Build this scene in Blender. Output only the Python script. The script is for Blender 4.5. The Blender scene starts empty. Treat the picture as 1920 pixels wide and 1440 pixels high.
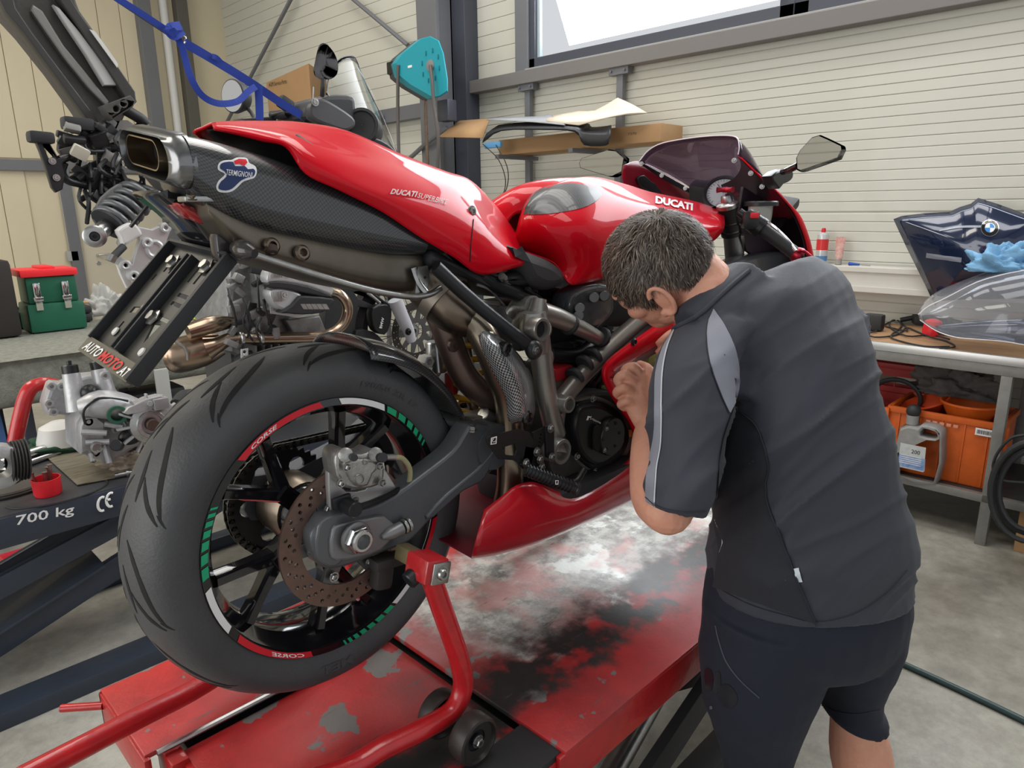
import bpy, bmesh, math, random
from mathutils import Vector, Matrix
from mathutils.bvhtree import BVHTree
from math import sin, cos, pi, radians, hypot, sqrt, atan2
random.seed(7)
SC = bpy.context.scene
COL = SC.collection
# ------------------------------------------------ camera
FPX = 1310.0
CAM = Vector((0, 0, 1.6))
def _axes():
    z = -Vector((64, -5210, -FPX)).normalized()
    x = Vector((1341, 346, -FPX)); x -= x.dot(z) * z; x.normalize()
    y = z.cross(x)
    return Matrix((x, y, z))
CM = _axes()
cd = bpy.data.cameras.new('camera'); cam = bpy.data.objects.new('camera', cd); COL.objects.link(cam)
cd.sensor_width = 36; cd.lens = FPX / 1920 * 36; cd.clip_start = .02
cam.matrix_world = Matrix.Translation(CAM) @ CM.to_4x4()
SC.camera = cam
SC.view_settings.view_transform = 'Standard'
try: SC.view_settings.look = 'None'
except Exception: pass
SC.view_settings.gamma = 1; SC.view_settings.use_curve_mapping = False
SC.view_settings.exposure = 0.35
# ------------------------------------------------ light: overcast day through the open gates, added overhead fill, window
W = bpy.data.worlds.new('overcast'); SC.world = W; W.use_nodes = True
_b = W.node_tree.nodes['Background']; _b.inputs[0].default_value = (.93, .96, 1, 1); _b.inputs[1].default_value = 0.55
def area(name, loc, rot, sx, sy, power, col=(1, 1, 1)):
    l = bpy.data.lights.new(name, 'AREA'); l.shape = 'RECTANGLE'; l.size = sx; l.size_y = sy; l.energy = power; l.color = col
    o = bpy.data.objects.new(name, l); COL.objects.link(o); o.location = loc; o.rotation_euler = rot; return o
area('overhead_fill', (1.2, 1.0, 5.4), (0, 0, 0), 1.2, 5, 80, (1, .98, .95))  # soft fill lamps added under the ceiling, not fittings of the hall
area('overhead_fill', (2.9, 4.0, 5.4), (0, 0, 0), .9, 7, 100, (1, .97, .92))
area('overhead_fill', (-1.5, 6.0, 5.4), (0, 0, 0), 1.5, 5, 170, (1, .93, .8))
area('window_daylight', (4.42, 1.7, 3.45), (0, radians(62), 0), 1.3, 4.6, 115, (.92, .96, 1))
area('gate_daylight', (-4.2, 2.6, 2.1), (0, radians(-90), 0), 3.4, 4.5, 120, (1, .98, .94))
# ------------------------------------------------ pixel -> point helpers
def ray(px, py): return CM @ Vector(((px - 960) / FPX, (720 - py) / FPX, -1))
def PY(px, py, y): d = ray(px, py); return CAM + d * (y / d.y)
def PX(px, py, x): d = ray(px, py); return CAM + d * (x / d.x)
def PZ(px, py, z): d = ray(px, py); return CAM + d * ((z - 1.6) / d.z)
def PD(px, py, t): return CAM + ray(px, py) * t
# ------------------------------------------------ materials
MATS = {}
def mat(name, col, rough=.5, metal=0, coat=0, var=0, vs=8, col2=None, bump=0, bs=60, spec=.5, trans=0, ior=1.45, emit=0, alpha=1, sheen=0, stretch=None):
    if name in MATS: return MATS[name]
    m = bpy.data.materials.new(name); m.use_nodes = True; n = m.node_tree.nodes; L = m.node_tree.links
    b = n['Principled BSDF']; c = (*col, 1)
    b.inputs['Base Color'].default_value = c; b.inputs['Roughness'].default_value = rough; b.inputs['Metallic'].default_value = metal
    b.inputs['Coat Weight'].default_value = coat; b.inputs['Coat Roughness'].default_value = .03
    b.inputs['Specular IOR Level'].default_value = spec; b.inputs['IOR'].default_value = ior
    b.inputs['Transmission Weight'].default_value = trans; b.inputs['Alpha'].default_value = alpha
    b.inputs['Sheen Weight'].default_value = sheen
    if emit: b.inputs['Emission Color'].default_value = c; b.inputs['Emission Strength'].default_value = emit
    tc = None
    if var or bump:
        tc = n.new('ShaderNodeTexCoord'); src = tc.outputs['Object']
        if stretch:
            mp = n.new('ShaderNodeMapping'); mp.inputs['Scale'].default_value = stretch; L.new(src, mp.inputs[0]); src = mp.outputs[0]
    if var:
        t = n.new('ShaderNodeTexNoise'); t.inputs['Scale'].default_value = vs; t.inputs['Detail'].default_value = 6; t.inputs['Roughness'].default_value = .65
        L.new(src, t.inputs['Vector'])
        r = n.new('ShaderNodeValToRGB'); r.color_ramp.elements[0].position = .5 - .28; r.color_ramp.elements[1].position = .5 + .28
        c2 = col2 if col2 else tuple(max(0, x * (1 - var)) for x in col)
        r.color_ramp.elements[0].color = (*c2, 1); r.color_ramp.elements[1].color = c
        L.new(t.outputs[0], r.inputs[0]); L.new(r.outputs[0], b.inputs['Base Color'])
    if bump:
        t2 = n.new('ShaderNodeTexNoise'); t2.inputs['Scale'].default_value = bs; t2.inputs['Detail'].default_value = 4
        L.new(src, t2.inputs['Vector'])
        bp = n.new('ShaderNodeBump'); bp.inputs['Strength'].default_value = bump; bp.inputs['Distance'].default_value = .01
        L.new(t2.outputs[0], bp.inputs['Height']); L.new(bp.outputs[0], b.inputs['Normal'])
    MATS[name] = m; return m
def carbon(name, base=(.012, .013, .015), hi=(.05, .052, .058), scale=300, rough=.3, coat=1):
    m = mat(name, base, rough, 0, coat); n = m.node_tree.nodes; L = m.node_tree.links; b = n['Principled BSDF']
    uv = n.new('ShaderNodeUVMap'); mp = n.new('ShaderNodeMapping'); mp.inputs['Rotation'].default_value = (0, 0, radians(0))
    L.new(uv.outputs[0], mp.inputs[0])
    ch = n.new('ShaderNodeTexChecker'); ch.inputs['Scale'].default_value = scale; ch.inputs['Color1'].default_value = (*base, 1); ch.inputs['Color2'].default_value = (*hi, 1)
    L.new(mp.outputs[0], ch.inputs[0]); L.new(ch.outputs[0], b.inputs['Base Color'])
    return m
RED = mat('red_paint', (.60, .003, .014), .4, 0, .42, spec=.06)
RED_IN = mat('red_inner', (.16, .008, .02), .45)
RED_LIFT = mat('red_enamel', (.50, .012, .012), .35, 0, .25, var=.5, vs=14, col2=(.32, .01, .012), bump=.15, bs=40)
RED_TUBE = mat('red_tube_enamel', (.58, .014, .018), .3, 0, .4, var=.3, vs=25, col2=(.38, .015, .02), bump=.1, bs=60)
TYRE = mat('tyre_rubber', (.075, .076, .080), .5, 0, 0, var=.5, vs=5, col2=(.050, .051, .055), bump=.12, bs=220)
TYRE_DUST = mat('dusty_tread', (.10, .098, .092), .7)
GROOVE = mat('groove_black', (.006, .006, .006), .8)
BLACK = mat('satin_black', (.012, .013, .015), .35)
BLACKG = mat('gloss_black', (.008, .008, .010), .12, 0, .6)
BLACKM = mat('matt_black_plastic', (.022, .023, .026), .55, bump=.08, bs=300)
ANTH = mat('anthracite_paint', (.115, .122, .135), .38, .35, 0, var=.18, vs=12, bump=.04, bs=300)
SILVER = mat('cast_silver', (.50, .50, .49), .36, .75, 0, var=.35, vs=16, col2=(.26, .25, .23), bump=.15, bs=90)
FRAME = mat('frame_silver', (.36, .35, .33), .33, .7, .2, var=.3, vs=9, col2=(.25, .24, .22))
ALU = mat('machined_aluminium', (.66, .66, .66), .22, .95, 0, var=.2, vs=40)
CHROME = mat('chrome', (.78, .78, .78), .08, 1)
STEEL = mat('zinc_steel', (.48, .48, .47), .3, .95, 0, var=.35, vs=60)
TITAN = mat('titanium_bronze', (.27, .22, .165), .3, .95, 0, var=.4, vs=6, col2=(.13, .10, .08), bump=.05, bs=30)
TIHEAT = mat('heated_steel_shell', (.25, .215, .17), .38, .9, 0, var=.5, vs=5, col2=(.10, .09, .08), bump=.05, bs=30)
COPPER = mat('heat_tinted_steel', (.36, .23, .15), .24, .95, 0, var=.7, vs=9, col2=(.30, .27, .22))
RUSTDISC = mat('brown_steel_disc', (.24, .155, .125), .38, .75, 0, var=.35, vs=14, col2=(.14, .09, .075), bump=.05, bs=200)
CARBON = carbon('carbon_fibre')
CARBON2 = carbon('carbon_fibre_coarse', (.02, .02, .022), (.30, .31, .32), 260, .2)
CARBON3 = carbon('carbon_fibre_tank', (.012, .013, .015), (.06, .064, .07), 420, .38, .25)
WHITE = mat('white_print', (.8, .8, .8), .4)
GREEN = mat('green_print', (.01, .36, .17), .35)
REDP = mat('red_print', (.62, .012, .025), .35)
NAVYP = mat('navy_print', (.012, .03, .12), .4)
GOLD = mat('yellow_spring_paint', (.62, .33, .02), .35, 0, .4, var=.2, vs=30)
WALLM = mat('cream_wall_panel', (.575, .57, .50), .33, 0, .15, var=.05, vs=1.5, bump=.04, bs=5)
WALLM2 = mat('cream_gate_panel', (.66, .585, .42), .5, 0, 0, var=.06, vs=2)
GREYM = mat('grey_steel_paint', (.16, .165, .18), .45, .1, 0, var=.1, vs=4)
GREYD = mat('dark_frame_paint', (.055, .06, .08), .4)
CARD = mat('cardboard', (.42, .25, .12), .8, var=.15, vs=6)
CARDL = mat('light_cardboard', (.62, .53, .42), .8, var=.1, vs=6)
PLASTIC_W = mat('white_plastic', (.62, .62, .60), .4)
BLUESTRAP = mat('blue_webbing', (.008, .04, .33), .7, bump=.3, bs=900, sheen=.3)
TEAL = mat('teal_plastic', (.01, .30, .38), .38)
NAVY = mat('navy_gloss_paint', (.006, .015, .05), .15, .2, 1)
CLEAR = mat('clear_plastic', (.93, .96, .98), .03, 0, 0, trans=1, ior=1.08)
GLASSW = mat('pane_glass', (1, 1, 1), .0, 0, 0, trans=1, ior=1.02)
TINT = mat('tinted_screen', (.20, .14, .20), .03, 0, 0, trans=.8, ior=1.2)
ORANGE = mat('orange_plastic', (.72, .13, .012), .5, var=.3, vs=12, bump=.05, bs=50)
REDBOX = mat('red_crate_plastic', (.42, .02, .015), .5, var=.3, vs=10)
WOOD = mat('plywood_top', (.42, .24, .12), .6, var=.35, vs=4, col2=(.25, .14, .07), stretch=(8, 1, 8))
TSTEEL = mat('scuffed_grey_steel', (.30, .30, .29), .5, .5, 0, var=.4, vs=8, col2=(.18, .17, .155))
LIFTD = mat('blue_grey_lift_paint', (.032, .042, .062), .4, 0, .1, var=.25, vs=6)
SKIN = mat('skin', (.70, .37, .26), .5, var=.2, vs=22, col2=(.60, .27, .18), bump=.12, bs=160)
SKIN.node_tree.nodes['Principled BSDF'].inputs['Subsurface Weight'].default_value = .12
SKIN.node_tree.nodes['Principled BSDF'].inputs['Subsurface Scale'].default_value = .01
SHIRT = mat('charcoal_jersey', (.040, .044, .058), .6, sheen=.08, bump=.12, bs=700, spec=.3)
SHIRTG = mat('grey_jersey', (.22, .23, .28), .62, sheen=.2, bump=.1, bs=700)
SHORTS = mat('navy_black_fabric', (.016, .019, .032), .75, sheen=.04, bump=.12, bs=500, spec=.3)
HAIR = mat('grey_brown_hair', (.16, .135, .115), .5, var=.6, vs=45, col2=(.055, .045, .04))
# ------------------------------------------------ mesh helpers
ORG = {}
def finish(o, parent=None, label=None, cat=None, group=None, kind=None):
    if label: o['label'] = label
    if cat: o['category'] = cat
    if group: o['group'] = group
    if kind: o['kind'] = kind
    return o
def thing(name, label, cat, loc=(0, 0, 0), group=None):
    o = bpy.data.objects.new(name, None); COL.objects.link(o); o.location = loc; o.empty_display_size = .05
    ORG[o.name] = Vector(loc); return finish(o, None, label, cat, group)
def origin(o): return ORG.get(o.name, Vector((0, 0, 0)))
def mk(name, V, F, m, parent=None, smooth=True, label=None, cat=None, group=None, kind=None, uv=None, auto=None):
    V = [Vector(v) for v in V]
    if parent is not None: org = origin(parent)
    else:
        xs = [v.x for v in V]; ys = [v.y for v in V]; zs = [v.z for v in V]
        org = Vector(((min(xs) + max(xs)) / 2, (min(ys) + max(ys)) / 2, min(zs)))
    me = bpy.data.meshes.new(name); me.from_pydata([v - org for v in V], [], F); me.update()
    if isinstance(m, (list, tuple)):
        for x in m: me.materials.append(x)
    else: me.materials.append(m)
    if uv:
        ul = me.uv_layers.new(name='UVMap')
        for l in me.loops: ul.data[l.index].uv = uv[l.vertex_index]
    bm = bmesh.new(); bm.from_mesh(me); bmesh.ops.recalc_face_normals(bm, faces=bm.faces); bm.to_mesh(me); bm.free()
    for p in me.polygons: p.use_smooth = smooth
    if smooth:
        try: me.set_sharp_from_angle(angle=radians(auto if auto else 38))
        except Exception: pass
    o = bpy.data.objects.new(name, me); COL.objects.link(o)
    if parent is not None: o.parent = parent; ORG[o.name] = org
    else: o.location = org; ORG[o.name] = org
    return finish(o, parent, label, cat, group, kind)
class MB:
    """collects shapes for one mesh"""
    def __init__(s): s.v = []; s.f = []; s.uv = []
    def add(s, V, F, uv=None):
        k = len(s.v); s.v += [Vector(v) for v in V]; s.f += [tuple(i + k for i in f) for f in F]
        s.uv += uv if uv else [(v[0], v[2]) for v in V]; return s
    def build(s, name, m, parent=None, **k): return mk(name, s.v, s.f, m, parent, uv=s.uv, **k)
def cr(P, n, closed=False):
    """Catmull-Rom through P, n segments per span"""
    P = [Vector(p) for p in P]
    if n <= 1: return P
    N = len(P); out = []
    for i in range(N if closed else N - 1):
        if closed: a, b, c, d = P[(i - 1) % N], P[i], P[(i + 1) % N], P[(i + 2) % N]
        else:
            b, c = P[i], P[i + 1]; a = P[i - 1] if i else b * 2 - c; d = P[i + 2] if i + 2 < N else c * 2 - b
        for k in range(n):
            t = k / n
            out.append(.5 * ((2 * b) + (c - a) * t + (2 * a - 5 * b + 4 * c - d) * t * t + (3 * b - a - 3 * c + d) * t ** 3))
    if not closed: out.append(P[-1])
    return out
def grid(rows, su=1, sv=1, closed=False, caps=False, closedv=False):
    rows = [cr(r, su, closed) for r in rows]
    m = len(rows[0]); cols = [cr([r[i] for r in rows], sv, closedv) for i in range(m)]
    n = len(cols[0]); V = [cols[i][j] for j in range(n) for i in range(m)]
    uv = []; cu = [[0.0] * m for _ in range(n)]; cv = [[0.0] * m for _ in range(n)]
    for j in range(n):
        for i in range(m):
            if i: cu[j][i] = cu[j][i - 1] + (V[j * m + i] - V[j * m + i - 1]).length
            if j: cv[j][i] = cv[j - 1][i] + (V[j * m + i] - V[(j - 1) * m + i]).length
            uv.append(None)
    mj = n // 2; mi = m // 2
    for j in range(n):
        for i in range(m): uv[j * m + i] = (cu[mj][i], cv[j][mi])
    F = []
    for j in range(n if closedv else n - 1):
        j2 = (j + 1) % n
        for i in range(m if closed else m - 1):
            i2 = (i + 1) % m
            F.append((j * m + i, j * m + i2, j2 * m + i2, j2 * m + i))
    if caps:
        F.append(tuple(range(m - 1, -1, -1))); F.append(tuple(range((n - 1) * m, n * m)))
    return V, F, uv
def tube(P, r, n=12, sub=1, caps=True, flat=None, closed=False):
    """tube along P; r scalar or list; flat=(a,b,up): ellipse section"""
    Q = cr(P, sub, closed); N = len(Q)
    if isinstance(r, (list, tuple)):
        R = [v.x for v in cr([Vector((x, 0, 0)) for x in r], sub, closed)]
    else: R = [r] * N
    T = []
    for i in range(N):
        a = Q[(i - 1) % N] if (i or closed) else Q[0]; b = Q[(i + 1) % N] if (i < N - 1 or closed) else Q[-1]
        t = (b - a); T.append(t.normalized() if t.length > 1e-9 else Vector((1, 0, 0)))
    up = Vector(flat[2]) if flat else (Vector((0, 0, 1)) if abs(T[0].z) < .9 else Vector((1, 0, 0)))
    u = (up - up.dot(T[0]) * T[0]).normalized(); rows = []
    for i in range(N):
        u = (u - u.dot(T[i]) * T[i]).normalized()
        if flat:
            w0 = up - up.dot(T[i]) * T[i]
            if w0.length > .1: u = w0.normalized()
        w = T[i].cross(u); a, b = (flat[0], flat[1]) if flat else (1, 1)
        rows.append([Q[i] + (u * cos(2 * pi * k / n) * a + w * sin(2 * pi * k / n) * b) * R[i] for k in range(n)])
    V = [p for q in rows for p in q]; F = []
    for j in range(N if closed else N - 1):
        j2 = (j + 1) % N
        for i in range(n): F.append((j * n + i, j * n + (i + 1) % n, j2 * n + (i + 1) % n, j2 * n + i))
    if caps and not closed: F.append(tuple(range(n - 1, -1, -1))); F.append(tuple(range((N - 1) * n, N * n)))
    uv = [(j * .01, k / n * 2 * pi * .02) for j in range(N) for k in range(n)]
    return V, F, uv
def basis(ax):
    ax = Vector(ax).normalized(); t = Vector((0, 0, 1)) if abs(ax.z) < .9 else Vector((1, 0, 0))
    u = t.cross(ax).normalized(); return u, ax.cross(u), ax
def lathe(c, ax, prof, n=32, close=False, capa=False, capb=False, a0=0, sy=1):
    """prof: list of (radius, height along ax)"""
    c = Vector(c); u, w, ax = basis(ax); V = []; F = []; m = len(prof)
    for (r, h) in prof:
        for k in range(n):
            a = a0 + 2 * pi * k / n; V.append(c + ax * h + (u * cos(a) + w * sin(a) * sy) * r)
    for j in range(m if close else m - 1):
        j2 = (j + 1) % m
        for k in range(n): F.append((j * n + k, j * n + (k + 1) % n, j2 * n + (k + 1) % n, j2 * n + k))
    if capa: F.append(tuple(range(n - 1, -1, -1)))
    if capb: F.append(tuple(range((m - 1) * n, m * n)))
    return V, F, [(k / n, h) for (r, h) in prof for k in range(n)]
def cyl(a, b, r, n=20, r2=None, bev=None):
    a, b = Vector(a), Vector(b); h = (b - a).length; r2 = r if r2 is None else r2; e = min(bev if bev is not None else min(r, r2) * .12, h / 3)
    return lathe(a, b - a, [(r - e, 0), (r, e), (r2, h - e), (r2 - e, h)], n, capa=True, capb=True)
def box(c, s, rot=None, bev=.004, ax=None):
    """centre c, size s"""
    bm = bmesh.new(); bmesh.ops.create_cube(bm, size=1)
    for v in bm.verts: v.co = Vector((v.co.x * s[0], v.co.y * s[1], v.co.z * s[2]))
    if bev: bmesh.ops.bevel(bm, geom=list(bm.edges), offset=min(bev, min(s) * .45), segments=2, affect='EDGES', profile=.6)
    M = Matrix.Translation(Vector(c))
    if ax is not None: M = M @ Matrix(ax).transposed().to_4x4()
    elif rot: M = M @ Matrix.Rotation(rot[2], 4, 'Z') @ Matrix.Rotation(rot[1], 4, 'Y') @ Matrix.Rotation(rot[0], 4, 'X')
    V = [M @ v.co for v in bm.verts]; bm.verts.index_update(); F = [tuple(v.index for v in f.verts) for f in bm.faces]; bm.free(); return V, F
def bx(x0, x1, y0, y1, z0, z1, bev=.004): return box(((x0 + x1) / 2, (y0 + y1) / 2, (z0 + z1) / 2), (abs(x1 - x0), abs(y1 - y0), abs(z1 - z0)), bev=bev)
def ball(c, r, s=(1, 1, 1), n=16):
    V = []; F = []; c = Vector(c); m = n // 2
    V.append(c + Vector((0, 0, r * s[2])))
    for j in range(1, m):
        for k in range(n): a = pi * j / m; b = 2 * pi * k / n; V.append(c + Vector((sin(a) * cos(b) * s[0], sin(a) * sin(b) * s[1], cos(a) * s[2])) * r)
    V.append(c - Vector((0, 0, r * s[2]))); L = len(V) - 1
    for k in range(n): F.append((0, 1 + k, 1 + (k + 1) % n)); F.append((L, 1 + (m - 2) * n + (k + 1) % n, 1 + (m - 2) * n + k))
    for j in range(m - 2):
        for k in range(n): F.append((1 + j * n + k, 1 + (j + 1) * n + k, 1 + (j + 1) * n + (k + 1) % n, 1 + j * n + (k + 1) % n))
    return V, F
def curve2d(outer, holes=(), th=.01, bev=0, smooth=0):
    """filled 2-D outline with holes, thickness th along +z (front at z=th)"""
    cu = bpy.data.curves.new('tmp', 'CURVE'); cu.dimensions = '2D'; cu.fill_mode = 'BOTH'; cu.extrude = max(th / 2 - bev, 0); cu.bevel_depth = bev; cu.bevel_resolution = 1; cu.offset = -bev
    for k, L in enumerate([outer] + list(holes)):
        if smooth: L = [(p.x, p.y) for p in cr([Vector((a, b, 0)) for a, b in L], smooth, True)]
        sp = cu.splines.new('POLY'); sp.points.add(len(L) - 1); sp.use_cyclic_u = True
        for i, (a, b) in enumerate(L): sp.points[i].co = (a, b, 0, 1)
    o = bpy.data.objects.new('tmp', cu); me = bpy.data.meshes.new_from_object(o)
    V = [Vector((v.co.x, v.co.y, v.co.z + th / 2)) for v in me.vertices]; F = [tuple(p.vertices) for p in me.polygons]
    bpy.data.objects.remove(o); bpy.data.curves.remove(cu); bpy.data.meshes.remove(me); return V, F
def plate_g(outer, O, U, N, th, holes=(), bev=0, smooth=0):
    O, U, N = Vector(O), Vector(U).normalized(), Vector(N).normalized(); Wv = N.cross(U)
    V, F = curve2d(outer, holes, th, bev, smooth)
    return [O + U * v.x + Wv * v.y + N * (v.z - th) for v in V], F
def plateY(pts, y, th, holes=(), bev=0, smooth=0):
    """outline given as photo points on the plane y; front faces the camera side, thickness goes away"""
    q = [PY(a, b, y) for a, b in pts]; H = [[(PY(a, b, y).x, PY(a, b, y).z) for a, b in h] for h in holes]
    V, F = plate_g([(p.x, p.z) for p in q], (0, y, 0), (1, 0, 0), (0, -1, 0), th, H, bev, smooth); return V, F
def circ(cx, cy, r, n=16, ry=None): return [(cx + r * cos(2 * pi * k / n), cy + (ry or r) * sin(2 * pi * k / n)) for k in range(n)]
def text_mesh(s, bold=0, shear=0, space=1, sx=1):
    c = bpy.data.curves.new('t', 'FONT'); c.body = s; c.size = 1; c.offset = bold; c.shear = shear; c.space_character = space; c.resolution_u = 2
    o = bpy.data.objects.new('t', c); me = bpy.data.meshes.new_from_object(o)
    bm = bmesh.new(); bm.from_mesh(me); bmesh.ops.triangulate(bm, faces=bm.faces); bmesh.ops.subdivide_edges(bm, edges=[e for e in bm.edges if e.calc_length() > .25], cuts=1, use_grid_fill=False); bmesh.ops.triangulate(bm, faces=bm.faces)
    V = [v.co.copy() for v in bm.verts]; bm.verts.index_update(); F = [tuple(v.index for v in f.verts) for f in bm.faces]; bm.free()
    bpy.data.objects.remove(o); bpy.data.curves.remove(c); bpy.data.meshes.remove(me)
    x0 = min(v.x for v in V); x1 = max(v.x for v in V); y0 = min(v.y for v in V); y1 = max(v.y for v in V)
    return [((v.x - x0) / (x1 - x0), (v.y - y0) / (y1 - y0)) for v in V], F
def text3(s, O, A, B, bold=0, shear=0, space=1):
    """text box: O lower left, A lower right, B upper left (3-D points)"""
    Q, F = text_mesh(s, bold, shear, space); O, A, B = Vector(O), Vector(A), Vector(B)
    return [O + (A - O) * a + (B - O) * b for a, b in Q], F
def bvh_of(*objs):
    V = []; F = []
    for o in objs:
        org = origin(o) if o.parent else o.location; k = len(V)
        V += [v.co + org for v in o.data.vertices]; F += [tuple(i + k for i in p.vertices) for p in o.data.polygons]
    return BVHTree.FromPolygons(V, F)
def hit(bv, px, py, off=.001, fb=1.3):
    d = ray(px, py).normalized(); h = bv.ray_cast(CAM, d)
    if h[0] is None:
        h2 = bv.find_nearest(CAM + d * fb); return h2[0] - d * off
    n = h[1]; n = n if n.dot(d) < 0 else -n
    return h[0] + n * off
def drape(A, B, bv, nu=6, nv=6, off=.001, sub=6):
    """surface strip between two photo polylines laid onto a mesh"""
    A = cr([Vector((a, b, 0)) for a, b in A], sub); B = cr([Vector((a, b, 0)) for a, b in B], sub); V = []; F = []; n = len(A)
    d = hit(bv, A[n // 2].x, A[n // 2].y); fb = (d - CAM).length
    for j in range(nv + 1):
        for i in range(n):
            p = A[i].lerp(B[i], j / nv); V.append(hit(bv, p.x, p.y, off, fb))
    for j in range(nv):
        for i in range(n - 1): F.append((j * n + i, j * n + i + 1, (j + 1) * n + i + 1, (j + 1) * n + i))
    return V, F, [((v.x + v.y * .5), v.z) for v in V]
def drape_poly(P, bv, rings=7, off=.001, sub=4, c=None):
    Q = cr([Vector((a, b, 0)) for a, b in P], sub, True) if sub > 1 else [Vector((a, b, 0)) for a, b in P]
    c = Vector((*c, 0)) if c else sum(Q, Vector()) / len(Q); n = len(Q); h0 = hit(bv, c.x, c.y, off); fb = (h0 - CAM).length; V = [h0]; F = []
    for j in range(1, rings + 1):
        for q in Q: p = c.lerp(q, j / rings); V.append(hit(bv, p.x, p.y, off, fb))
    for i in range(n): F.append((0, 1 + i, 1 + (i + 1) % n))
    for j in range(rings - 1):
        for i in range(n): F.append((1 + j * n + i, 1 + j * n + (i + 1) % n, 1 + (j + 1) * n + (i + 1) % n, 1 + (j + 1) * n + i))
    return V, F, [((v.x + v.y * .5), v.z) for v in V]
def drape_text(s, O, A, B, bv, off=.001, bold=0, shear=0, space=1):
    Q, F = text_mesh(s, bold, shear, space); V = []
    for a, b in Q: V.append(hit(bv, O[0] + (A[0] - O[0]) * a + (B[0] - O[0]) * b, O[1] + (A[1] - O[1]) * a + (B[1] - O[1]) * b, off))
    return V, F
def bolt(c, ax, r=.006, h=.006, m=None, parent=None, hexh=True, name='bolt'):
    b = MB(); b.add(*lathe(c, ax, [(r, 0), (r, h * .7), (r * .85, h), (r * .5, h), (r * .42, h * .5), (0.0005, h * .5)], 12 if not hexh else 6, capa=True)); b.add(*lathe(c, ax, [(r * 1.35, 0), (r * 1.35, h * .25), (r, h * .25)], 16, capa=True))
    return b.build(name, m or STEEL, parent)
# ================================================ SETTING
def wear_floor():
    m = bpy.data.materials.new('polished_concrete'); m.use_nodes = True; n = m.node_tree.nodes; L = m.node_tree.links; b = n['Principled BSDF']
    tc = n.new('ShaderNodeTexCoord')
    def noise(sc, det, ro=.6):
        t = n.new('ShaderNodeTexNoise'); t.inputs['Scale'].default_value = sc; t.inputs['Detail'].default_value = det; t.inputs['Roughness'].default_value = ro; L.new(tc.outputs['Object'], t.inputs['Vector']); return t
    a = noise(1.1, 8); r = n.new('ShaderNodeValToRGB'); e = r.color_ramp.elements
    e[0].position = .32; e[0].color = (.16, .15, .125, 1); e[1].position = .68; e[1].color = (.42, .405, .36, 1); x = e.new(.5); x.color = (.30, .285, .245, 1)
    L.new(a.outputs[0], r.inputs[0])
    c = noise(14, 8, .75); r2 = n.new('ShaderNodeValToRGB'); r2.color_ramp.elements[0].position = .38; r2.color_ramp.elements[0].color = (.82, .82, .82, 1); r2.color_ramp.elements[1].position = .62; r2.color_ramp.elements[1].color = (1.1, 1.1, 1.1, 1)
    L.new(c.outputs[0], r2.inputs[0]); mx = n.new('ShaderNodeMix'); mx.data_type = 'RGBA'; mx.blend_type = 'MULTIPLY'; mx.inputs[0].default_value = 1
    L.new(r.outputs[0], mx.inputs[6]); L.new(r2.outputs[0], mx.inputs[7]); L.new(mx.outputs[2], b.inputs['Base Color'])
    r3 = n.new('ShaderNodeValToRGB'); r3.color_ramp.elements[0].color = (.22, .22, .22, 1); r3.color_ramp.elements[1].color = (.5, .5, .5, 1); L.new(c.outputs[0], r3.inputs[0]); L.new(r3.outputs[0], b.inputs['Roughness'])
    return m
mk('floor', *bx(-6, 4.6, -4, 9.9, -.1, 0, 0), wear_floor(), kind='structure', smooth=False)
mk('ceiling', *bx(-6, 4.8, -4, 10, 5.6, 5.7, 0), mat('ceiling_sheet', (.45, .45, .43), .6), kind='structure', smooth=False)
for i in range(5):
    mk('trim_%d' % (i + 20), *bx(-6, 4.5, -2 + i * 2.8, -1.85 + i * 2.8, 5.2, 5.5, 0), GREYM, kind='structure', smooth=False)
XW = 4.5; YD = 9.8
# window wall: backing with the window opening left out, then the ribbed boards one by one
wb = MB()
for q in ((-4, 9.9, 0, 2.66), (-4, 9.9, 4.35, 5.6), (4.32, 9.9, 2.66, 4.35), (-4, -1.6, 2.66, 4.35)): wb.add(*bx(XW + .02, XW + .14, q[0], q[1], q[2], q[3], 0))
wall_r = wb.build('wall_right', WALLM, kind='structure', smooth=False)
def boards(y0, y1, z0, z1, step, gap=.003):
    z = z0; proto = None
    while z < z1 - .02:
        h = min(step, z1 - z)
        yy0, yy1 = y0, y1
        e = gap / 2; x0 = XW + .012; x1 = XW + .022
        V = [(x1, yy0, z + e), (x0 + .002, yy0, z + e), (x0, yy0, z + e + .003), (x0, yy0, z + h - e - .003), (x0 + .002, yy0, z + h - e), (x1, yy0, z + h - e)]
        V += [(x, yy1, zz) for x, _, zz in V]
        F = [(i, i + 1, i + 7, i + 6) for i in range(5)] + [(5, 4, 3, 2, 1, 0), (6, 7, 8, 9, 10, 11)]
        mk('wall_panel', V, F, WALLM, wall_r, smooth=False); z += step
STEP = .0582
boards(-2.5, 5.0, 1.555 - STEP * 26, 1.548, STEP)
boards(-2.5, 5.0, 1.556, 1.556 + STEP * 19, STEP)
boards(4.32, 5.0, 2.70, 5.5, STEP * 1.96)
boards(5.12, 9.78, 1.556, 5.5, STEP * 1.96)
boards(5.12, 9.78, .3, 1.55, STEP * 1.96)
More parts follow.
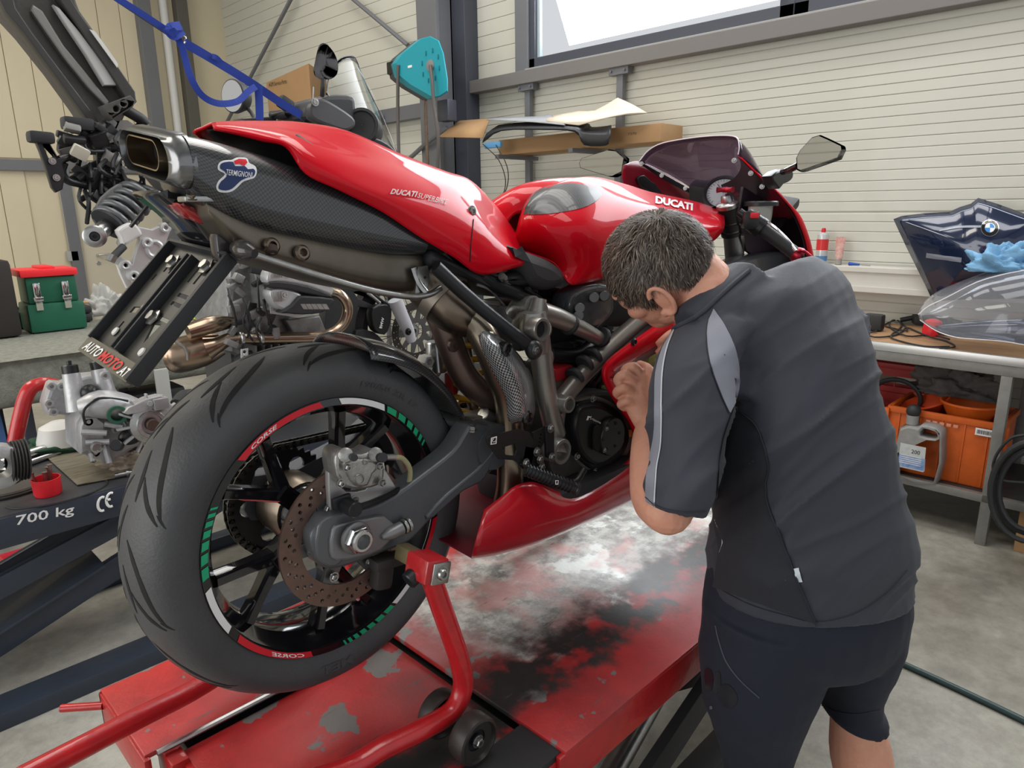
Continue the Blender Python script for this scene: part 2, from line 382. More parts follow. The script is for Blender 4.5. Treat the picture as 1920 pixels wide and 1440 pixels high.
# door wall: vertical boards
dw = MB(); dw.add(*bx(-6, 4.6, YD + .02, YD + .14, 0, 5.6, 0)); wall_b = dw.build('wall_back', WALLM2, kind='structure', smooth=False)
def vboards(x0, x1, z0, z1, step):
    x = x0
    while x < x1 - .02:
        w = min(step, x1 - x); e = .003
        V = [(x + e, YD + .02, z0), (x + e + .002, YD, z0), (x + w - e - .002, YD, z0), (x + w - e, YD + .02, z0)]
        V += [(a, b, z1) for a, b, _ in V]
        mk('wall_panel', V, [(0, 1, 5, 4), (1, 2, 6, 5), (2, 3, 7, 6), (0, 3, 2, 1), (4, 5, 6, 7)], WALLM2, wall_b, smooth=False); x += step
vboards(-1.5, 3.9, 2.22, 5.5, .25)
vboards(-1.5, 2.0, .1, 2.08, .25)
pa = PY(0, 302, YD); pb = PY(395, 340, YD)
girt = mk('trim_1', *bx(-2, 4.2, YD - .06, YD + .01, 2.08, 2.2, .004), GREYM, kind='structure', smooth=False)
# gate door
dl = PY(165, 560, YD).x; dx0 = dl
mk('trim_2', *bx(dx0 - .12, dx0, YD - .07, YD + .01, 0, 2.12, .004), GREYM, kind='structure', smooth=False)
door = mk('door_1', *bx(dx0, dx0 + 1.0, YD - .03, YD + .01, 0, 2.06, .004), mat('door_sheet', (.56, .51, .40), .5), kind='structure', smooth=False)
h = PY(183, 478, YD - .05); b = MB(); b.add(*cyl((h.x, YD - .03, h.z), (h.x, YD - .09, h.z), .014)); b.add(*tube([(h.x, YD - .085, h.z), (h.x + .08, YD - .09, h.z), (h.x + .17, YD - .085, h.z - .004)], .011, 10, 2)); b.build('door_handle', ALU, door)
b = MB(); b.add(*cyl((h.x, YD - .03, h.z - .1), (h.x, YD - .045, h.z - .1), .024)); b.build('keyhole_plate', ALU, door)
mk('trim_3', *bx(dx0 + 1.0, dx0 + 1.08, YD - .07, YD + .01, 0, 2.12, .004), GREYM, kind='structure', smooth=False)
# conduit and switch next to the door
s = PY(136, 478, YD); b = MB(); b.add(*tube([(s.x - .02, YD - .02, s.z), (s.x - .02, YD - .02, 2.06)], .018, 8)); b.add(*bx(s.x - .07, s.x + .05, YD - .07, YD, s.z - .07, s.z + .05, .006))
finish(b.build('light_switch', mat('switch_grey', (.35, .35, .35), .5)), label='grey surface switch box with its conduit beside the cream door', cat='switch')
# corner posts of the gate wall
p0 = PY(400, 100, YD); 
mk('trim_4', *bx(3.42, 3.58, YD - .12, YD + .01, 0, 5.5, .006), GREYM, kind='structure', smooth=False)
cb = MB(); cb.add(*tube([(3.75, YD - .06, 0), (3.75, YD - .06, 5.5)], .05, 12)); cb.build('trim_5', PLASTIC_W, kind='structure')
mk('trim_6', *bx(3.88, 4.02, YD - .14, YD + .01, 0, 5.5, .006), mat('brown_grey_post', (.10, .095, .08), .5), kind='structure', smooth=False)
# steel column (H section) at y = 5.05
cb = MB(); cb.add(*bx(4.20, 4.5, 5.02, 5.04, 0, 5.5, .002)); cb.add(*bx(4.20, 4.5, 5.22, 5.24, 0, 5.5, .002)); cb.add(*bx(4.34, 4.36, 5.02, 5.24, 0, 5.5, .002))
cb.build('trim_7', GREYM, kind='structure', smooth=False, label=None)
mk('trim_8', *bx(4.36, 4.52, 4.86, 5.02, 0, 5.5, .004), GREYD, kind='structure', smooth=False)
mk('trim_9', *bx(4.16, 4.20, 5.00, 5.26, 0, 5.5, .002), GREYM, kind='structure', smooth=False)
# girts
mk('trim_10', *bx(4.40, 4.5, -2.5, 4.88, 2.58, 2.68, .004), mat('girt_brown_grey', (.17, .16, .155), .5), kind='structure', smooth=False)
mk('trim_11', *bx(4.42, 4.5, 5.25, 9.7, 2.45, 2.58, .004), GREYM, kind='structure', smooth=False)
mk('trim_12', *bx(4.42, 4.5, 4.18, 4.32, 2.68, 5.5, .004), GREYM, kind='structure', smooth=False)
# diagonal wind bracing
def brace(nm, a, b):
    B = MB(); B.add(*tube([a, b], .022, 8)); finish(B.build(nm, GREYM), kind='structure')
brace('trim_13', PX(550, -10, 4.42), PX(425, 230, 4.42))
brace('trim_14', PX(640, -20, 4.42), PX(765, 85, 4.42))
# hanger posts below the girt
for k, px in enumerate((988, 1162)):
    a = PX(px, 175 if k == 0 else 135, 4.44); B = MB(); B.add(*bx(4.44, 4.48, a.y - .028, a.y + .028, 1.55, 2.58, .002)); B.add(*bx(4.42, 4.48, a.y - .085, a.y + .085, 2.53, 2.58, .002))
    for s in (-1, 1): B.add(*cyl((4.42, a.y + s * .06, 2.555), (4.405, a.y + s * .06, 2.555), .008, 8))
    B.build('trim_%d' % (15 + k), GREYM, kind='structure', smooth=False)
mk('trim_17', *bx(4.44, 4.5, 3.9, 4.9, 1.535, 1.555, .002), GREYD, kind='structure', smooth=False)
# white cable duct rail
r0 = MB(); r0.add(*bx(4.36, 4.5, -2, 2.9, 1.115, 1.245, .006)); r0.add(*bx(4.345, 4.36, -2, 2.9, 1.10, 1.135, .003)); r0.add(*bx(4.345, 4.36, -2, 2.9, 1.215, 1.245, .003))
r0.build('trim_18', mat('white_duct', (.66, .65, .60), .45, var=.12, vs=3), kind='structure', smooth=False)
# window
WY0, WY1, WZ0, WZ1 = -1.6, 4.18, 2.68, 4.35
def win(i, y0, y1, side=True):
    w = mk('window_%d' % i, *bx(4.44, 4.53, y0, y1, WZ0, WZ0 + .085, .004), GREYD, kind='structure', smooth=False)
    f = MB(); f.add(*bx(4.44, 4.53, y0, y1, WZ1 - .07, WZ1, .004)); f.add(*bx(4.44, 4.53, y1 - .09, y1, WZ0, WZ1, .004)); f.add(*bx(4.44, 4.53, y0, y0 + .09, WZ0, WZ1, .004)); f.build('window_frame', GREYD, w)
    e = MB(); e.add(*bx(4.47, 4.50, y1 - .12, y1 - .09, WZ0 + .08, WZ1 - .07, .002)); e.build('glazing_bead', mat('pale_bead', (.45, .55, .58), .3), w)
    mk('window_glass', *bx(4.495, 4.505, y0 + .09, y1 - .09, WZ0 + .08, WZ1 - .07, 0), GLASSW, w, smooth=False)
wl = PX(1004, 122, 4.45).y; wr = PX(1490, 20, 4.45).y
win(1, wr + .0, wl + .09); win(2, wr - 3.2, wr)
mk('trim_19', *bx(4.405, 4.50, -2.5, 4.2, 2.655, 2.69, .003), mat('sill_bright', (.3, .3, .29), .35), kind='structure', smooth=False)
# ================================================ RED LIFT
def lift_mat():
    m = bpy.data.materials.new('worn_red_deck'); m.use_nodes = True; n = m.node_tree.nodes; L = m.node_tree.links; b = n['Principled BSDF']
    geo = n.new('ShaderNodeNewGeometry'); sx = n.new('ShaderNodeSeparateXYZ'); L.new(geo.outputs['Position'], sx.inputs[0])
    def noise(sc, det=6, ro=.6, st=None):
        t = n.new('ShaderNodeTexNoise'); t.inputs['Scale'].default_value = sc; t.inputs['Detail'].default_value = det; t.inputs['Roughness'].default_value = ro
        if st:
            mp = n.new('ShaderNodeMapping'); mp.inputs['Scale'].default_value = st; L.new(geo.outputs['Position'], mp.inputs[0]); L.new(mp.outputs[0], t.inputs['Vector'])
        else: L.new(geo.outputs['Position'], t.inputs['Vector'])
        return t.outputs[0]
    def math_(op, a, c, cl=False):
        t = n.new('ShaderNodeMath'); t.operation = op; t.use_clamp = cl
        for i, v in enumerate((a, c)):
            if isinstance(v, (int, float)): t.inputs[i].default_value = v
            else: L.new(v, t.inputs[i])
        return t.outputs[0]
    def ramp(v, a, c):
        t = n.new('ShaderNodeMapRange'); t.inputs[1].default_value = a; t.inputs[2].default_value = c; t.interpolation_type = 'SMOOTHSTEP'; L.new(v, t.inputs[0]); return t.outputs[0]
    def mixc(f, a, c):
        t = n.new('ShaderNodeMix'); t.data_type = 'RGBA'; L.new(f, t.inputs[0])
        for i, v in ((6, a), (7, c)):
            if isinstance(v, tuple): t.inputs[i].default_value = (*v, 1)
            else: L.new(v, t.inputs[i])
        return t.outputs[2]
    N1 = noise(5, 8, .65); N2 = noise(22, 8, .7); N3 = noise(9, 4, .55); N4 = noise(3, 6, .6); NS = noise(6, 6, .7, (1, 9, 1))
    y = sx.outputs[1]; x = sx.outputs[0]
    # distance of the bare wheel track from its middle line y ~ 1.07
    yy = math_('ADD', y, math_('MULTIPLY', math_('SUBTRACT', N1, .5), .34))
    bare = math_('MULTIPLY', ramp(yy, .86, .95), ramp(yy, 1.40, 1.28))
    xx = math_('ADD', x, math_('MULTIPLY', math_('SUBTRACT', N4, .5), .5))
    bare = math_('MULTIPLY', bare, ramp(xx, .78, .92))
    darkened = math_('MULTIPLY', ramp(yy, .76, .82), ramp(yy, .97, .89)); darkened = math_('MULTIPLY', darkened, ramp(xx, 2.0, 1.65))  # blotchy near-black band along the near side of the bare track
    patch = math_('MULTIPLY', bare, ramp(N3, .42, .50)); bare_keep = math_('MAXIMUM', math_('MULTIPLY', bare, .55), patch)
    chips = ramp(N3, .585, .61)
    red = mixc(ramp(N4, .35, .65), mixc(N2, (.16, .010, .012), (.40, .018, .02)), mixc(N2, (.34, .012, .014), (.60, .02, .022)))
    grey = mixc(ramp(N2, .35, .65), (.17, .165, .155), (.48, .47, .445))
    pale = mixc(math_('MULTIPLY', ramp(N1, .54, .60), 1), grey, (.62, .64, .61))
    pinkish = mixc(ramp(N4, .50, .62), pale, mixc(N2, (.40, .13, .12), (.58, .42, .40)))
    c = mixc(chips, red, (.16, .15, .145))
    c = mixc(bare, c, pinkish)
    c = mixc(math_('MULTIPLY', darkened, ramp(N3, .36, .50)), c, (.022, .02, .02))
    c = mixc(ramp(NS, .60, .72), c, mixc(N2, (.05, .03, .03), (.16, .10, .09)))
    L.new(c, b.inputs['Base Color'])
    rr = math_('ADD', .22, math_('MULTIPLY', N2, .35)); L.new(rr, b.inputs['Roughness'])
    L.new(math_('MULTIPLY', bare, .35), b.inputs['Metallic']); b.inputs['Coat Weight'].default_value = .25; b.inputs['Coat Roughness'].default_value = .25
    bp = n.new('ShaderNodeBump'); bp.inputs['Strength'].default_value = .35; bp.inputs['Distance'].default_value = .004; L.new(N2, bp.inputs['Height']); L.new(bp.outputs[0], b.inputs['Normal'])
    return m
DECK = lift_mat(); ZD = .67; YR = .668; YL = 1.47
lift = thing('motorcycle_lift', 'worn red scissor lift platform under the red sports motorcycle', 'lift', (1.4, 1.07, 0))
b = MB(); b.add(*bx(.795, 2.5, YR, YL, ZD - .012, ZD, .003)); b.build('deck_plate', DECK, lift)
b = MB(); b.add(*bx(.78, 2.5, YR, YR + .012, ZD - .085, ZD - .006, .003)); b.add(*bx(.78, 2.5, YL - .012, YL, ZD - .085, ZD - .006, .003)); b.build('side_rail', RED_LIFT, lift)
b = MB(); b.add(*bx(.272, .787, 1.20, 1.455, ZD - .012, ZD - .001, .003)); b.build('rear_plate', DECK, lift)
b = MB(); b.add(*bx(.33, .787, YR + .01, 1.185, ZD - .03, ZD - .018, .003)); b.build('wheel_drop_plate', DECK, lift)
b = MB(); b.add(*bx(.345, .86, YR + .02, 1.43, ZD - .06, ZD - .035, .003)); b.build('gap_shade_sheet', BLACKM, lift)  # black sheet added below the plates so the gaps between them look shaded
b = MB(); b.add(*tube([(.29, 1.19, ZD), (.787, 1.19, ZD)], .006, 8)); b.build('plate_edge', STEEL, lift)
b = MB(); b.add(*bx(.268, .28, 1.19, 1.455, ZD - .085, ZD - .006, .003)); b.add(*bx(.268, .79, 1.443, 1.455, ZD - .085, ZD - .006, .003)); b.add(*bx(.30, .33, 1.15, 1.23, ZD - .12, ZD - .01, .003)); b.add(*bx(.32, .34, YR + .01, 1.16, ZD - .11, ZD - .02, .003)); b.build('end_flange', RED_LIFT, lift)
b = MB(); b.add(*tube([(.27, 1.44, ZD - .03), (.21, 1.50, ZD - .035)], .008, 10)); b.build('ramp_pin', RED_LIFT, lift)
b = MB(); b.add(*bx(.45, .80, YR + .012, .78, ZD - .02, ZD - .006, .003)); b.build('track_strip', BLACKM, lift)
for s, (a, c) in enumerate((((1.0, .80, .10), (2.2, .80, .55)), ((1.0, .86, .55), (2.2, .86, .08)), ((1.0, 1.30, .10), (2.2, 1.30, .55)), ((1.0, 1.36, .55), (2.2, 1.36, .08)))):
    d = Vector(c) - Vector(a); L = d.length; b = MB(); b.add(*box((Vector(a) + Vector(c)) / 2, (L, .03, .09), (0, -atan2(d.z, d.x), 0), .004)); b.build('scissor_arm', BLACKM, lift)
b = MB(); b.add(*bx(.9, 2.3, .76, .84, 0, .07)); b.add(*bx(.9, 2.3, 1.32, 1.40, 0, .07)); b.add(*bx(.9, .98, .76, 1.4, 0, .07)); b.add(*bx(2.22, 2.3, .76, 1.4, 0, .07)); b.build('base_frame', BLACKM, lift)
b = MB(); b.add(*tube([(1.25, .92, .12), (2.0, 1.0, .4)], .035, 14)); b.build('hydraulic_ram', STEEL, lift)
# ================================================ SECOND LIFT (blue grey)
l2 = thing('motorcycle_lift', 'dark blue-grey scissor lift marked 700 kg, in the left background', 'lift', (.5, 2.95, 0))
b = MB(); b.add(*bx(-1.0, 2.9, 2.60, 3.32, ZD - .02, ZD, .004)); b.build('deck_plate', mat('lift_deck_top', (.075, .078, .085), .35, .2, 0, var=.5, vs=5, col2=(.04, .042, .05)), l2)
b = MB(); b.add(*bx(-1.0, 2.9, 2.59, 2.605, ZD - .105, ZD - .004, .004)); b.build('side_rail', LIFTD, l2)
y = 2.588
b = MB(); b.add(*text3('700 kg', PY(30, 991, y), PY(139, 968, y), PY(30, 967, y), .012)); b.build('load_lettering', WHITE, l2, smooth=False)
b = MB()
for cx, cy, fl in ((192, 945, 0), (208, 937, 1)):
    q = [PY(cx + 9 * cos(a) * .95, cy - 13 * sin(a) - 9 * cos(a) * .18, y) for a in [pi * .38 + k * pi * 1.24 / 10 for k in range(11)]]
    b.add(*tube(q, .0045, 6))
b.add(*tube([PY(199, 938, y), PY(207, 936, y)], .0045, 6)); b.build('conformity_mark', WHITE, l2)
b = MB(); b.add(*cyl(PY(239, 928, 2.59), PY(239, 928, 2.59) + Vector((0, -.004, 0)), .011, 14)); b.add(*box(PY(240, 940, 2.588), (.011, .004, .03))); b.build('key_slot', GROOVE, l2)
def bar(P1, P2, w, th, name, m=LIFTD, par=l2):
    P1, P2 = Vector(P1), Vector(P2); d = P2 - P1; B = MB(); B.add(*box((P1 + P2) / 2, (d.length, th, w), (0, -atan2(d.z, d.x), atan2(d.y, hypot(d.x, 0)) * 0), .004)); return B.build(name, m, par)
bar((-.15, 2.66, .30), (1.05, 2.66, .62), .075, .03, 'scissor_arm')
bar((-.25, 2.70, .03), (1.35, 2.70, .58), .085, .03, 'scissor_arm')
bar((-.15, 3.22, .30), (1.05, 3.22, .62), .075, .03, 'scissor_arm')
bar((-.25, 3.18, .03), (1.35, 3.18, .58), .085, .03, 'scissor_arm')
bar((.15, 2.80, .22), (.58, 2.80, .37), .012, .30, 'cross_plate')
b = MB(); b.add(*bx(-1, 2.4, 2.50, 2.62, 0, .06)); b.add(*bx(-1, 2.4, 3.22, 3.3, 0, .06)); b.build('base_frame', LIFTD, l2)
# ================================================ RED SPORTS MOTORCYCLE
YC = 1.07
bike = thing('motorcycle', 'red sports motorcycle with carbon silencer, raised on a rear paddock stand', 'motorcycle', (1.2, YC, ZD))
def rowsY(*rr):
    out = []
    for y, pts in rr:
        out.append([PY(a, c, (y[i] if isinstance(y, (list, tuple)) else y)) for i, (a, c) in enumerate(pts)])
    return out
def mirror_rows(R):
    return R + [[Vector((p.x, 2 * YC - p.y, p.z)) for p in r] for r in reversed(R[1:])] if False else [[Vector((p.x, 2 * YC - p.y, p.z)) for p in r] for r in reversed(R)] + R
def shell(name, rr, m, su=4, sv=4, mirror=True, par=bike, th=.004, **k):
    R = rowsY(*rr)
    if mirror:
        far = [[Vector((p.x, 2 * YC - p.y, p.z)) for p in r] for r in reversed(R)]
        if rr[0][0] == YC: far = far[:-1]
        R = far + R
    V, F, uv = grid(R, su, sv); o = mk(name, V, F, m, par, uv=uv, **k)
    if th:
        s = o.modifiers.new('s', 'SOLIDIFY'); s.thickness = th; s.offset = 0
    return o
# ---- rear wheel
WC = Vector((.563, YC, 1.074))
def wl_(r, a, dy): return WC + Vector((r * cos(a), dy, r * sin(a)))   # near side is dy < 0
tprof = [(.216, -.068), (.228, -.078), (.243, -.0845), (.258, -.087), (.270, -.086), (.282, -.079), (.292, -.066), (.300, -.049), (.3055, -.029), (.308, -.010), (.308, .010), (.3055, .029), (.300, .049), (.292, .066), (.282, .079), (.270, .086), (.258, .087), (.243, .0845), (.228, .078), (.216, .068), (.222, 0)]
wheel = MB().add(*lathe(WC, (0, 1, 0), tprof[:-1] + [(.212, .05), (.212, -.05)], 160, close=True)).build('rear_tyre', TYRE, bike, auto=60)
# tread grooves follow the tyre surface
ts = [(r, h) for r, h in tprof[4:16]]
def tsurf(w):
    for (r0, h0), (r1, h1) in zip(ts, ts[1:]):
        if h0 <= w <= h1: return r0 + (r1 - r0) * (w - h0) / (h1 - h0)
    return ts[0][0] if w < 0 else ts[-1][0]
def groove(a0, P, wd):
    """P: list of (angle deg, lateral) ; lens shaped width wd"""
    Q = cr([Vector((p[0], p[1], 0)) for p in P], 6); V = []; F = []
    n = len(Q)
    for i, q in enumerate(Q):
        t = i / (n - 1); w = wd * (sin(pi * min(max(t, .04), .97)) ** .6); d = Q[min(i + 1, n - 1)] - Q[max(i - 1, 0)]
        dl = Vector((radians(d.x) * .3, d.y)).normalized(); nx, ny = -dl.y, dl.x
        for s in (-1, 0, 1):
            la = q.y + ny * w * s; an = radians(a0 + q.x) + nx * w * s / .3; r = tsurf(la) + .0006
            V.append(WC + Vector((r * cos(an), la, r * sin(an))))
        if i: k = 3 * i; F += [(k - 3, k - 2, k + 1, k), (k - 2, k - 1, k + 2, k + 1)]
    return V, F
G = MB(); NP = 11
for k in range(NP):
    a = k * 360 / NP + 4
    for s in (-1, 1):
        off = 0 if s < 0 else 16
        G.add(*groove(a + off, [(0, s * .016), (3.5, s * .030), (10, s * .047), (19, s * .062), (24, s * .072)], .0046))
        G.add(*groove(a + off + 15, [(0, s * .020), (6, s * .044), (11, s * .070)], .0040))
        G.add(*groove(a + off + 8, [(0, s * .002), (7, s * .014), (14, s * .018)], .0042))
        G.add(*groove(a + off + 23, [(0, s * .066), (3, s * .080)], .0018))
G.build('tread_groove', GROOVE, wheel, kind='stuff')
b = MB()
b.add(*lathe(WC, (0, 1, 0), [(.2165, -.066), (.2175, -.079), (.226, -.0805), (.2285, -.077), (.2285, -.0715), (.2165, -.064)], 120, close=True))
rim = MB(); rim.add(*lathe(WC, (0, 1, 0), [(.2285, -.0770), (.2270, -.0795), (.2150, -.0800), (.2125, -.0765), (.2110, -.060), (.197, -.045), (.192, -.02), (.192, .02), (.197, .045), (.211, .060), (.2125, .0765), (.215, .080), (.227, .0795), (.2285, .077), (.222, .06), (.205, .045), (.2, 0), (.205, -.045), (.222, -.06)], 120, close=True))
rim = rim.build('rear_rim', BLACKG, bike)
hub = MB(); hub.add(*lathe(WC, (0, 1, 0), [(.028, -.075), (.042, -.07), (.046, -.045), (.052, -.02), (.056, 0), (.052, .03), (.046, .07), (.02, .075)], 36)); hub.build('wheel_hub', BLACKG, rim)
def arm2(a0, r0, a1, r1, w0, w1, y0, y1, d):
    p0 = wl_(r0, radians(a0), y0); p1 = wl_(r1, radians(a1), y1); t = (p1 - p0).normalized(); n = Vector((-t.z, 0, t.x)).normalized(); lat = Vector((0, 1, 0)); R = []
    for p, w, e in ((p0, w0, d), ((p0 + p1) / 2, (w0 + w1) / 2 * .92, d * .85), (p1, w1, d)):
        R.append([p + n * w * .62 - lat * e, p - n * w * .62 - lat * e, p - n * w - lat * e * .5, p - n * w + lat * e, p + n * w + lat * e, p + n * w - lat * e * .5])
    return grid(R, 1, 4, closed=True, caps=True)
for k in range(5):
    c = 61 + 72 * k; s = MB()
    s.add(*arm2(c, .04, c, .105, .019, .017, -.02, -.028, .02))
    for e in (-1, 1): s.add(*arm2(c + e * 3, .10, c + e * 15, .197, .0125, .0105, -.028, -.036, .015))
    s.build('spoke', BLACKG, rim, auto=30)
for k in range(40): pass
# rim tape: printed segments on the rim flange
def arc_strip(a0, a1, r0, r1, dy, m, name, par, n=None, sk=0):
    n = n or max(2, int(abs(a1 - a0) / 3)); V = []; F = []
    for i in range(n + 1):
        a = a0 + (a1 - a0) * i / n
        V += [wl_(r0, radians(a), dy), wl_(r1, radians(a + sk), dy)]
        if i: F.append((2 * i - 2, 2 * i - 1, 2 * i + 1, 2 * i))
    return mk(name, V, F, m, par, smooth=False)
TD = -.0808; R0, R1 = .2160, .2262
def wang(px, py): p = PY(px, py, YC - .08); return math.degrees(atan2(p.z - WC.z, p.x - WC.x))
segs = [((465, 868), (607, 774), REDP), ((640, 766), (722, 768), WHITE), ((396, 1100), (430, 1178), WHITE), ((447, 1192), (582, 1224), REDP), ((772, 1102), (745, 1143), WHITE), ((822, 972), (803, 1036), REDP)]
for A, B, m in segs:
    a, c = wang(*A), wang(*B)
    if abs(c - a) > 180: c += 360 if c < a else -360
    arc_strip(a, c, R0, R1, TD, m, 'rim_tape', rim, sk=1.5)
def dashes(A, B, n, par=rim):
    a, c = wang(*A), wang(*B)
    if abs(c - a) > 180: c += 360 if c < a else -360
    tot = c - a; pos = 0; ws = [1.9 - 1.5 * i / (n - 1) for i in range(n)]; g = .55; S = sum(ws) + g * (n - 1)
    for i, w in enumerate(ws):
        arc_strip(a + tot * pos / S, a + tot * (pos + w) / S, R0, R1, TD, GREEN, 'rim_tape', rim, n=3, sk=1.2); pos += w + g
dashes((727, 769), (799, 829), 6); dashes((391, 1082), (414, 950), 7); dashes((742, 1148), (643, 1210), 7)
def rim_text(s, a0, a1, r0, r1):
    Q, F = text_mesh(s, .02, .3); V = []
    for u, v in Q:
        a = radians(a0 + (a1 - a0) * u); r = r0 + (r1 - r0) * v; V.append(wl_(r, a, TD - .0006))
    return V, F
b = MB(); b.add(*rim_text('CORSE', wang(482, 845) + 1, wang(525, 808), .2180, .2242)); a1 = wang(507, 1226); a2 = wang(571, 1224); b.add(*rim_text('CORSE', a2 + 360 if a2 < a1 - 180 else a2, a1, .2242, .2180)); b.build('rim_lettering', WHITE, rim, smooth=False)
TL = mat('sidewall_relief', (.055, .055, .058), .45)
def tyre_text(s, a0, a1, r0, r1):
    Q, F = text_mesh(s, .02); V = []
    for u, v in Q:
        a = radians(a0 + (a1 - a0) * u); r = r0 + (r1 - r0) * v; V.append(wl_(r, a, -.0862 - (r - .245) * .16))
    return V, F
MB().add(*tyre_text('MET', 272, 258, .262, .247)).build('sidewall_lettering', TL, wheel, smooth=False); MB().add(*tyre_text('190/50 ZR 17', 75, 45, .247, .257)).build('sidewall_lettering', TL, wheel, smooth=False)
# valve
b = MB(); b.add(*tube([wl_(.195, radians(285), -.03), wl_(.175, radians(285), -.045), wl_(.165, radians(285), -.065)], .004, 8)); b.build('tyre_valve', CHROME, rim)
# ---- sprocket and chain (far side)
SP = WC + Vector((0, .105, 0)); nT = 39; rs = .098
out = []
for k in range(nT * 2): a = pi * k / nT; r = rs + (.004 if k % 2 else -.004); out.append((r * cos(a), r * sin(a)))
holes = [[(.068 * cos(a) + .016 * cos(t), .068 * sin(a) + .016 * sin(t)) for t in [2 * pi * i / 10 for i in range(10)]] for a in [2 * pi * j / 6 for j in range(6)]]
V, F = plate_g(out, SP, (1, 0, 0), (0, -1, 0), .006, holes + [circ(0, 0, .03, 16)]); mk('rear_sprocket', V, F, mat('dark_steel', (.05, .05, .052), .35, .8), bike, smooth=False)
MB().add(*lathe(WC + Vector((0, .02, 0)), (0, 1, 0), [(.055, .0), (.06, .02), (.06, .07), (.04, .08), (.02, .085)], 30, capa=True)).build('cush_drive', TITAN, bike)
CHN = mat('chain_steel', (.13, .125, .11), .4, .85, 0, var=.5, vs=90); ch = thing('c', '', '') if False else None
path = []
a = radians(262)
n1 = 0
while a > radians(80): path.append(SP + Vector((cos(a) * (rs + .006), 0, sin(a) * (rs + .006)))); a -= .0155 / (rs + .006)
top0 = path[-1]; tgt = Vector((1.12, SP.y, 1.16)); d = (tgt - top0); nn = int(d.length / .0155)
path += [top0 + d * i / nn for i in range(1, nn)]
chp = MB().add(*tube([path[0], path[1]], .004, 6)).build('chain_pin', CHN, bike)
proto = None
for i in range(len(path) - 1):
    p, q = path[i], path[i + 1]; t = (q - p); ang = atan2(t.z, t.x)
    if proto is None:
        B = MB(); L = t.length
        for s in (-1, 1): B.add(*box((0, s * (.008), 0), (L * 1.5, .0025, .013), bev=.001)); B.add(*cyl((L / 2, -.012, 0), (L / 2, .012, 0), .0038, 8))
        org = ORG[bike.name]; ORG['__z'] = org
        me_o = mk('chain_link', [v + org for v in B.v], B.f, CHN, bike); proto = me_o
        o = proto
    else: o = proto.copy(); COL.objects.link(o)
    o.location = (p + q) / 2 - org; o.rotation_euler = (0, -ang, 0)
# ---- brake disc with drilled holes
DC = WC + Vector((0, -.118, 0))
hs = []
for k in range(24):
    a = 2 * pi * k / 24
    for r, da in ((.113, 0), (.105, .09), (.097, .18)): hs.append(circ(r * cos(a + da), r * sin(a + da), .0036, 8))
V, F = plate_g(circ(0, 0, .1225, 72), DC, (1, 0, 0), (0, -1, 0), .005, [circ(0, 0, .085, 48)] + hs); disc = mk('brake_disc', V, F, RUSTDISC, bike, smooth=False)
out = []; K = 6
for k in range(K * 8):
    a = 2 * pi * k / (K * 8); r = .0875 if k % 8 in (0, 1, 7) else .055; out.append((r * cos(a), r * sin(a)))
V, F = plate_g(out, DC + Vector((0, .002, 0)), (1, 0, 0), (0, -1, 0), .007, [circ(0, 0, .03, 20)] + [circ(.062 * cos(2 * pi * (j + .5) / K), .062 * sin(2 * pi * (j + .5) / K), .009, 10) for j in range(0)], bev=.0008); mk('disc_carrier', V, F, mat('carrier_grey', (.15, .15, .15), .4, .7), disc)
for k in range(6): bolt(DC + Vector((.07 * cos(k * pi / 3), -.006, .07 * sin(k * pi / 3))), (0, -1, 0), .0065, .005, STEEL, disc)
# ---- swingarm, near side
YS = .925
sw = MB()
sw.add(*plateY([(590, 1040), (584, 1008), (596, 985), (612, 968), (655, 955), (700, 948), (745, 925), (800, 885), (850, 845), (872, 812), (885, 797), (918, 800), (936, 822), (920, 878), (902, 905), (868, 922), (800, 984), (765, 1018), (720, 1036), (672, 1055), (628, 1068), (603, 1062)], YS, .045, bev=.006, smooth=3))
sw.add(*plateY([(800, 968), (840, 925), (895, 880), (928, 840), (934, 830), (918, 880), (902, 905), (868, 922), (815, 970)], YS - .006, .03, bev=.004, smooth=2))
swing = sw.build('swingarm', ANTH, bike, auto=50)
b = MB(); b.add(*plateY([(596, 990), (612, 970), (655, 958), (665, 965), (650, 1040), (628, 1064), (604, 1058), (592, 1038)], YS - .004, .02, bev=.004, smooth=2)); b.build('swingarm_end_cover', mat('grey_end_cap', (.13, .135, .145), .3, .4), swing)
b = MB(); b.add(*plateY([(624, 994), (640, 982), (690, 972), (722, 968), (742, 985), (764, 982), (764, 1002), (735, 1012), (715, 1032), (675, 1046), (632, 1052), (620, 1036)], YS - .010, .018, bev=.004, smooth=2)); b.build('axle_slider', mat('grey_slider', (.25, .25, .26), .4, .5, 0, var=.2, vs=30), swing)
b = MB(); p, q = PY(716, 1008, YS - .014), PY(752, 990, YS - .014); b.add(*tube([p, p.lerp(q, .4), q], [.004, .011, .012], 16)); b.build('adjuster_cone', mat('grey_slider', (0, 0, 0)), swing)
ad = MB(); ax = (q - p).normalized()
for o_ in (.004, .012): ad.add(*cyl(q + ax * o_, q + ax * (o_ + .006), .0135, 18))
adj = ad.build('adjuster_nut', STEEL, swing)
ax0 = PY(669, 1009, YS - .022)
b = MB(); b.add(*lathe(ax0, (0, -1, 0), [(.027, -.004), (.027, .0), (.024, .002), (.023, .002)], 32, capb=True)); b.build('axle_washer', mat('dull_washer', (.22, .22, .22), .4, .7), swing)
b = MB(); b.add(*lathe(ax0, (0, -1, 0), [(.0235, 0), (.0235, .010), (.021, .013)], 6, capb=False)); b.add(*lathe(ax0, (0, -1, 0), [(.019, .0), (.019, .018), (.0165, .020), (.0125, .020), (.0125, -.01), (.001, -.01)], 28)); b.build('axle_nut', ALU, swing)
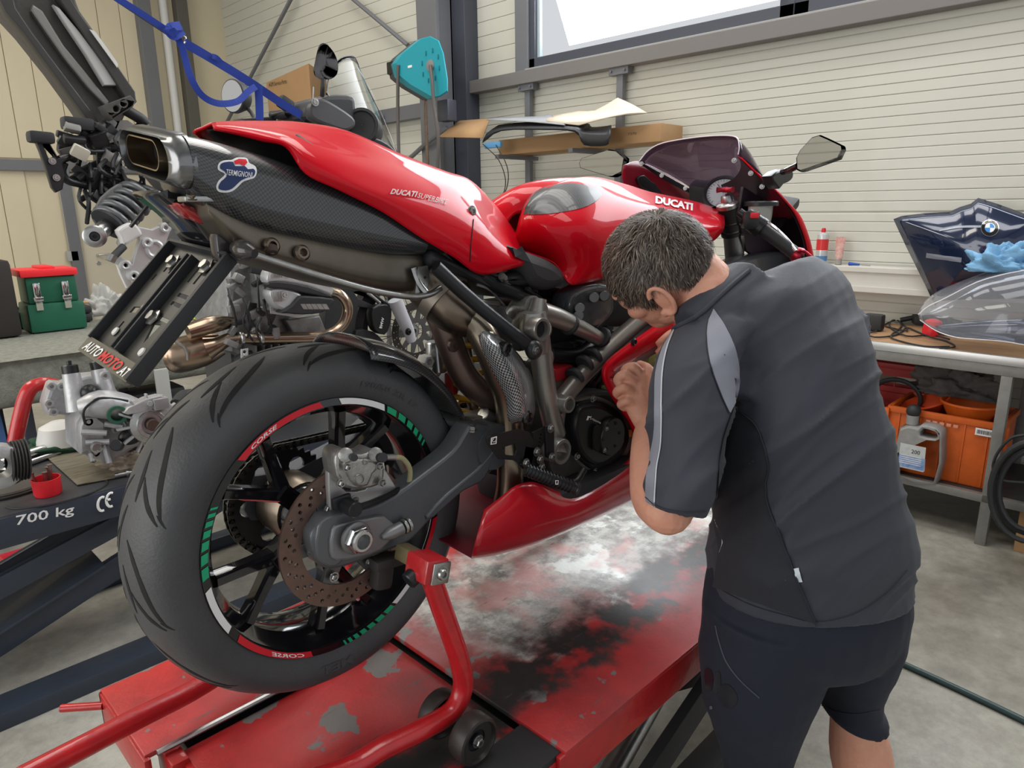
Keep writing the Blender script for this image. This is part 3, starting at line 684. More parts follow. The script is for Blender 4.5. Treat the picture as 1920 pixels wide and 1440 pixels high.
# far swingarm
b = MB(); b.add(*[plateY([(590, 1040), (612, 968), (700, 948), (800, 885), (872, 812), (918, 800), (920, 878), (868, 922), (765, 1018), (672, 1055), (603, 1062)], YS, .045)][0]); 
for v in b.v: v.y = 2 * YC - v.y
b.build('swingarm_far_leg', ANTH, bike)
b = MB(); pp = PY(905, 845, YS); b.add(*tube([(pp.x + .03, .92, pp.z), (pp.x + .03, 1.22, pp.z)], .045, 16)); b.build('swingarm_pivot', ANTH, bike)
# ---- rear brake caliper on its carrier
YB = .935
b = MB(); b.add(*plateY([(616, 890), (618, 935), (628, 975), (700, 955), (742, 925), (738, 905), (722, 880), (715, 862), (690, 850), (640, 852), (622, 868)], YB + .005, .012, holes=[[(640, 905), (665, 910), (690, 905), (685, 918), (650, 922)]], bev=.002, smooth=2)); b.build('caliper_bracket', mat('cast_light', (.52, .52, .52), .4, .6), bike)
cal = MB(); cal.add(*plateY([(634, 848), (650, 843), (668, 852), (690, 850), (700, 843), (716, 852), (722, 880), (717, 905), (695, 916), (662, 918), (640, 908), (630, 875)], YB - .022, .045, bev=.005, smooth=2))
cal.add(*plateY([(645, 872), (660, 862), (700, 862), (712, 875), (700, 890), (690, 912), (668, 912), (655, 890)], YB - .030, .02, bev=.005, smooth=2))
cal.add(*cyl(PY(648, 853, YB - .03), PY(648, 853, YB + .03), .012)); cal.add(*cyl(PY(704, 852, YB - .03), PY(704, 852, YB + .03), .012))
cal = cal.build('brake_caliper', SILVER, bike, auto=50)
for px, py in ((650, 876), (711, 874), (638, 906), (716, 905)): bolt(PY(px, py, YB - .03), (0, -1, 0), .0055, .007, STEEL, cal)
MB().add(*cyl(PY(660, 856, YB - .03), PY(664, 858, YB - .052), .006)).build('bleed_nipple', BLACKM, cal); MB().add(*cyl(PY(712, 858, YB - .03), PY(718, 858, YB - .05), .008)).build('hose_banjo', BLACKM, cal)
b = MB(); b.add(*text3('b', PY(680, 872, YB - .0305), PY(690, 872, YB - .0305), PY(680, 858, YB - .0305))); 
b.add(*tube([PY(674 + 9 * cos(t), 899 + 9 * sin(t), YB - .031) for t in [2 * pi * i / 14 for i in range(15)]], .0012, 5)); b.build('caliper_relief', mat('relief_grey', (.25, .25, .24), .4, .6), cal)
b = MB(); b.add(*tube([PY(722, 857, YB - .03), PY(738, 857, YB - .03), PY(755, 860, YB - .02), PY(768, 878, YB - .01), PY(768, 900, YB), PY(762, 918, YB + .01), PY(775, 905, .99)], .0045, 10, 4)); b.build('brake_hose', mat('clear_yellow_hose', (.42, .40, .22), .35), bike)
b = MB(); b.add(*cyl(PY(722, 857, YB - .03), PY(741, 857, YB - .03), .0055)); b.build('hose_fitting', STEEL, bike)
b = MB(); c0 = PY(645, 945, YB - .01); b.add(*cyl(c0, c0 + Vector((0, -.035, 0)), .013)); b.add(*box(PY(640, 940, YB - .012), (.034, .008, .02), bev=.004)); b.add(*tube([c0 + Vector((0, -.03, 0)), PY(660, 955, YB - .035), PY(690, 946, YB - .03), PY(715, 935, YB - .02), PY(745, 920, YB), PY(757, 916, YB + .02)], .006, 10, 4)); b.build('speed_sensor', BLACK, bike)
bolt(PY(664, 938, YB - .015), (0, -1, 0), .006, .006, STEEL, cal)
# ---- silencer (carbon) with oval outlet
MX = .37
def rrect(cx, yc, zc, hw, hh, rad, n=6, x=None, dx=None):
    P = []
    for (sy, sz, a0) in ((1, 1, 0), (-1, 1, 90), (-1, -1, 180), (1, -1, 270)):
        for i in range(n + 1):
            a = radians(a0 + 90 * i / n); P.append(Vector((cx, yc + (hw - rad) * sy + rad * cos(a), zc + (hh - rad) * sz + rad * sin(a))))
    return P
st = [((352, 262), (352, 352)), ((412, 272), (400, 390)), ((470, 286), (462, 424)), ((560, 312), (555, 449)), ((650, 345), (650, 466)), ((730, 385), (735, 474)), ((800, 425), (797, 473))]
R = []
for i, (t, l) in enumerate(st):
    a, c = PY(*t, .955), PY(*l, .955); hh = (a.z - c.z) / 2 + .004; cx = (a.x + c.x) / 2
    if i == 0: cx = MX + .008; 
    P = rrect(0, 1.055, (a.z + c.z) / 2, .107, hh, min(.045, hh * .75))
    for p in P:
        f = (p.z - (a.z + c.z) / 2) / hh; p.x = cx + (a.x - c.x) / 2 * f * (1 if i else 0); p.z += (p.y - .955) * .16 * max(0, 1 - i / 5)
    R.append(P)
V, F, uv = grid(R, 1, 5, closed=True, caps=False); sil = mk('silencer_sleeve', V, F, CARBON, bike, uv=uv, auto=50)
a, c = PY(352, 262, .955), PY(352, 352, .955); zc = (a.z + c.z) / 2; hh = (a.z - c.z) / 2 + .006
E1 = rrect(MX, 1.055, zc, .104, hh - .002, .035); E2 = rrect(MX - .008, 1.055, zc, .098, hh - .009, .03); E0 = rrect(MX + .014, 1.055, zc, .109, hh + .0005, .038)
E3 = rrect(MX - .008, 1.065, zc, .083, .027, .026); E4 = rrect(MX + .05, 1.07, zc, .072, .022, .021)
for E in (E0, E1, E2, E3, E4):
    for p in E: p.z += (p.y - .955) * .16
V, F, uv = grid([E0, E1, E2, E3, E4], 1, 3, closed=True); endc = mk('silencer_end_cap', V, F, mat('dark_polished_cap', (.26, .265, .27), .22, .85, 0, var=.3, vs=20), bike, uv=uv, auto=50)
zo = zc + .001; T1 = rrect(MX - .006, 1.083, zo, .058, .0185, .018); T2 = rrect(MX + .1, 1.083, zo, .058, .0185, .018); T3 = rrect(MX + .1, 1.083, zo, .001, .001, .0005); T0 = rrect(MX - .006, 1.083, zo, .060, .0205, .020); T00 = rrect(MX + .06, 1.083, zo, .060, .0205, .020)
for E in (T1, T2, T3, T0, T00):
    for p in E: p.z += (p.y - .955) * .16
V, F, uv = grid([T00, T0, T1, T2, T3], 1, 1, closed=True); mk('outlet_pipe', V, F, [mat('outlet_steel', (.35, .27, .19), .25, .95)], endc, auto=30)
S_ = [rrect(MX + .03, 1.083, zo, .0578, .0183, .018), rrect(MX + .03, 1.083, zo, .001, .001, .0005)]
for E in S_:
    for p in E: p.z += (p.y - .955) * .16
V, F, uv = grid(S_, 1, 1, closed=True); mk('outlet_disc', V, F, mat('outlet_black', (.015, .013, .012), .9), endc)  # flat black disc closing the outlet a little way in
b = MB(); b.add(*bx(MX - .004, MX + .07, .955, .985, zc - hh - .012, zc - hh - .004)); b.build('cap_clip', STEEL, endc)
for dx in (.0, .05): bolt(Vector((MX + dx + .005, .96, zc - hh - .008)), (0, -.3, 1), .006, .006, TITAN, endc)
bolt(Vector((MX - .004, 1.158, zc + hh * .3)), (-1, 0, 0), .005, .005, ALU, endc)
# badge on the sleeve
bs = bvh_of(sil)
shield = [(434, 300), (444, 296), (462, 297), (467, 306), (478, 312), (481, 322), (477, 333), (466, 337), (455, 341), (446, 350), (436, 358), (424, 361), (409, 359), (405, 349), (410, 338), (419, 330), (420, 325), (408, 318), (410, 306), (420, 301)]
def shrink(P, k): 
    cx = sum(p[0] for p in P) / len(P); cy = sum(p[1] for p in P) / len(P); return [(cx + (a - cx) * k, cy + (b_ - cy) * k) for a, b_ in P]
b = MB(); b.add(*drape_poly(shield, bs, off=.0008, sub=3, c=(442, 326))); badge = b.build('silencer_badge', WHITE, bike)
inner = [(420, 305), (436, 304), (440, 312), (458, 312), (464, 318), (474, 317), (478, 323), (474, 331), (464, 333), (452, 338), (443, 346), (434, 354), (423, 357), (411, 355), (409, 349), (414, 340), (424, 331), (421, 322), (412, 316), (413, 308)]
b = MB(); b.add(*drape_poly(inner, bs, off=.0014, sub=2, c=(440, 328))); b.build('badge_field', NAVYP, badge)
b = MB(); b.add(*drape_poly([(437, 303), (447, 299), (460, 300), (463, 306), (457, 312), (448, 308), (440, 309)], bs, rings=3, off=.0018, sub=1)); b.build('badge_cap', REDP, badge)
b = MB(); b.add(*drape_text('TERMIGNONI', (421, 328), (470, 334), (422.5, 318), bs, off=.0035, bold=.005)); b.build('badge_lettering', WHITE, badge, smooth=False)
# lower steel shell of the silencer
st = [((385, 380), (392, 398)), ((440, 400), (442, 452)), ((500, 425), (494, 482)), ((580, 440), (575, 508)), ((660, 455), (655, 532)), ((730, 465), (730, 548)), ((790, 468), (785, 545)), ((815, 470), (812, 520))]
R = []
for i, (t, l) in enumerate(st):
    a, c = PY(*t, .965), PY(*l, .965); hh = (a.z - c.z) / 2 + .004; cx = (a.x + c.x) / 2; P = rrect(0, 1.06, (a.z + c.z) / 2, .098 - (.03 if i == len(st) - 1 else 0), hh, min(.04, hh * .8))
    for p in P: f = (p.z - (a.z + c.z) / 2) / hh; p.x = cx + (a.x - c.x) / 2 * f
    R.append(P)
V, F, uv = grid(R, 1, 5, closed=True, caps=True); shl = mk('silencer_lower_shell', V, F, TIHEAT, bike, uv=uv, auto=50)
b = MB(); b.add(*tube([PY(478, 478, .95), PY(540, 498, .945), PY(610, 520, .94), PY(700, 545, .94), PY(770, 556, .94), PY(805, 552, .94), PY(826, 540, .94)], .0055, 10, 4)); b.build('shell_edge_tube', STEEL, bike)
for px, py in ((507, 462), (564, 475)): 
    b = MB(); c0 = PY(px, py, .958); b.add(*lathe(c0, (0, -1, .2), [(.012, 0), (.012, .006), (.009, .009), (.006, .009), (.006, .0), (.001, 0)], 18)); b.build('shell_boss', TITAN, shl)
b = MB(); b.add(*cyl(PY(508, 462, .955), PY(510, 475, .95), .009, 14)); b.build('rubber_bush', mat('brown_rubber', (.05, .03, .025), .7), shl)
b = MB(); b.add(*tube([PY(776, 502, .95), PY(786, 530, .945), PY(800, 548, .94)], .006, 8, 2, flat=(1, .3, (1, 0, 0)))); b.add(*plateY([(786, 500), (802, 498), (806, 520), (798, 548), (778, 552)], .945, .003, holes=[circ(793, 533, 3, 8), circ(797, 520, 3, 8)])); b.build('shell_bracket', STEEL, bike)
# ---- exhaust pipes
def pxtube(name, pts, r, m, par=bike, n=16, sub=4, **k): return MB().add(*tube([PY(a, c, y) for a, c, y in pts], r, n, sub)).build(name, m, par, **k)
pxtube('exhaust_collector', [(800, 520, 1.03), (835, 560, 1.0), (862, 588, .975), (888, 612, .96)], [.052, .050, .044, .027], TITAN)
b = MB(); b.add(*tube([PY(822, 546, 1.01), PY(838, 562, .995)], .0525, 24)); b.build('collector_sleeve', mat('dull_titanium', (.30, .26, .22), .4, .8), bike)
pxtube('exhaust_pipe', [(858, 585, .97), (893, 610, .95), (918, 655, .93), (935, 700, .93), (950, 740, .93), (957, 790, .93), (957, 850, .93), (957, 905, .93), (950, 945, .94)], .0275, mat('titanium_pipe', (.40, .34, .26), .28, .95, 0, var=.35, vs=7, col2=(.22, .18, .14)), n=20)
pxtube('exhaust_pipe', [(812, 565, 1.04), (832, 610, 1.02), (848, 655, 1.01), (872, 705, 1.0), (905, 738, .99), (940, 752, .98)], .0265, mat('brown_header', (.20, .135, .11), .38, .75, 0, var=.4, vs=8, col2=(.13, .09, .08)), n=20)
b = MB(); c0 = PY(848, 648, .982); b.add(*lathe(c0, (0, -1, 0), [(.012, 0), (.012, .006), (.006, .007), (.004, .007), (.004, .003), (.0005, .003)], 16)); b.build('pipe_boss', mat('brown_header', (0, 0, 0)), bike)
# carbon heel shield over the pipe
Lf = [(897, 628, .905), (902, 650, .893), (925, 700, .887), (948, 745, .887), (952, 785, .890), (961, 795, .897)]
Md = [(906, 621, .888), (930, 650, .862), (955, 690, .856), (975, 730, .856), (980, 770, .862), (980, 792, .882)]
Rt = [(925, 622, .905), (965, 655, .905), (990, 690, .905), (1003, 725, .91), (1006, 770, .915), (998, 798, .915)]
mid = lambda A, B, k, dy: [((a[0] + c[0]) / 2, (a[1] + c[1]) / 2, (a[2] + c[2]) / 2 + dy) for a, c in zip(A, B)]
rows = [Lf, mid(Lf, Md, .5, -.009), Md, mid(Md, Rt, .5, -.010), Rt]
V, F, uv = grid([[PY(*p) for p in r] for r in rows], 4, 4); hsh = mk('exhaust_heat_guard', V, F, CARBON2, bike, uv=uv); s = hsh.modifiers.new('s', 'SOLIDIFY'); s.thickness = .003
for px, py, yy in ((950, 655, .86), (988, 782, .875)):
    c0 = PY(px, py, yy); b = MB(); b.add(*lathe(c0, (0, -1, 0), [(.013, -.012), (.013, .004), (.010, .006), (.006, .005), (.005, .002), (.0005, .002)], 20)); b.build('guard_bolt', BLACKG, hsh)
# ---- rear shock: spring and canister behind the pipe
b = MB(); pts = []; A, B = PY(858, 600, 1.10), PY(893, 800, 1.06)
ax = B - A; u = Vector((1, 0, 0)); w = Vector((0, 1, 0)); N = 8 * 16
for i in range(N + 1):
    t = i / N; a = 2 * pi * 8 * t; pts.append(A + ax * t + (u * cos(a) + w * sin(a)) * .036)
b.add(*tube(pts, .0062, 8)); b.build('shock_spring', GOLD, bike)
b = MB(); b.add(*cyl(PY(850, 560, 1.10), PY(875, 700, 1.08), .020)); b.add(*cyl(PY(878, 716, 1.08), PY(897, 822, 1.06), .012)); b.build('shock_body', STEEL, bike)
b = MB(); b.add(*cyl(PY(818, 640, 1.12), PY(820, 697, 1.12), .023)); b.build('shock_reservoir', ALU, bike)
b = MB(); b.add(*cyl(PY(846, 700, 1.09), PY(846, 738, 1.09), .014)); b.build('reservoir_label', REDBOX, bike)
b = MB(); b.add(*lathe(PY(797, 677, 1.1), (0, -1, 0), [(.014, -.01), (.014, .012), (.012, .015), (.007, .015), (.006, 0), (.0005, 0)], 6)); b.build('linkage_nut', PLASTIC_W, bike)
b = MB(); b.add(*cyl(PY(800, 700, 1.12), PY(820, 770, 1.12), .012)); b.add(*cyl(PY(780, 690, 1.12), PY(800, 668, 1.12), .008)); b.add(*box(PY(905, 785, 1.0), (.09, .05, .03))); b.add(*cyl(PY(905, 775, .98), PY(940, 800, .98), .014)); b.build('shock_linkage', SILVER, bike)
# ---- rear hugger mudguard
A_ = [(.318, 74), (.322, 62), (.326, 50), (.328, 36), (.328, 24), (.325, 14)]
R = []
for dy, dr in ((-.098, -.022), (-.085, -.004), (-.05, .008), (0, .012), (.05, .008), (.085, -.004), (.098, -.022)):
    R.append([wl_(r + dr, radians(a), dy) for r, a in A_])
V, F, uv = grid(R, 4, 2); hug = mk('rear_hugger', V, F, CARBON, bike, uv=uv); s = hug.modifiers.new('s', 'SOLIDIFY'); s.thickness = .003
bolt(PY(884, 806, .93), (0, -.3, 1), .008, .01, STEEL, hug)
# ---- frame tubes
YF = .905
pxtube('frame_tube', [(1008, 600, YF), (1016, 680, YF), (1028, 760, YF), (1042, 815, YF)], .0215, FRAME, n=18)
pxtube('frame_tube', [(1012, 585, YF), (1050, 598, YF), (1100, 622, YF), (1142, 648, YF + .01)], [.021, .020, .0165, .016], FRAME, n=18)
pxtube('frame_tube', [(1040, 765, YF), (1090, 705, YF), (1150, 645, YF), (1225, 580, YF), (1300, 515, YF)], .0195, mat('frame_dull', (.25, .235, .21), .38, .6, .1, var=.25, vs=9), n=18)
pxtube('frame_tube', [(1000, 560, 1.0), (1040, 570, 1.15), (1060, 575, 1.2)], .016, FRAME)
pxtube('frame_tube', [(1050, 762, YF), (1046, 800, YF), (1040, 840, YF)], [.014, .013, .016], FRAME)
lug = MB(); MB().add(*lathe(PY(1015, 618, .868), (0, -1, 0), [(.0155, -.006), (.0005, -.006)], 20)).build('bore_shade_disc', GROOVE, bike); lug.add(*cyl(PY(1008, 618, .93), PY(1013, 618, .885), .0225, 24)); lug.add(*lathe(PY(1015, 618, .868), (0, -1, 0), [(.0225, -.022), (.0225, .001), (.0215, .003), (.0165, .003), (.0155, -.008)], 24))  # black disc stands in for the shade inside the hollow tube
lug.add(*tube([PY(1000, 585, YF), PY(1002, 620, YF), PY(1008, 660, YF)], [.024, .030, .024], 14, 3)); lug.add(*tube([PY(1012, 560, YF + .01), PY(1005, 600, YF + .01)], [.014, .022], 12, 2)); lug.add(*ball(PY(1020, 672, YF + .004), .022, (1, .8, 1.2)))
lug.build('frame_lug', FRAME, bike); MB().add(*tube([PY(1040, 820, YF), PY(1040, 850, YF - .01)], [.02, .026], 14)).build('frame_foot', FRAME, bike)
for px, py, r in ((1060, 757, .0175), (1047, 845, .027)):
    c0 = PY(px, py, .882); b = MB(); b.add(*lathe(c0, (0, -1, 0), [(r, -.03), (r, .010), (r * .95, .012), (r * .72, .012), (r * .68, -.004), (.001, -.004)], 28)); b.build('frame_lug', FRAME, bike)
pxtube('subframe_tube', [(816, 500, .925), (870, 550, .91), (940, 608, .89), (1001, 655, .875)], .0125, BLACK, n=14)
b = MB(); b.add(*ball(PY(1001, 656, .868), .016, (1.2, .8, 1.2))); b.build('subframe_lug', BLACK, bike); bolt(PY(1004, 657, .858), (0, -1, 0), .007, .006, STEEL, bike)
pxtube('subframe_tube', [(850, 468, .97), (920, 530, .96), (1000, 560, .96)], .015, BLACK, n=12)
for px, py in ((1068, 608), (1112, 668), (1128, 632), (1096, 682), (1078, 706)):
    c0 = PY(px, py, YF); d = (PY(1140, 648, YF) - PY(1050, 598, YF)).normalized() if px in (1068, 1128) else (PY(1150, 645, YF) - PY(1090, 705, YF)).normalized()
    b = MB(); b.add(*cyl(c0 - d * .006, c0 + d * .006, .0222, 18)); b.build('rubber_band', BLACKM, bike)
# ---- engine and clutch cover
YE = .90
eng = MB()
eng.add(*plateY([(1040, 770), (1075, 745), (1110, 735), (1150, 735), (1180, 760), (1195, 810), (1185, 860), (1150, 900), (1100, 915), (1050, 905), (1030, 870), (1028, 820)], YE + .01, .30, bev=.01, smooth=3))
eng = eng.build('engine_case', mat('engine_grey', (.13, .125, .115), .5, .5, 0, var=.3, vs=12, bump=.1, bs=80), bike)
cc = PY(1118, 818, YE); 
co = [(1082, 762), (1100, 752), (1130, 752), (1165, 775), (1182, 815), (1172, 850), (1140, 878), (1115, 882), (1090, 862), (1078, 835), (1074, 800)]
b = MB(); b.add(*plateY(shrink(co, 1.09), YE - .002, .02, bev=.004, smooth=3)); clc = b.build('clutch_cover_flange', mat('case_alloy', (.33, .31, .28), .45, .6), bike)
b = MB(); b.add(*plateY(co, YE - .012, .03, bev=.006, smooth=3)); b.add(*plateY(shrink(co, .86), YE - .024, .03, bev=.008, smooth=3)); ccv = b.build('clutch_cover', BLACK, bike)
b = MB(); b.add(*lathe(PY(1146, 818, YE - .03), (0, -1, 0), [(.043, -.02), (.043, .002), (.041, .006), (.040, .006)], 48, capb=True)); cap = b.build('clutch_cap', BLACK, ccv)
V, F = plateY([(1116, 803), (1128, 799), (1126, 842), (1115, 842)], YE - .0335, .006, bev=.001, smooth=2); mk('cover_slot', V, F, GROOVE, ccv)
for px, py in ((1137, 803), (1133, 844)): bolt(PY(px, py, YE - .036), (0, -1, 0), .0042, .004, STEEL, ccv)
for k in range(6): a = k * pi / 3; bolt(PY(1146, 818, YE - .036) + Vector((.03 * cos(a), 0, .03 * sin(a))), (0, -1, 0), .003, .003, BLACK, cap)
for px, py in ((1111, 747), (1080, 803), (1081, 855), (1116, 884)): bolt(PY(px, py, YE - .012), (0, -1, 0), .006, .006, STEEL, clc)
b = MB(); b.add(*text3('rizoma', PY(1109, 787, YE - .033), PY(1126, 795, YE - .033), PY(1110.5, 783, YE - .033), .01)); b.add(*plateY([(1100, 788), (1103, 780), (1108, 781), (1107, 783.5), (1104.5, 783), (1103, 788)], YE - .033, .001)); b.add(*tube([PY(1107, 787, YE - .033), PY(1109, 780, YE - .033)], .0004, 4)); b.build('cover_lettering', WHITE, ccv, smooth=False)
# belt cover behind the head of the man
b = MB(); bc = [(1062, 575), (1070, 552), (1095, 535), (1130, 528), (1152, 535), (1156, 570), (1150, 595), (1120, 622), (1090, 612), (1065, 595)]
b.add(*plateY(bc, YE + .02, .05, bev=.012, smooth=3)); bel = b.build('belt_cover', mat('dark_glass_cover', (.03, .034, .038), .22, .1, .5), bike)
b = MB(); b.add(*plateY(shrink(bc, .86), YE + .012, .02, bev=.006, smooth=3)); b.build('belt_cover_face', mat('grey_clear_cover', (.075, .085, .09), .25, .2, .5, var=.6, vs=25), bel)
for px, py in ((1087, 578), (1114, 558), (1133, 555), (1085, 592)): 
    b = MB(); b.add(*cyl(PY(px, py, YE + .012), PY(px, py, YE - .002), .011, 16)); b.build('cover_boss', mat('boss_dark', (.10, .10, .10), .3, .6), bel)
pxtube('coolant_hose', [(1030, 665, .96), (1075, 668, .95), (1100, 655, .95), (1125, 640, .96)], .017, BLACK)
pxtube('coolant_hose', [(985, 535, 1.0), (1030, 548, 1.0), (1060, 555, 1.0)], .013, BLACK)
b = MB(); b.add(*box(PY(1045, 697, .95), (.055, .04, .028), bev=.004)); b.build('red_connector', mat('connector_red', (.5, .02, .03), .4), bike)
b = MB(); b.add(*box(PY(1045, 720, .96), (.05, .03, .05), bev=.004)); b.build('clear_reservoir', mat('dull_amber', (.32, .26, .2), .5), bike)
# dark block filling the engine bay: cylinders with fins, air box, wiring
b = MB()
for i in range(9): b.add(*box(PY(1065 + i * 5, 650 + i * 9, 1.03), (.16, .16, .006), (0, radians(-35), 0), .001))
b.add(*box(PY(1080, 690, 1.06), (.15, .14, .12), (0, radians(-35), 0), .01)); b.add(*box(PY(990, 600, 1.07), (.22, .16, .10), (0, 0, 0), .02)); b.add(*box(PY(1120, 560, 1.06), (.30, .2, .12), (0, .1, 0), .02)); b.add(*box(PY(1110, 740, 1.05), (.2, .2, .16), (0, 0, 0), .02)); b.add(*box(PY(960, 760, 1.07), (.1, .18, .2), (0, 0, 0), .02))
b.build('engine_cylinder', mat('dark_alloy', (.045, .046, .05), .5, .4), bike)
random.seed(3)
for i in range(16):
    x0, y0 = random.uniform(860, 1000), random.uniform(500, 560); x1, y1 = x0 + random.uniform(30, 90), y0 + random.uniform(10, 60)
    pxtube('wiring', [(x0, y0, 1.0 - random.uniform(0, .06)), ((x0 + x1) / 2, (y0 + y1) / 2 + random.uniform(-10, 10), .96), (x1, y1, 1.0)], random.uniform(.003, .008), BLACK if i % 3 else SILVER, n=8)
for i in range(10):
    x0, y0 = random.uniform(1040, 1120), random.uniform(640, 740)
    b = MB(); b.add(*box(PY(x0, y0, random.uniform(.95, .99)), (random.uniform(.02, .05), .02, random.uniform(.01, .03)), (0, random.uniform(-1, 1), 0), .003)); b.build('engine_bracket', BLACK if i % 2 else mat('dark_steel', (0, 0, 0)), bike)
pxtube('frame_cross_casting', [(955, 590, .99), (975, 575, .97), (1000, 575, .93)], [.012, .02, .022], SILVER)
pxtube('frame_cross_casting', [(965, 625, .99), (975, 600, .97), (990, 590, .94)], [.01, .014, .016], SILVER)
pxtube('lower_frame_brace', [(920, 870, 1.0), (960, 880, .98), (1020, 890, .97)], .02, BLACKM)
b = MB(); b.add(*box(PY(1050, 892, .98), (.30, .25, .07), (0, 0, 0), .02)); b.build('engine_sump', mat('dark_alloy', (0, 0, 0)), bike)
# ---- rear set: heel guard, foot peg, levers
YH = .865
V, F = plateY([(912.5, 822), (920, 816), (976, 804.6), (993, 811), (1004, 832), (1002, 853), (995, 874), (983, 873), (962, 863), (936, 861), (913.6, 831)], YH, .004, holes=[[(941, 840), (966, 832), (969, 844), (965, 855), (949, 853)]], bev=.0008, smooth=1); hg = mk('heel_guard', V, F, BLACK, bike, smooth=False)
b = MB(); b.add(*plateY([(921, 821), (932, 818), (931, 832), (920, 834)], YH - .0008, .0006, holes=[[(923, 822.5), (930.4, 820.4), (929.6, 831), (922, 832)]])); b.add(*tube([PY(926 + 2.6 * cos(t), 826 + 3 * sin(t), YH - .001) for t in [2 * pi * i / 8 for i in range(7)]], .0006, 4)); b.build('guard_emblem', WHITE, hg, smooth=False)
V, F = plateY([(1024, 800), (1034, 796), (1040, 802), (1040, 855), (1034, 862), (1026, 858)], YH - .002, .008, bev=.002, smooth=1); mk('peg_bracket', V, F, BLACK, bike)
V, F = plateY([(985, 835), (1000, 838), (1015, 845), (1022, 870), (1012, 890), (990, 885), (978, 872)], YH - .0, .012, bev=.002, smooth=1); mk('peg_bracket', V, F, BLACK, bike)
V, F = plateY([(1000, 812), (1025, 800), (1030, 812), (1012, 845), (1002, 842)], YH + .004, .006, holes=[circ(1014 - i * 1.2, 815 + i * 7, 1.8, 8) for i in range(4)]); mk('adjuster_plate', V, F, BLACK, bike)
for px, py in ((1032, 803), (1034, 857), (1012, 861), (1015, 876), (1006, 847), (986, 868)): bolt(PY(px, py, YH - .006), (0, -1, 0), .0068, .006, STEEL, bike)
pg = MB(); A, B = PY(985, 880, YH - .01), PY(1078, 915, .80); pg.add(*tube([A, B], .011, 16)); d = (B - A)
for i in range(14): c0 = A + d * (i + .5) / 15; pg.add(*tube([c0, c0 + d * .022], .0135, 14))
pg.add(*cyl(B, B + d.normalized() * .006, .0135)); pg = pg.build('foot_peg', BLACK, bike); bolt(B + d.normalized() * .005, d, .005, .003, STEEL, pg)
pxtube('brake_pedal', [(995, 885, .88), (1030, 895, .86), (1075, 905, .84), (1095, 880, .84)], .007, BLACK)
b = MB(); b.add(*tube([PY(1042, 908, .805), PY(1046, 908, .80), PY(1047, 901, .80), PY(1042, 901, .805), PY(1042, 908, .805)], .0008, 4)); b.build('peg_emblem', WHITE, pg)
# ---- belly fairing
U = [(907, 957), (935, 935), (968, 910), (1005, 905), (1052, 924), (1082, 922), (1130, 895), (1172, 868), (1200, 840), (1290, 800)]
L = [(884, 1046), (930, 1039), (980, 1026), (1030, 1009), (1080, 989), (1130, 966), (1180, 942), (1215, 925), (1260, 905), (1340, 870)]
def lerpc(A, B, t): return [(a[0] + (c[0] - a[0]) * t, a[1] + (c[1] - a[1]) * t) for a, c in zip(A, B)]
RD = mat('red_paint_scuffed', (.52, .006, .018), .3, 0, .7, var=.2, vs=8)
bel = shell('belly_fairing', [(.868, U), (.848, lerpc(U, L, .35)), (.845, lerpc(U, L, .7)), (.862, lerpc(U, L, .93)), (.885, L)], RD, mirror=False, th=.003)
b = MB(); b.add(*tube([PY(*p, .862) for p in ((1149, 892), (1140, 910), (1134, 925))], .003, 8, 3)); b.add(*tube([PY(*p, .848) for p in ((990, 978), (1000, 972))], .003, 8)); b.build('fairing_slot', GROOVE, bel)
# far side and inner wall of the belly fairing
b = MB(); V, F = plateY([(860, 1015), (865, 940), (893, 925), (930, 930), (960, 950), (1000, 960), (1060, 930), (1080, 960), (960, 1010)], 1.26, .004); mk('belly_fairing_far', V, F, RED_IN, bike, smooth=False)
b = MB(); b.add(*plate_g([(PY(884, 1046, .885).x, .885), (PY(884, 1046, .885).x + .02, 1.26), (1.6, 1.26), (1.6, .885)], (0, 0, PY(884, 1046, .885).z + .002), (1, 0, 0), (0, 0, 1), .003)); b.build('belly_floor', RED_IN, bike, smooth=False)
# side fairing frame around the opening
SL = [(1262, 585), (1225, 612), (1185, 640), (1148, 668), (1130, 690), (1132, 716), (1152, 752), (1178, 790), (1192, 825), (1193, 860)]
SI = [(1275, 622), (1245, 640), (1210, 662), (1178, 680), (1156, 694), (1150, 712), (1172, 745), (1205, 780), (1232, 815), (1250, 850)]
sf = shell('side_fairing', [(.868, SL), (.852, lerpc(SL, SI, .18)), (.850, lerpc(SL, SI, .6)), (.862, SI)], RED, mirror=False, th=.003)
IN = [(1290, 625), (1255, 650), (1220, 668), (1190, 690), (1165, 702), (1162, 715), (1182, 745), (1212, 780), (1238, 815), (1255, 850)]
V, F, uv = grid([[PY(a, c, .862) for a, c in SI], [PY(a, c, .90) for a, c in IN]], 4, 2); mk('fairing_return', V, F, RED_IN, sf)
shell('side_fairing', [(.855, [(1250, 655), (1290, 640), (1350, 620), (1450, 590)]), (.845, [(1238, 700), (1290, 690), (1350, 670), (1460, 640)]), (.852, [(1225, 770), (1280, 800), (1350, 800), (1480, 760)])], RED, mirror=False, th=.003)
b = MB(); b.add(*lathe(PY(1187, 641, .852), (0, -1, 0), [(.008, 0), (.008, .004), (.006, .006), (.003, .004), (.0005, .004)], 16)); b.build('fairing_screw', BLACK, sf)
pxtube('fairing_seam', [(1134, 706, .853), (1150, 708, .848)], .0012, GROOVE)
LM = mat('lime_inner_plastic', (.55, .62, .22), .5, var=.4, vs=20)
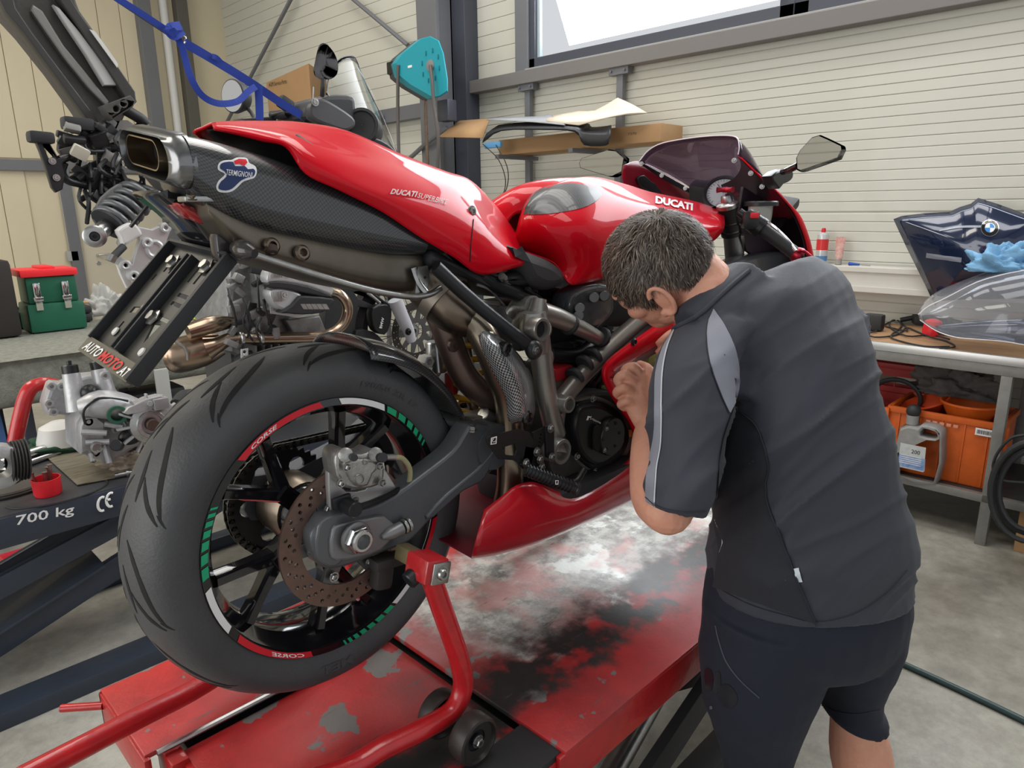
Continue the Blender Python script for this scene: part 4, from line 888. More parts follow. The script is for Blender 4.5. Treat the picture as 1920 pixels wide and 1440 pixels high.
for sh_ in (box(PY(1215, 668, .95), (.05, .04, .05), (0, .3, 0)), box(PY(1180, 672, .93), (.05, .02, .035), (0, -.6, 0)), ball(PY(1178, 685, .92), .02, (1.2, .6, .8)), box(PY(1140, 728, .93), (.03, .02, .01), (0, .3, 0))): MB().add(*sh_).build('loom_cover', LM, bike)
b = MB(); b.add(*box(PY(1197, 665, .97), (.03, .03, .06), (0, 0, 0))); b.build('relay_box', BLACK, bike)
b = MB(); b.add(*box(PY(1182, 812, .89), (.012, .012, .018), (0, .2, 0))); b.build('orange_connector', mat('conn_orange', (.7, .15, .03), .5), bike)
# radiator, dark mass inside
b = MB(); b.add(*box((1.62, YC, 1.28), (.10, .34, .34), (0, .3, 0), .02)); b.build('radiator', BLACKM, bike)
# ---- tail fairing
ta = [(397, 232), (440, 229), (500, 229), (560, 231), (650, 247), (752, 292), (830, 322), (870, 335), (903, 362), (943, 410), (975, 462)]
tb = [(398, 236), (440, 235), (500, 240), (560, 250), (640, 276), (735, 306), (822, 336), (862, 352), (893, 380), (930, 420), (977, 476)]
tc = [(400, 239), (440, 244), (495, 254), (545, 268), (610, 305), (690, 345), (775, 378), (838, 405), (885, 430), (930, 465), (982, 488)]
td = [(402, 242), (440, 250), (490, 263), (537, 275), (572, 325), (632, 354), (715, 396), (788, 445), (850, 482), (903, 514), (980, 497)]
TW = [.25, .42, .62, .80, .95, 1, 1, 1, 1, 1, 1]
tyy = lambda v: [YC + (v - YC) * k for k in TW]
tail = shell('tail_fairing', [(YC, ta), (tyy(1.00), tb), (tyy(.955), lerpc(tb, tc, .5)), (tyy(.935), tc), (tyy(.930), lerpc(tc, td, .55)), (tyy(.938), td)], RED, su=5, sv=4)
shell('tail_undertray', [(YC, [(412, 241), (470, 250), (530, 262), (580, 292), (640, 330), (720, 375), (850, 440), (900, 470)]), ([1.055, 1.01, .975, .965, .96, .955, .955, .955], [(404, 241), (470, 255), (537, 272), (575, 315), (634, 350), (715, 392), (850, 476), (903, 508)])], BLACKM, th=.002)
bt = bvh_of(tail)
b = MB(); b.add(*drape([(885, 412), (883, 430), (880, 460), (879, 490)], [(887, 412), (885, 430), (882, 460), (881, 490)], bt, nv=1, off=.0026)); b.build('panel_gap', GROOVE, tail)
bolt(hit(bt, 882, 398, .003), (0, -1, 0), .0075, .005, STEEL, tail)
TXT = mat('silver_print', (.55, .45, .45), .4)
b = MB(); b.add(*drape_text('DUCATI', (728, 366), (778, 372), (731, 356), bt, off=.0045, bold=.03, shear=.2)); b.add(*drape_text('SUPERBIKE', (779, 373), (836, 386), (781.5, 364), bt, off=.0045, shear=.2)); b.build('tail_lettering', TXT, tail, smooth=False)
pxtube('seat_latch', [(555, 258, .99), (585, 278, .97)], .006, BLACK)
V, F, uv = grid(rowsY((1.00, [(640, 272), (700, 288), (752, 310), (790, 330)]), (.985, [(640, 275), (700, 291), (752, 313), (790, 331)])), 4, 1)
# seat pad + dark under-tail plastic
def blob(name, pts, y, th, m, par=bike, bev=.012, smooth=3, **k): V, F = plateY(pts, y, th, bev=bev, smooth=smooth); return mk(name, V, F, m, par, auto=60, **k)
blob('seat_pad', [(962, 462), (985, 468), (1012, 478), (1045, 492), (1064, 514), (1058, 538), (1030, 545), (1000, 532), (985, 505)], .925, .28, mat('seat_leather', (.035, .033, .036), .65, bump=.15, bs=400), bev=.02)
blob('side_cover', [(935, 520), (985, 507), (1010, 515), (1012, 535), (985, 538), (950, 532)], .94, .2, BLACK)
blob('side_cover', [(812, 468), (850, 485), (930, 530), (985, 545), (960, 560), (900, 530), (830, 500), (808, 500)], .95, .2, BLACKM)
# ---- tank
tA = [(990, 402), (1010, 368), (1058, 342), (1110, 334), (1165, 346), (1215, 361), (1300, 379), (1350, 396)]
tB = [(978, 402), (994, 374), (1040, 348), (1097, 339), (1160, 353), (1215, 369), (1297, 387), (1356, 401)]
tC = [(970, 430), (984, 408), (1030, 398), (1090, 388), (1152, 384), (1215, 390), (1292, 403), (1358, 412)]
tD = [(963, 456), (992, 446), (1040, 440), (1100, 436), (1160, 432), (1225, 428), (1290, 430), (1357, 427)]
tE = [(972, 466), (1020, 482), (1058, 497), (1110, 488), (1170, 478), (1230, 468), (1290, 460), (1346, 443)]
tF = [(990, 474), (1040, 494), (1066, 531), (1090, 531), (1150, 518), (1230, 500), (1290, 480), (1332, 455)]
KW = [.15, .42, .78, 1, 1, 1, 1, 1]
tky = lambda v: [YC + (v - YC) * k for k in KW]
tank = shell('fuel_tank', [(YC, tA), (tky(1.0), tB), (tky(.935), tC), (tky(.905), tD), (tky(.910), tE), ([1.0, .96, .93, .925, .925, .925, .925, .925], tF)], RED, su=5, sv=5)
bk = bvh_of(tank)
b = MB(); b.add(*drape_poly([(977, 400), (984, 381), (1002, 362), (1030, 350), (1075, 346), (1108, 353), (1126, 364), (1118, 378), (1090, 392), (1045, 401), (1005, 404)], bk, off=.0032, sub=3, c=(1045, 375))); b.build('tank_pad', CARBON3, tank)
b = MB(); b.add(*drape_text('DUCATI', (1227, 384), (1297, 398), (1228, 370), bk, off=.0045, bold=.045, space=.95)); b.build('tank_lettering', WHITE, tank, smooth=False)
# ---- fork, triple clamp, handlebar, dials
pxtube('fork_leg', [(1366, 385, .965), (1374, 440, .965), (1380, 520, .965)], .0265, mat('fork_silver', (.22, .22, .22), .3, .8), n=24)
for a, c in ((388, 414), (418, 430), (434, 440)):
    t = lambda y: 1366 + (y - 385) * .12
    b = MB(); b.add(*tube([PY(t(a), a, .965), PY(t(c), c, .965)], .0295 if a != 418 else .0285, 24)); b.build('fork_clamp', BLACK, bike)
b = MB(); p = PY(1364, 385, .965); b.add(*lathe(p, (PY(1366, 385, .965) - PY(1374, 440, .965)), [(.030, -.004), (.030, .006), (.025, .010), (.016, .012), (.014, .026), (.011, .030)], 28, capb=True)); b.build('fork_cap', STEEL, bike)
b = MB(); c0 = PY(1361, 356, .965)
for k in range(3):
    a = k * 2 * pi / 3 + .3; b.add(*tube([c0, c0 + Vector((cos(a), sin(a), 0)) * .013, c0 + Vector((cos(a), sin(a), 0)) * .024], [.008, .006, .008], 10, 2))
b.build('preload_knob', mat('anodised_red', (.38, .02, .04), .3, .7), bike)
pxtube('fork_leg', [(1245, 395, 1.17), (1255, 460, 1.17)], .0265, mat('fork_silver', (0, 0, 0)), n=20)
pxtube('clamp_bridge', [(1300, 402, 1.12), (1340, 400, 1.03)], .02, BLACK)
gc = PY(1356, 364, 1.09); gax = Vector((-.80, -.35, .52)).normalized()
b = MB(); b.add(*lathe(gc, gax, [(.035, -.07), (.058, -.03), (.062, .006), (.056, .012), (.050, .010), (.049, .004)], 40)); dial = b.build('dial_housing', BLACKM, bike)
b = MB(); b.add(*lathe(gc, gax, [(.051, .004), (.0005, .0045)], 40)); b.build('dial_face', mat('pale_blue_dial', (.62, .68, .70), .4), dial)
u, w, ax = basis(gax); b = MB()
for k in range(25):
    a = radians(-40 + k * 11); r1 = .046; r0 = .041 if k % 2 else .038; b.add(*tube([gc + (u * cos(a) + w * sin(a)) * r0 + ax * .006, gc + (u * cos(a) + w * sin(a)) * r1 + ax * .006], .0005, 4))
b.add(*tube([gc + ax * .007, gc + ax * .007 + (u * -.5 + w * .8) * .038], .001, 5)); b.build('dial_marks', GROOVE, dial)
b = MB(); b.add(*box(gc + Vector((.03, .09, .01)), (.05, .07, .06), (.2, -.5, 0), .012)); b.build('warning_light_housing', BLACKM, bike)
b = MB(); b.add(*box(PY(1430, 395, .98), (.16, .16, .03), (.2, -.5, 0), .01)); b.build('inner_panel', BLACKM, bike)
blob('inner_panel', [(1395, 350), (1430, 372), (1465, 365), (1478, 400), (1500, 500), (1440, 500), (1400, 470), (1385, 400)], .93, .01, mat('inner_dark', (.028, .018, .026), .5), bev=.002, smooth=1)
b = MB(); A, B = PY(1396, 405, .87), PY(1500, 482, .735); d = B - A
b.add(*tube([A + d * .30, A + d * .92], .0165, 20)); grip = b.build('handlebar_grip', BLACKM, bike)
b = MB(); b.add(*tube([A - d * .1, A + d * .35], .011, 14)); b.add(*tube([A + d * .02, A + d * .28], [.024, .026], 16, 2)); b.add(*tube([A + d * .26, A + d * .33], .027, 20)); b.add(*box(A + d * .10, (.07, .04, .045), (0, 0, .6), .01)); b.build('switch_housing', BLACK, bike)
b = MB(); b.add(*box(PY(1414, 404, .835), (.035, .02, .014), (0, 0, .6), .003)); b.build('kill_switch', REDP, bike)
AR = mat('anodised_red', (0, 0, 0)); b = MB(); b.add(*tube([A + d * .90, A + d * .96, A + d * 1.0, A + d * 1.02], [.017, .022, .021, .014], 24)); be = b.build('bar_end_weight', AR, bike)
b = MB(); b.add(*lathe(A + d * 1.02, d, [(.009, 0), (.009, .004), (.004, .004), (.003, 0), (.0005, 0)], 14)); b.build('bar_end_screw', GROOVE, be)
pl = [(1488, 478, .75), (1505, 470, .72), (1522, 482, .70), (1538, 490, .70), (1536, 497, .70), (1518, 492, .71), (1500, 486, .73)]
pxtube('lever_guard', pl, .004, AR, n=8)
pxtube('brake_lever', [(1430, 412, .86), (1452, 428, .81), (1475, 450, .77), (1492, 472, .74)], .006, ALU, n=10)
b = MB(); q = [PY(1398, 383, .90), PY(1454, 384, .88)]; c0 = (q[0] + q[1]) / 2
R = []
for z, s in ((.0, 1.0), (-.03, .96), (-.055, .86), (-.062, .7)): R.append([c0 + Vector((x * .042 * s, yy * .030 * s, z)) for x, yy in circ(0, 0, 1, 16)])
V, F, uv = grid(R, 1, 1, closed=True, caps=True); res = mk('brake_fluid_reservoir', V, F, mat('smoky_reservoir', (.40, .40, .36), .3), bike)
b = MB(); b.add(*lathe(c0, (0, 0, 1), [(.046, -.004), (.046, .006), (.043, .009)], 20, capb=True)); b.build('reservoir_lid', BLACK, res)
pxtube('brake_line', [(1392, 440, .93), (1393, 465, .94), (1388, 490, .95), (1375, 505, .96)], .005, STEEL, n=8)
blob('air_duct', [(1340, 500), (1375, 492), (1420, 478), (1475, 472), (1510, 490), (1500, 540), (1350, 540)], .90, .06, CARBON3, bev=.01)
# ---- upper fairing: near side shell, nose, far side
ya = [(1384, 288), (1422, 325), (1462, 362), (1490, 398), (1508, 440), (1517, 478), (1520, 500), (1516, 525)]
Rr = [[PY(x, y, d_) for (x, y), d_ in zip(ya, (.93, .885, .85, .83, .82, .82, .82, .83))]]
for t, dx, dy in ((1, .03, -.002), (2, .075, .022), (3, .13, .07), (4, .18, .13)): Rr.append([p + Vector((dx, dy + .0, -.02 * t * (1 if i < 3 else .3))) for i, p in enumerate(Rr[0])])
Rn = Rr + [[Vector((p.x + .06 + .10 * 1, YC - .08, p.z - .03)) for p in Rr[-1]], [Vector((p.x + .20, YC, p.z - .04)) for p in Rr[-1]]]
far = [[Vector((p.x, 2 * YC - p.y, p.z)) for p in r] for r in reversed(Rn[:-1])]
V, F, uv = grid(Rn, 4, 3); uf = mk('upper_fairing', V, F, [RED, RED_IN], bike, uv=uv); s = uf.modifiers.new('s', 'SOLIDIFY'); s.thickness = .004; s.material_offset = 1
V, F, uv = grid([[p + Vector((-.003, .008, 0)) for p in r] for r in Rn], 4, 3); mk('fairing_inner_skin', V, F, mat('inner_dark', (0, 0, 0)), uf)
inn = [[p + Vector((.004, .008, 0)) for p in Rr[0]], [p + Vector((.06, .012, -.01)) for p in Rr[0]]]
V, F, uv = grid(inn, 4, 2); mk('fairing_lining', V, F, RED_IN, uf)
# far inner wall (dark red) that shows below the screen
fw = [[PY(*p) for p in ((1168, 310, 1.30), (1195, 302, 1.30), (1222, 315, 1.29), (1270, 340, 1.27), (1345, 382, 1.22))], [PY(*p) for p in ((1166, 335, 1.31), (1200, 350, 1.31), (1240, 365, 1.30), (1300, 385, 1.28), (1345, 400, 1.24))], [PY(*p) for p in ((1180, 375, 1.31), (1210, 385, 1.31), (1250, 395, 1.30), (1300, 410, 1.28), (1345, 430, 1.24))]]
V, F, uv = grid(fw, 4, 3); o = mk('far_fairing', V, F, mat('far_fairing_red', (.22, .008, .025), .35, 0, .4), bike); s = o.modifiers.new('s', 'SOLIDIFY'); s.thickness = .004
blob('inner_panel', [(1196, 335), (1208, 328), (1222, 340), (1240, 350), (1250, 360), (1230, 362), (1205, 352)], 1.295, .01, BLACK, bev=.002, smooth=2)
V, F, uv = grid([[PY(*p) for p in ((1198, 302, 1.285), (1240, 325, 1.27), (1290, 352, 1.25), (1340, 378, 1.21))], [PY(*p) for p in ((1200, 308, 1.285), (1240, 334, 1.27), (1290, 361, 1.25), (1340, 386, 1.21))]], 4, 1); mk('screen_strip', V, F, BLACK, bike)
# ---- screen
r1 = [(1199, 302, 1.285), (1216, 282, 1.26), (1243, 268, 1.20), (1300, 258, 1.10), (1350, 254, 1.00), (1380, 257, .945), (1386, 274, .925), (1384, 290, .925)]
r4 = [(1330, 374, 1.22), (1350, 372, 1.19), (1372, 372, 1.14), (1392, 373, 1.08), (1410, 373, 1.02), (1425, 368, .97), (1440, 360, .93), (1448, 352, .89)]
P1 = [PY(*p) for p in r1]; P4 = [PY(*p) for p in r4]
def bulge(t, k): return [a.lerp(c, t) + Vector((.02, 0, .03)) * k * (1 - ((i - 3.5) / 3.5) ** 2 * .8) for i, (a, c) in enumerate(zip(P1, P4))]
V, F, uv = grid([P1, bulge(.35, .9), bulge(.7, .8), P4], 4, 4); scr = mk('windscreen', V, F, TINT, bike, uv=uv); s = scr.modifiers.new('s', 'SOLIDIFY'); s.thickness = .003
MB().add(*tube(P1, .0016, 6, 4)).build('screen_edge', mat('bright_edge', (.75, .73, .78), .2), scr)
for px, py, y in ((1204, 307, 1.28), (1242, 329, 1.265), (1286, 353, 1.245), (1378, 301, .925), (1409, 325, .90), (1430, 350, .89)): bolt(PY(px, py, y) - Vector((.004, 0, 0)), (-1, -.3, .2), .005, .004, STEEL, scr)
# ---- mirrors
def mirror(pts, dep, par, arm):
    q = [PY(a, c, dep) for a, c in pts]; c0 = sum(q, Vector()) / len(q)
    V = []; F = []; n = len(q); back = Vector((.06, .0, -.0)); N = Vector((-1, -.25, -.05)).normalized()
    o = MB(); rows = [q, [c0 + (p - c0) * 1.04 + Vector((.012, 0, 0)) for p in q], [c0 + (p - c0) * .9 + Vector((.035, 0, -.004)) for p in q], [c0 + (p - c0) * .4 + Vector((.055, 0, -.006)) for p in q]]
    V, F, uv = grid(rows, 1, 2, closed=True, caps=True); h = mk('mirror', V, F, BLACKG, par, auto=25)
    g = [c0 + (p - c0) * .95 + Vector((-.007, -.002, 0)) for p in q]; mk('mirror_glass', g, [tuple(range(n))], mat('mirror_silver', (.62, .60, .56), .04, 1), h, smooth=False)
    return h
m1 = mirror([(1493, 296), (1500, 282), (1522, 258), (1536, 254), (1552, 261), (1579, 274), (1580, 280), (1572, 296), (1500, 321), (1494, 318)], .70, bike, None)
m2 = mirror([(1086, 305), (1090, 297), (1140, 281), (1157, 283), (1172, 296), (1168, 322), (1150, 331), (1142, 331), (1088, 315)], 1.44, bike, None)
pxtube('mirror_stem', [(1497, 310, .71), (1480, 318, .74), (1468, 322, .77)], .008, BLACKG, n=10)
blob('mirror_stem', [(1448, 330), (1472, 316), (1487, 320), (1487, 334), (1478, 342), (1470, 345), (1463, 354), (1458, 350)], .79, .03, BLACK, bev=.004, smooth=2)
# ---- rear number-plate carrier with lamp, indicator
def hold():
    TLc, TRc = Vector((.425, 1.17, 1.549)), Vector((.425, .97, 1.526)); TLc = PX(330, 460, .425); TRc = PX(437, 487, .425); BLc = PX(180, 640, .292); BRc = PX(286, 700, .305)
    U_ = (TRc - TLc); V_ = (BLc - TLc); w = U_.length; h = V_.length; ux = U_.normalized(); N = V_.cross(U_).normalized()
    if N.x > 0: N = -N
    vy = N.cross(ux); 
    if vy.z > 0: vy = -vy
    # local coordinates: a across 0..1, b down 0..1
    def P(a, b_, k=0): return TLc + U_ * a + V_ * b_ + N * k
    def pl(out, th, holes=(), k=0):
        V0, F0 = curve2d([(a, c) for a, c in out], holes, 1, 0); return [P(v.x, v.y, k - th + v.z * th) for v in V0], F0
    H = []
    for a in (.14, .24, .34): H.append([(a, .12), (a + .03, .12), (a + .03, .26), (a, .26)])
    for a in (.62, .72, .82): H.append([(a, .10), (a + .03, .10), (a + .03, .28), (a, .28)])
    for b_ in (.36, .44, .53): H.append([(.30, b_), (.42, b_), (.42, b_ + .035), (.30, b_ + .035)])
    for b_ in (.38, .46, .60): H.append([(.64, b_), (.80, b_), (.80, b_ + .035), (.64, b_ + .035)])
    H.append([(.14, .62), (.24, .60), (.24, .66), (.14, .68)]); H.append([(.32, .62), (.44, .60), (.40, .78)]); H.append([(.62, .68), (.74, .66), (.70, .84)]); H.append([(.82, .66), (.90, .66), (.90, .76), (.82, .76)])
    H.append([(.16, .76), (.19, .76), (.19, .86), (.16, .86)]); H.append([(.86, .80), (.89, .80), (.89, .92), (.86, .92)]); H.append([(.06, .30), (.09, .30), (.09, .36), (.06, .36)])
    b = MB(); b.add(*pl([(0, 0), (1, 0), (1, 1), (0, 1)], .003, H)); ho = b.build('plate_carrier', mat('olive_black_plastic', (.045, .043, .036), .45), bike, smooth=False)
    e = MB()
    for (a0, b0, a1, b1) in ((0, 0, 1, 0), (1, 0, 1, 1.12), (0, 0, 0, 1.0), (.46, .08, .46, .98), (.54, .08, .54, .98)):
        p, q = P(a0, b0), P(a1, b1); d = q - p; e.add(*box((p + q) / 2 + N * .004, (d.length, .005 if a0 not in (1,) else .008, .02), ax=(d.normalized(), N.cross(d.normalized()).normalized(), N), bev=.001))
    e.build('carrier_rim', BLACKM, ho)
    f = MB(); f.add(*pl([(-.03, .99), (1.0, .99), (1.0, 1.13), (-.03, 1.13)], .008, k=.010)); fb = f.build('name_strip', mat('olive_strip', (.10, .09, .065), .5), ho, smooth=False)
    t = MB(); t.add(*text3('AUTO', P(.03, 1.105, .0115), P(.37, 1.105, .0115), P(.05, 1.02, .0115), .02, .25)); t.add(*text3('.AT', P(.80, 1.115, .0115), P(.96, 1.115, .0115), P(.81, 1.04, .0115), .02, .25)); t.build('strip_lettering', WHITE, fb, smooth=False)
    t = MB(); t.add(*text3('MOTO', P(.38, 1.105, .0115), P(.79, 1.11, .0115), P(.40, 1.02, .0115), .03, .25)); t.build('strip_lettering', REDP, fb, smooth=False)
    for a, b_ in ((.22, .16), (.76, .12), (.44, .60), (.60, .64)):
        c0 = P(a, b_, .003); B = MB(); B.add(*lathe(c0, N, [(.014, 0), (.014, .002), (.008, .003), (.008, .008)], 6, capb=True)); B.build('carrier_bolt', STEEL, ho)
    for a, b_ in ((.2, .86), (.8, .9)): B = MB(); B.add(*lathe(P(a, b_, .002), N, [(.007, 0), (.006, .002)], 14, capb=True)); B.build('carrier_screw', PLASTIC_W, ho)
    return P
HP = hold()
c0 = PX(403, 452, .46); b = MB(); b.add(*box(c0, (.012, .062, .042), (0, -.15, 0), .003)); lamp = b.build('red_control_box', mat('faded_red_box', (.50, .07, .07), .45), bike); b = MB(); b.add(*cyl(c0 + Vector((-.006, .012, 0)), c0 + Vector((-.022, .012, 0)), .010)); b.build('box_knob', BLACK, lamp)
b = MB(); b.add(*box(PY(432, 462, 1.0), (.05, .03, .04), bev=.008)); b.add(*ball(PY(452, 468, .96), .014)); b.add(*tube([PY(445, 466, .97), PY(460, 470, .93), PY(478, 475, .91)], [.011, .014, .006], 14, 3)); b.build('indicator', mat('smoked_indicator', (.05, .045, .045), .15, .2), bike)
blob('tail_underside', [(300, 355), (395, 378), (430, 400), (415, 465), (400, 460), (370, 420), (330, 385)], 1.02, .12, BLACKG, bev=.01)
blob('tail_light', [(335, 380), (365, 388), (382, 400), (388, 420), (370, 412), (350, 398)], 1.005, .05, mat('red_lens', (.35, .02, .02), .15, 0, .8), bev=.006)
# ================================================ PADDOCK STAND
stand = thing('paddock_stand', 'red tubular paddock stand holding up the rear wheel', 'stand', (.6, YC, ZD))
SY = .835
def st_side(sgn):
    y = lambda v: YC + sgn * (YC - v)
    pts = [PY(806, 1072, SY), PY(825, 1130, SY), PY(846, 1190, SY), PY(862, 1240, SY), PY(868, 1290, SY), PY(845, 1335, SY), PY(790, 1368, SY), PY(720, 1402, SY + .01), PY(630, 1450, SY + .02)]
    e = pts[-1]; pts += [e + Vector((-.2, .03, .05)), e + Vector((-.33, .06, .12))]
    if sgn < 0: pts = [Vector((p.x, 2 * YC - p.y, p.z)) for p in pts]
    return pts
PN = st_side(1)
MB().add(*tube(PN, .0185, 18, 4)).build('stand_tube', RED_TUBE, stand)
p0 = PY(392, 1277, 1.22); dirv = PY(80, 1440, 1.12) - p0
PF = [Vector((.72, 1.30, 1.02)), Vector((.76, 1.305, .90)), Vector((.78, 1.305, .78)), Vector((.74, 1.30, .715)), Vector((.60, 1.28, p0.z)), p0, p0 + dirv * .5, p0 + dirv * 1.1]
MB().add(*tube(PF, .0185, 18, 4)).build('stand_tube', RED_TUBE, stand)
b = MB(); hd = PY(800, 1062, SY); b.add(*box(hd, (.045, .055, .040), (0, .25, 0), .004)); hdo = b.build('stand_head', RED_TUBE, stand)
b = MB(); b.add(*box(hd + Vector((-.0, .045, .004)), (.026, .05, .026), (0, .25, 0), .003)); b.build('support_bar', mat('brass_zinc', (.42, .35, .19), .35, .8), stand)
c0 = hd + Vector((.006, -.028, -.004)); b = MB(); b.add(*box(c0, (.036, .006, .036), (0, .25, 0), .002)); b.build('head_plate', STEEL, stand); bolt(c0 + Vector((0, -.002, 0)), (0, -1, 0), .010, .008, STEEL, stand, hexh=False)
c0 = PY(772, 1085, SY + .01); b = MB(); b.add(*cyl(c0 + Vector((-.008, 0, -.002)), c0 + Vector((.006, 0, .004)), .015)); b.add(*cyl(c0, c0 + Vector((.03, 0, .01)), .005)); b.build('lock_knob', BLACK, stand)
b = MB(); b.add(*box(PY(716, 1072, .94), (.035, .03, .06), (0, .2, 0), .01)); b.add(*box(PY(726, 1052, .93), (.06, .03, .02), (0, .1, 0), .006)); b.build('swingarm_cradle', mat('dark_rubber', (.035, .032, .03), .6), stand)
def caster(c, r, w, par):
    o = MB().add(*lathe(c, (0, 1, 0), [(r * .45, -w * .25), (r * .80, -w * .3), (r * .86, -w * .5), (r * .96, -w * .46), (r, -w * .3), (r, w * .3), (r * .96, w * .46), (r * .86, w * .5), (r * .8, w * .3), (r * .45, w * .25)], 36, close=True)).build('stand_wheel', mat('caster_rubber', (.035, .028, .026), .45, var=.4, vs=30), par)
    h = MB().add(*lathe(c, (0, 1, 0), [(.001, -w * .3), (r * .2, -w * .3), (r * .2, -w * .15), (r * .8, -w * .2), (r * .8, w * .2), (r * .2, w * .3)], 28)).build('wheel_core', BLACK, o); bolt(c + Vector((0, -w * .3, 0)), (0, -1, 0), r * .2, .010, STEEL, o)
caster(Vector((.672, .775, ZD + .043)), .043, .036, stand); caster(Vector((.672, .862, ZD + .043)), .043, .032, stand)
caster(Vector((.672, 1.30, ZD + .043)), .043, .036, stand)
# ================================================ DISMANTLED TOURING MOTORCYCLE ON THE SECOND LIFT
YM = 2.95
gs = thing('motorcycle', 'partly dismantled touring motorcycle with bare boxer engine, strapped up behind the red one', 'motorcycle', (1.6, YM, ZD))
def plt(name, pts, y, th, m, par=gs, holes=(), bev=.003, smooth=1, **k): V, F = plateY(pts, y, th, holes=holes, bev=bev, smooth=smooth); return mk(name, V, F, m, par, **k)
CASTG = mat('boxer_cast_grey', (.40, .41, .42), .42, .55, 0, var=.45, vs=14, col2=(.17, .17, .17), bump=.2, bs=50)
CYLS = mat('boxer_cover_silver', (.52, .54, .55), .35, .5)
eb = plt('engine_block', [(432, 500), (470, 488), (505, 495), (520, 560), (560, 600), (600, 615), (600, 655), (560, 668), (470, 680), (435, 660), (425, 600)], 2.80, .35, CASTG, bev=.02)
# bell housing and flywheel, facing backwards
fc = PY(452, 545, 2.90)
fc = Vector((fc.x + .02, 2.88, fc.z))
b = MB(); b.add(*lathe(fc, (-1, 0, 0), [(.165, -.05), (.17, .02), (.15, .025), (.145, 0)], 36)); b.build('bell_housing', CASTG, gs)
b = MB(); b.add(*lathe(fc + Vector((-.01, 0, 0)), (-1, 0, 0), [(.142, -.02), (.142, .006), (.11, .010), (.10, .004), (.045, .008), (.04, .02), (.001, .02)], 40)); fw = b.build('flywheel', mat('brown_flywheel', (.26, .23, .19), .35, .85, 0, var=.5, vs=20, col2=(.09, .085, .08)), gs)
for k in range(6): a = k * pi / 3; b = MB(); b.add(*cyl(fc + Vector((-.028, .026 * cos(a), .026 * sin(a))), fc + Vector((-.036, .026 * cos(a), .026 * sin(a))), .008, 10)); b.build('flywheel_bolt', mat('bolt_black', (.03, .03, .03), .4, .6), fw)
V, F = plateY([(442, 478), (475, 470), (520, 470), (524, 490), (505, 500), (503, 610), (512, 640), (490, 655), (486, 600), (484, 500), (455, 495)], 2.74, .03, bev=.004, smooth=1); mk('engine_flange', V, F, CASTG, gs)
# cylinder with cooling fins and cover
ba = MB()
for i in range(8): ba.add(*plateY([(500 + i * .5, 512), (540, 497), (590, 508), (612, 545), (604, 580), (555, 595), (508, 588)], 2.60 + .022 * (i + 1), .008, bev=.001))
ba.build('cylinder_fins', CYLS, gs, kind='stuff')
plt('cylinder', [(506, 515), (540, 502), (588, 512), (606, 545), (600, 576), (555, 590), (512, 583)], 2.62, .25, CASTG, bev=.004)
vc = plt('valve_cover', [(503, 512), (515, 498), (540, 490), (585, 500), (616, 514), (626, 532), (624, 554), (600, 547), (577, 539), (534, 531), (504, 531)], 2.555, .07, CYLS, bev=.012, smooth=3)
plt('valve_cover_lower', [(508, 545), (530, 540), (560, 548), (568, 560), (560, 575), (548, 585), (522, 578), (510, 562)], 2.56, .07, CYLS, bev=.010, smooth=3)
plt('plug_cover', [(506, 528), (534, 528), (577, 536), (620, 552), (619, 559), (577, 551), (534, 542), (507, 540)], 2.551, .05, BLACKM, bev=.006, smooth=2)
hg2 = plt('cylinder_guard', [(528, 586), (548, 572), (560, 558), (572, 555), (625, 560), (624, 572), (606, 586), (570, 590), (540, 588)], 2.54, .06, BLACKM, bev=.006, smooth=2)
for i in range(5): plt('guard_slot', [(563 + i * 10, 570), (572 + i * 10, 570), (578 + i * 10, 580), (569 + i * 10, 580)], 2.5385, .003, SILVER, hg2, bev=0)
for px, py in ((539, 514), (618, 529), (534, 553), (612, 569)): bolt(PY(px, py, 2.553), (0, -1, 0), .011, .008, ALU, gs, name='cover_bolt')
b = MB()
for i in range(7): b.add(*box(PY(512 + i * 2.6, 512, 2.549), (.003, .003, .035), bev=.001)); b.add(*box(PY(513 + i * 2.6, 556, 2.553), (.003, .003, .04), bev=.001))
b.build('cover_ribs', ALU, gs, kind='stuff')
b = MB(); b.add(*text3('DOHC', PY(564, 524, 2.549), PY(600, 532, 2.549), PY(564.5, 520, 2.549))) if False else b.add(*box(PY(582, 524, 2.55), (.09, .002, .008), (0, .12, 0), .001)); b.build('cover_relief_bar', ALU, vc)
pxg = lambda name, pts, r, m, par=gs, n=14, sub=4, **k: MB().add(*tube([PY(a, c, y) for a, c, y in pts], r, n, sub)).build(name, m, par, **k)
pxg('exhaust_header', [(612, 552, 2.72), (632, 550, 2.68), (648, 565, 2.66), (652, 585, 2.66), (642, 610, 2.66), (618, 627, 2.66), (585, 632, 2.66), (540, 633, 2.68), (490, 634, 2.70), (455, 634, 2.72)], .0235, COPPER, n=18)
pxg('exhaust_header', [(455, 634, 2.72), (430, 636, 2.74), (410, 645, 2.76), (390, 652, 2.78)], [.024, .026, .032, .05], COPPER, n=18)
b = MB(); b.add(*tube([PY(415, 645, 2.78), PY(380, 655, 2.80), PY(330, 668, 2.84), PY(312, 672, 2.86)], [.045, .068, .07, .05], 20, 3, flat=(1, .75, (0, 0, 1)))); b.build('catalyst_box', COPPER, gs)
b = MB(); b.add(*tube([PY(352, 622, 2.75), PY(400, 608, 2.75), PY(440, 604, 2.78)], [.03, .035, .02], 14, 3)); b.build('heat_shield', COPPER, gs)
b = MB(); b.add(*tube([PY(300, 625, 2.74), PY(345, 650, 2.72), PY(352, 675, 2.72)], .006, 8, 2)); b.build('exhaust_bracket', STEEL, gs)
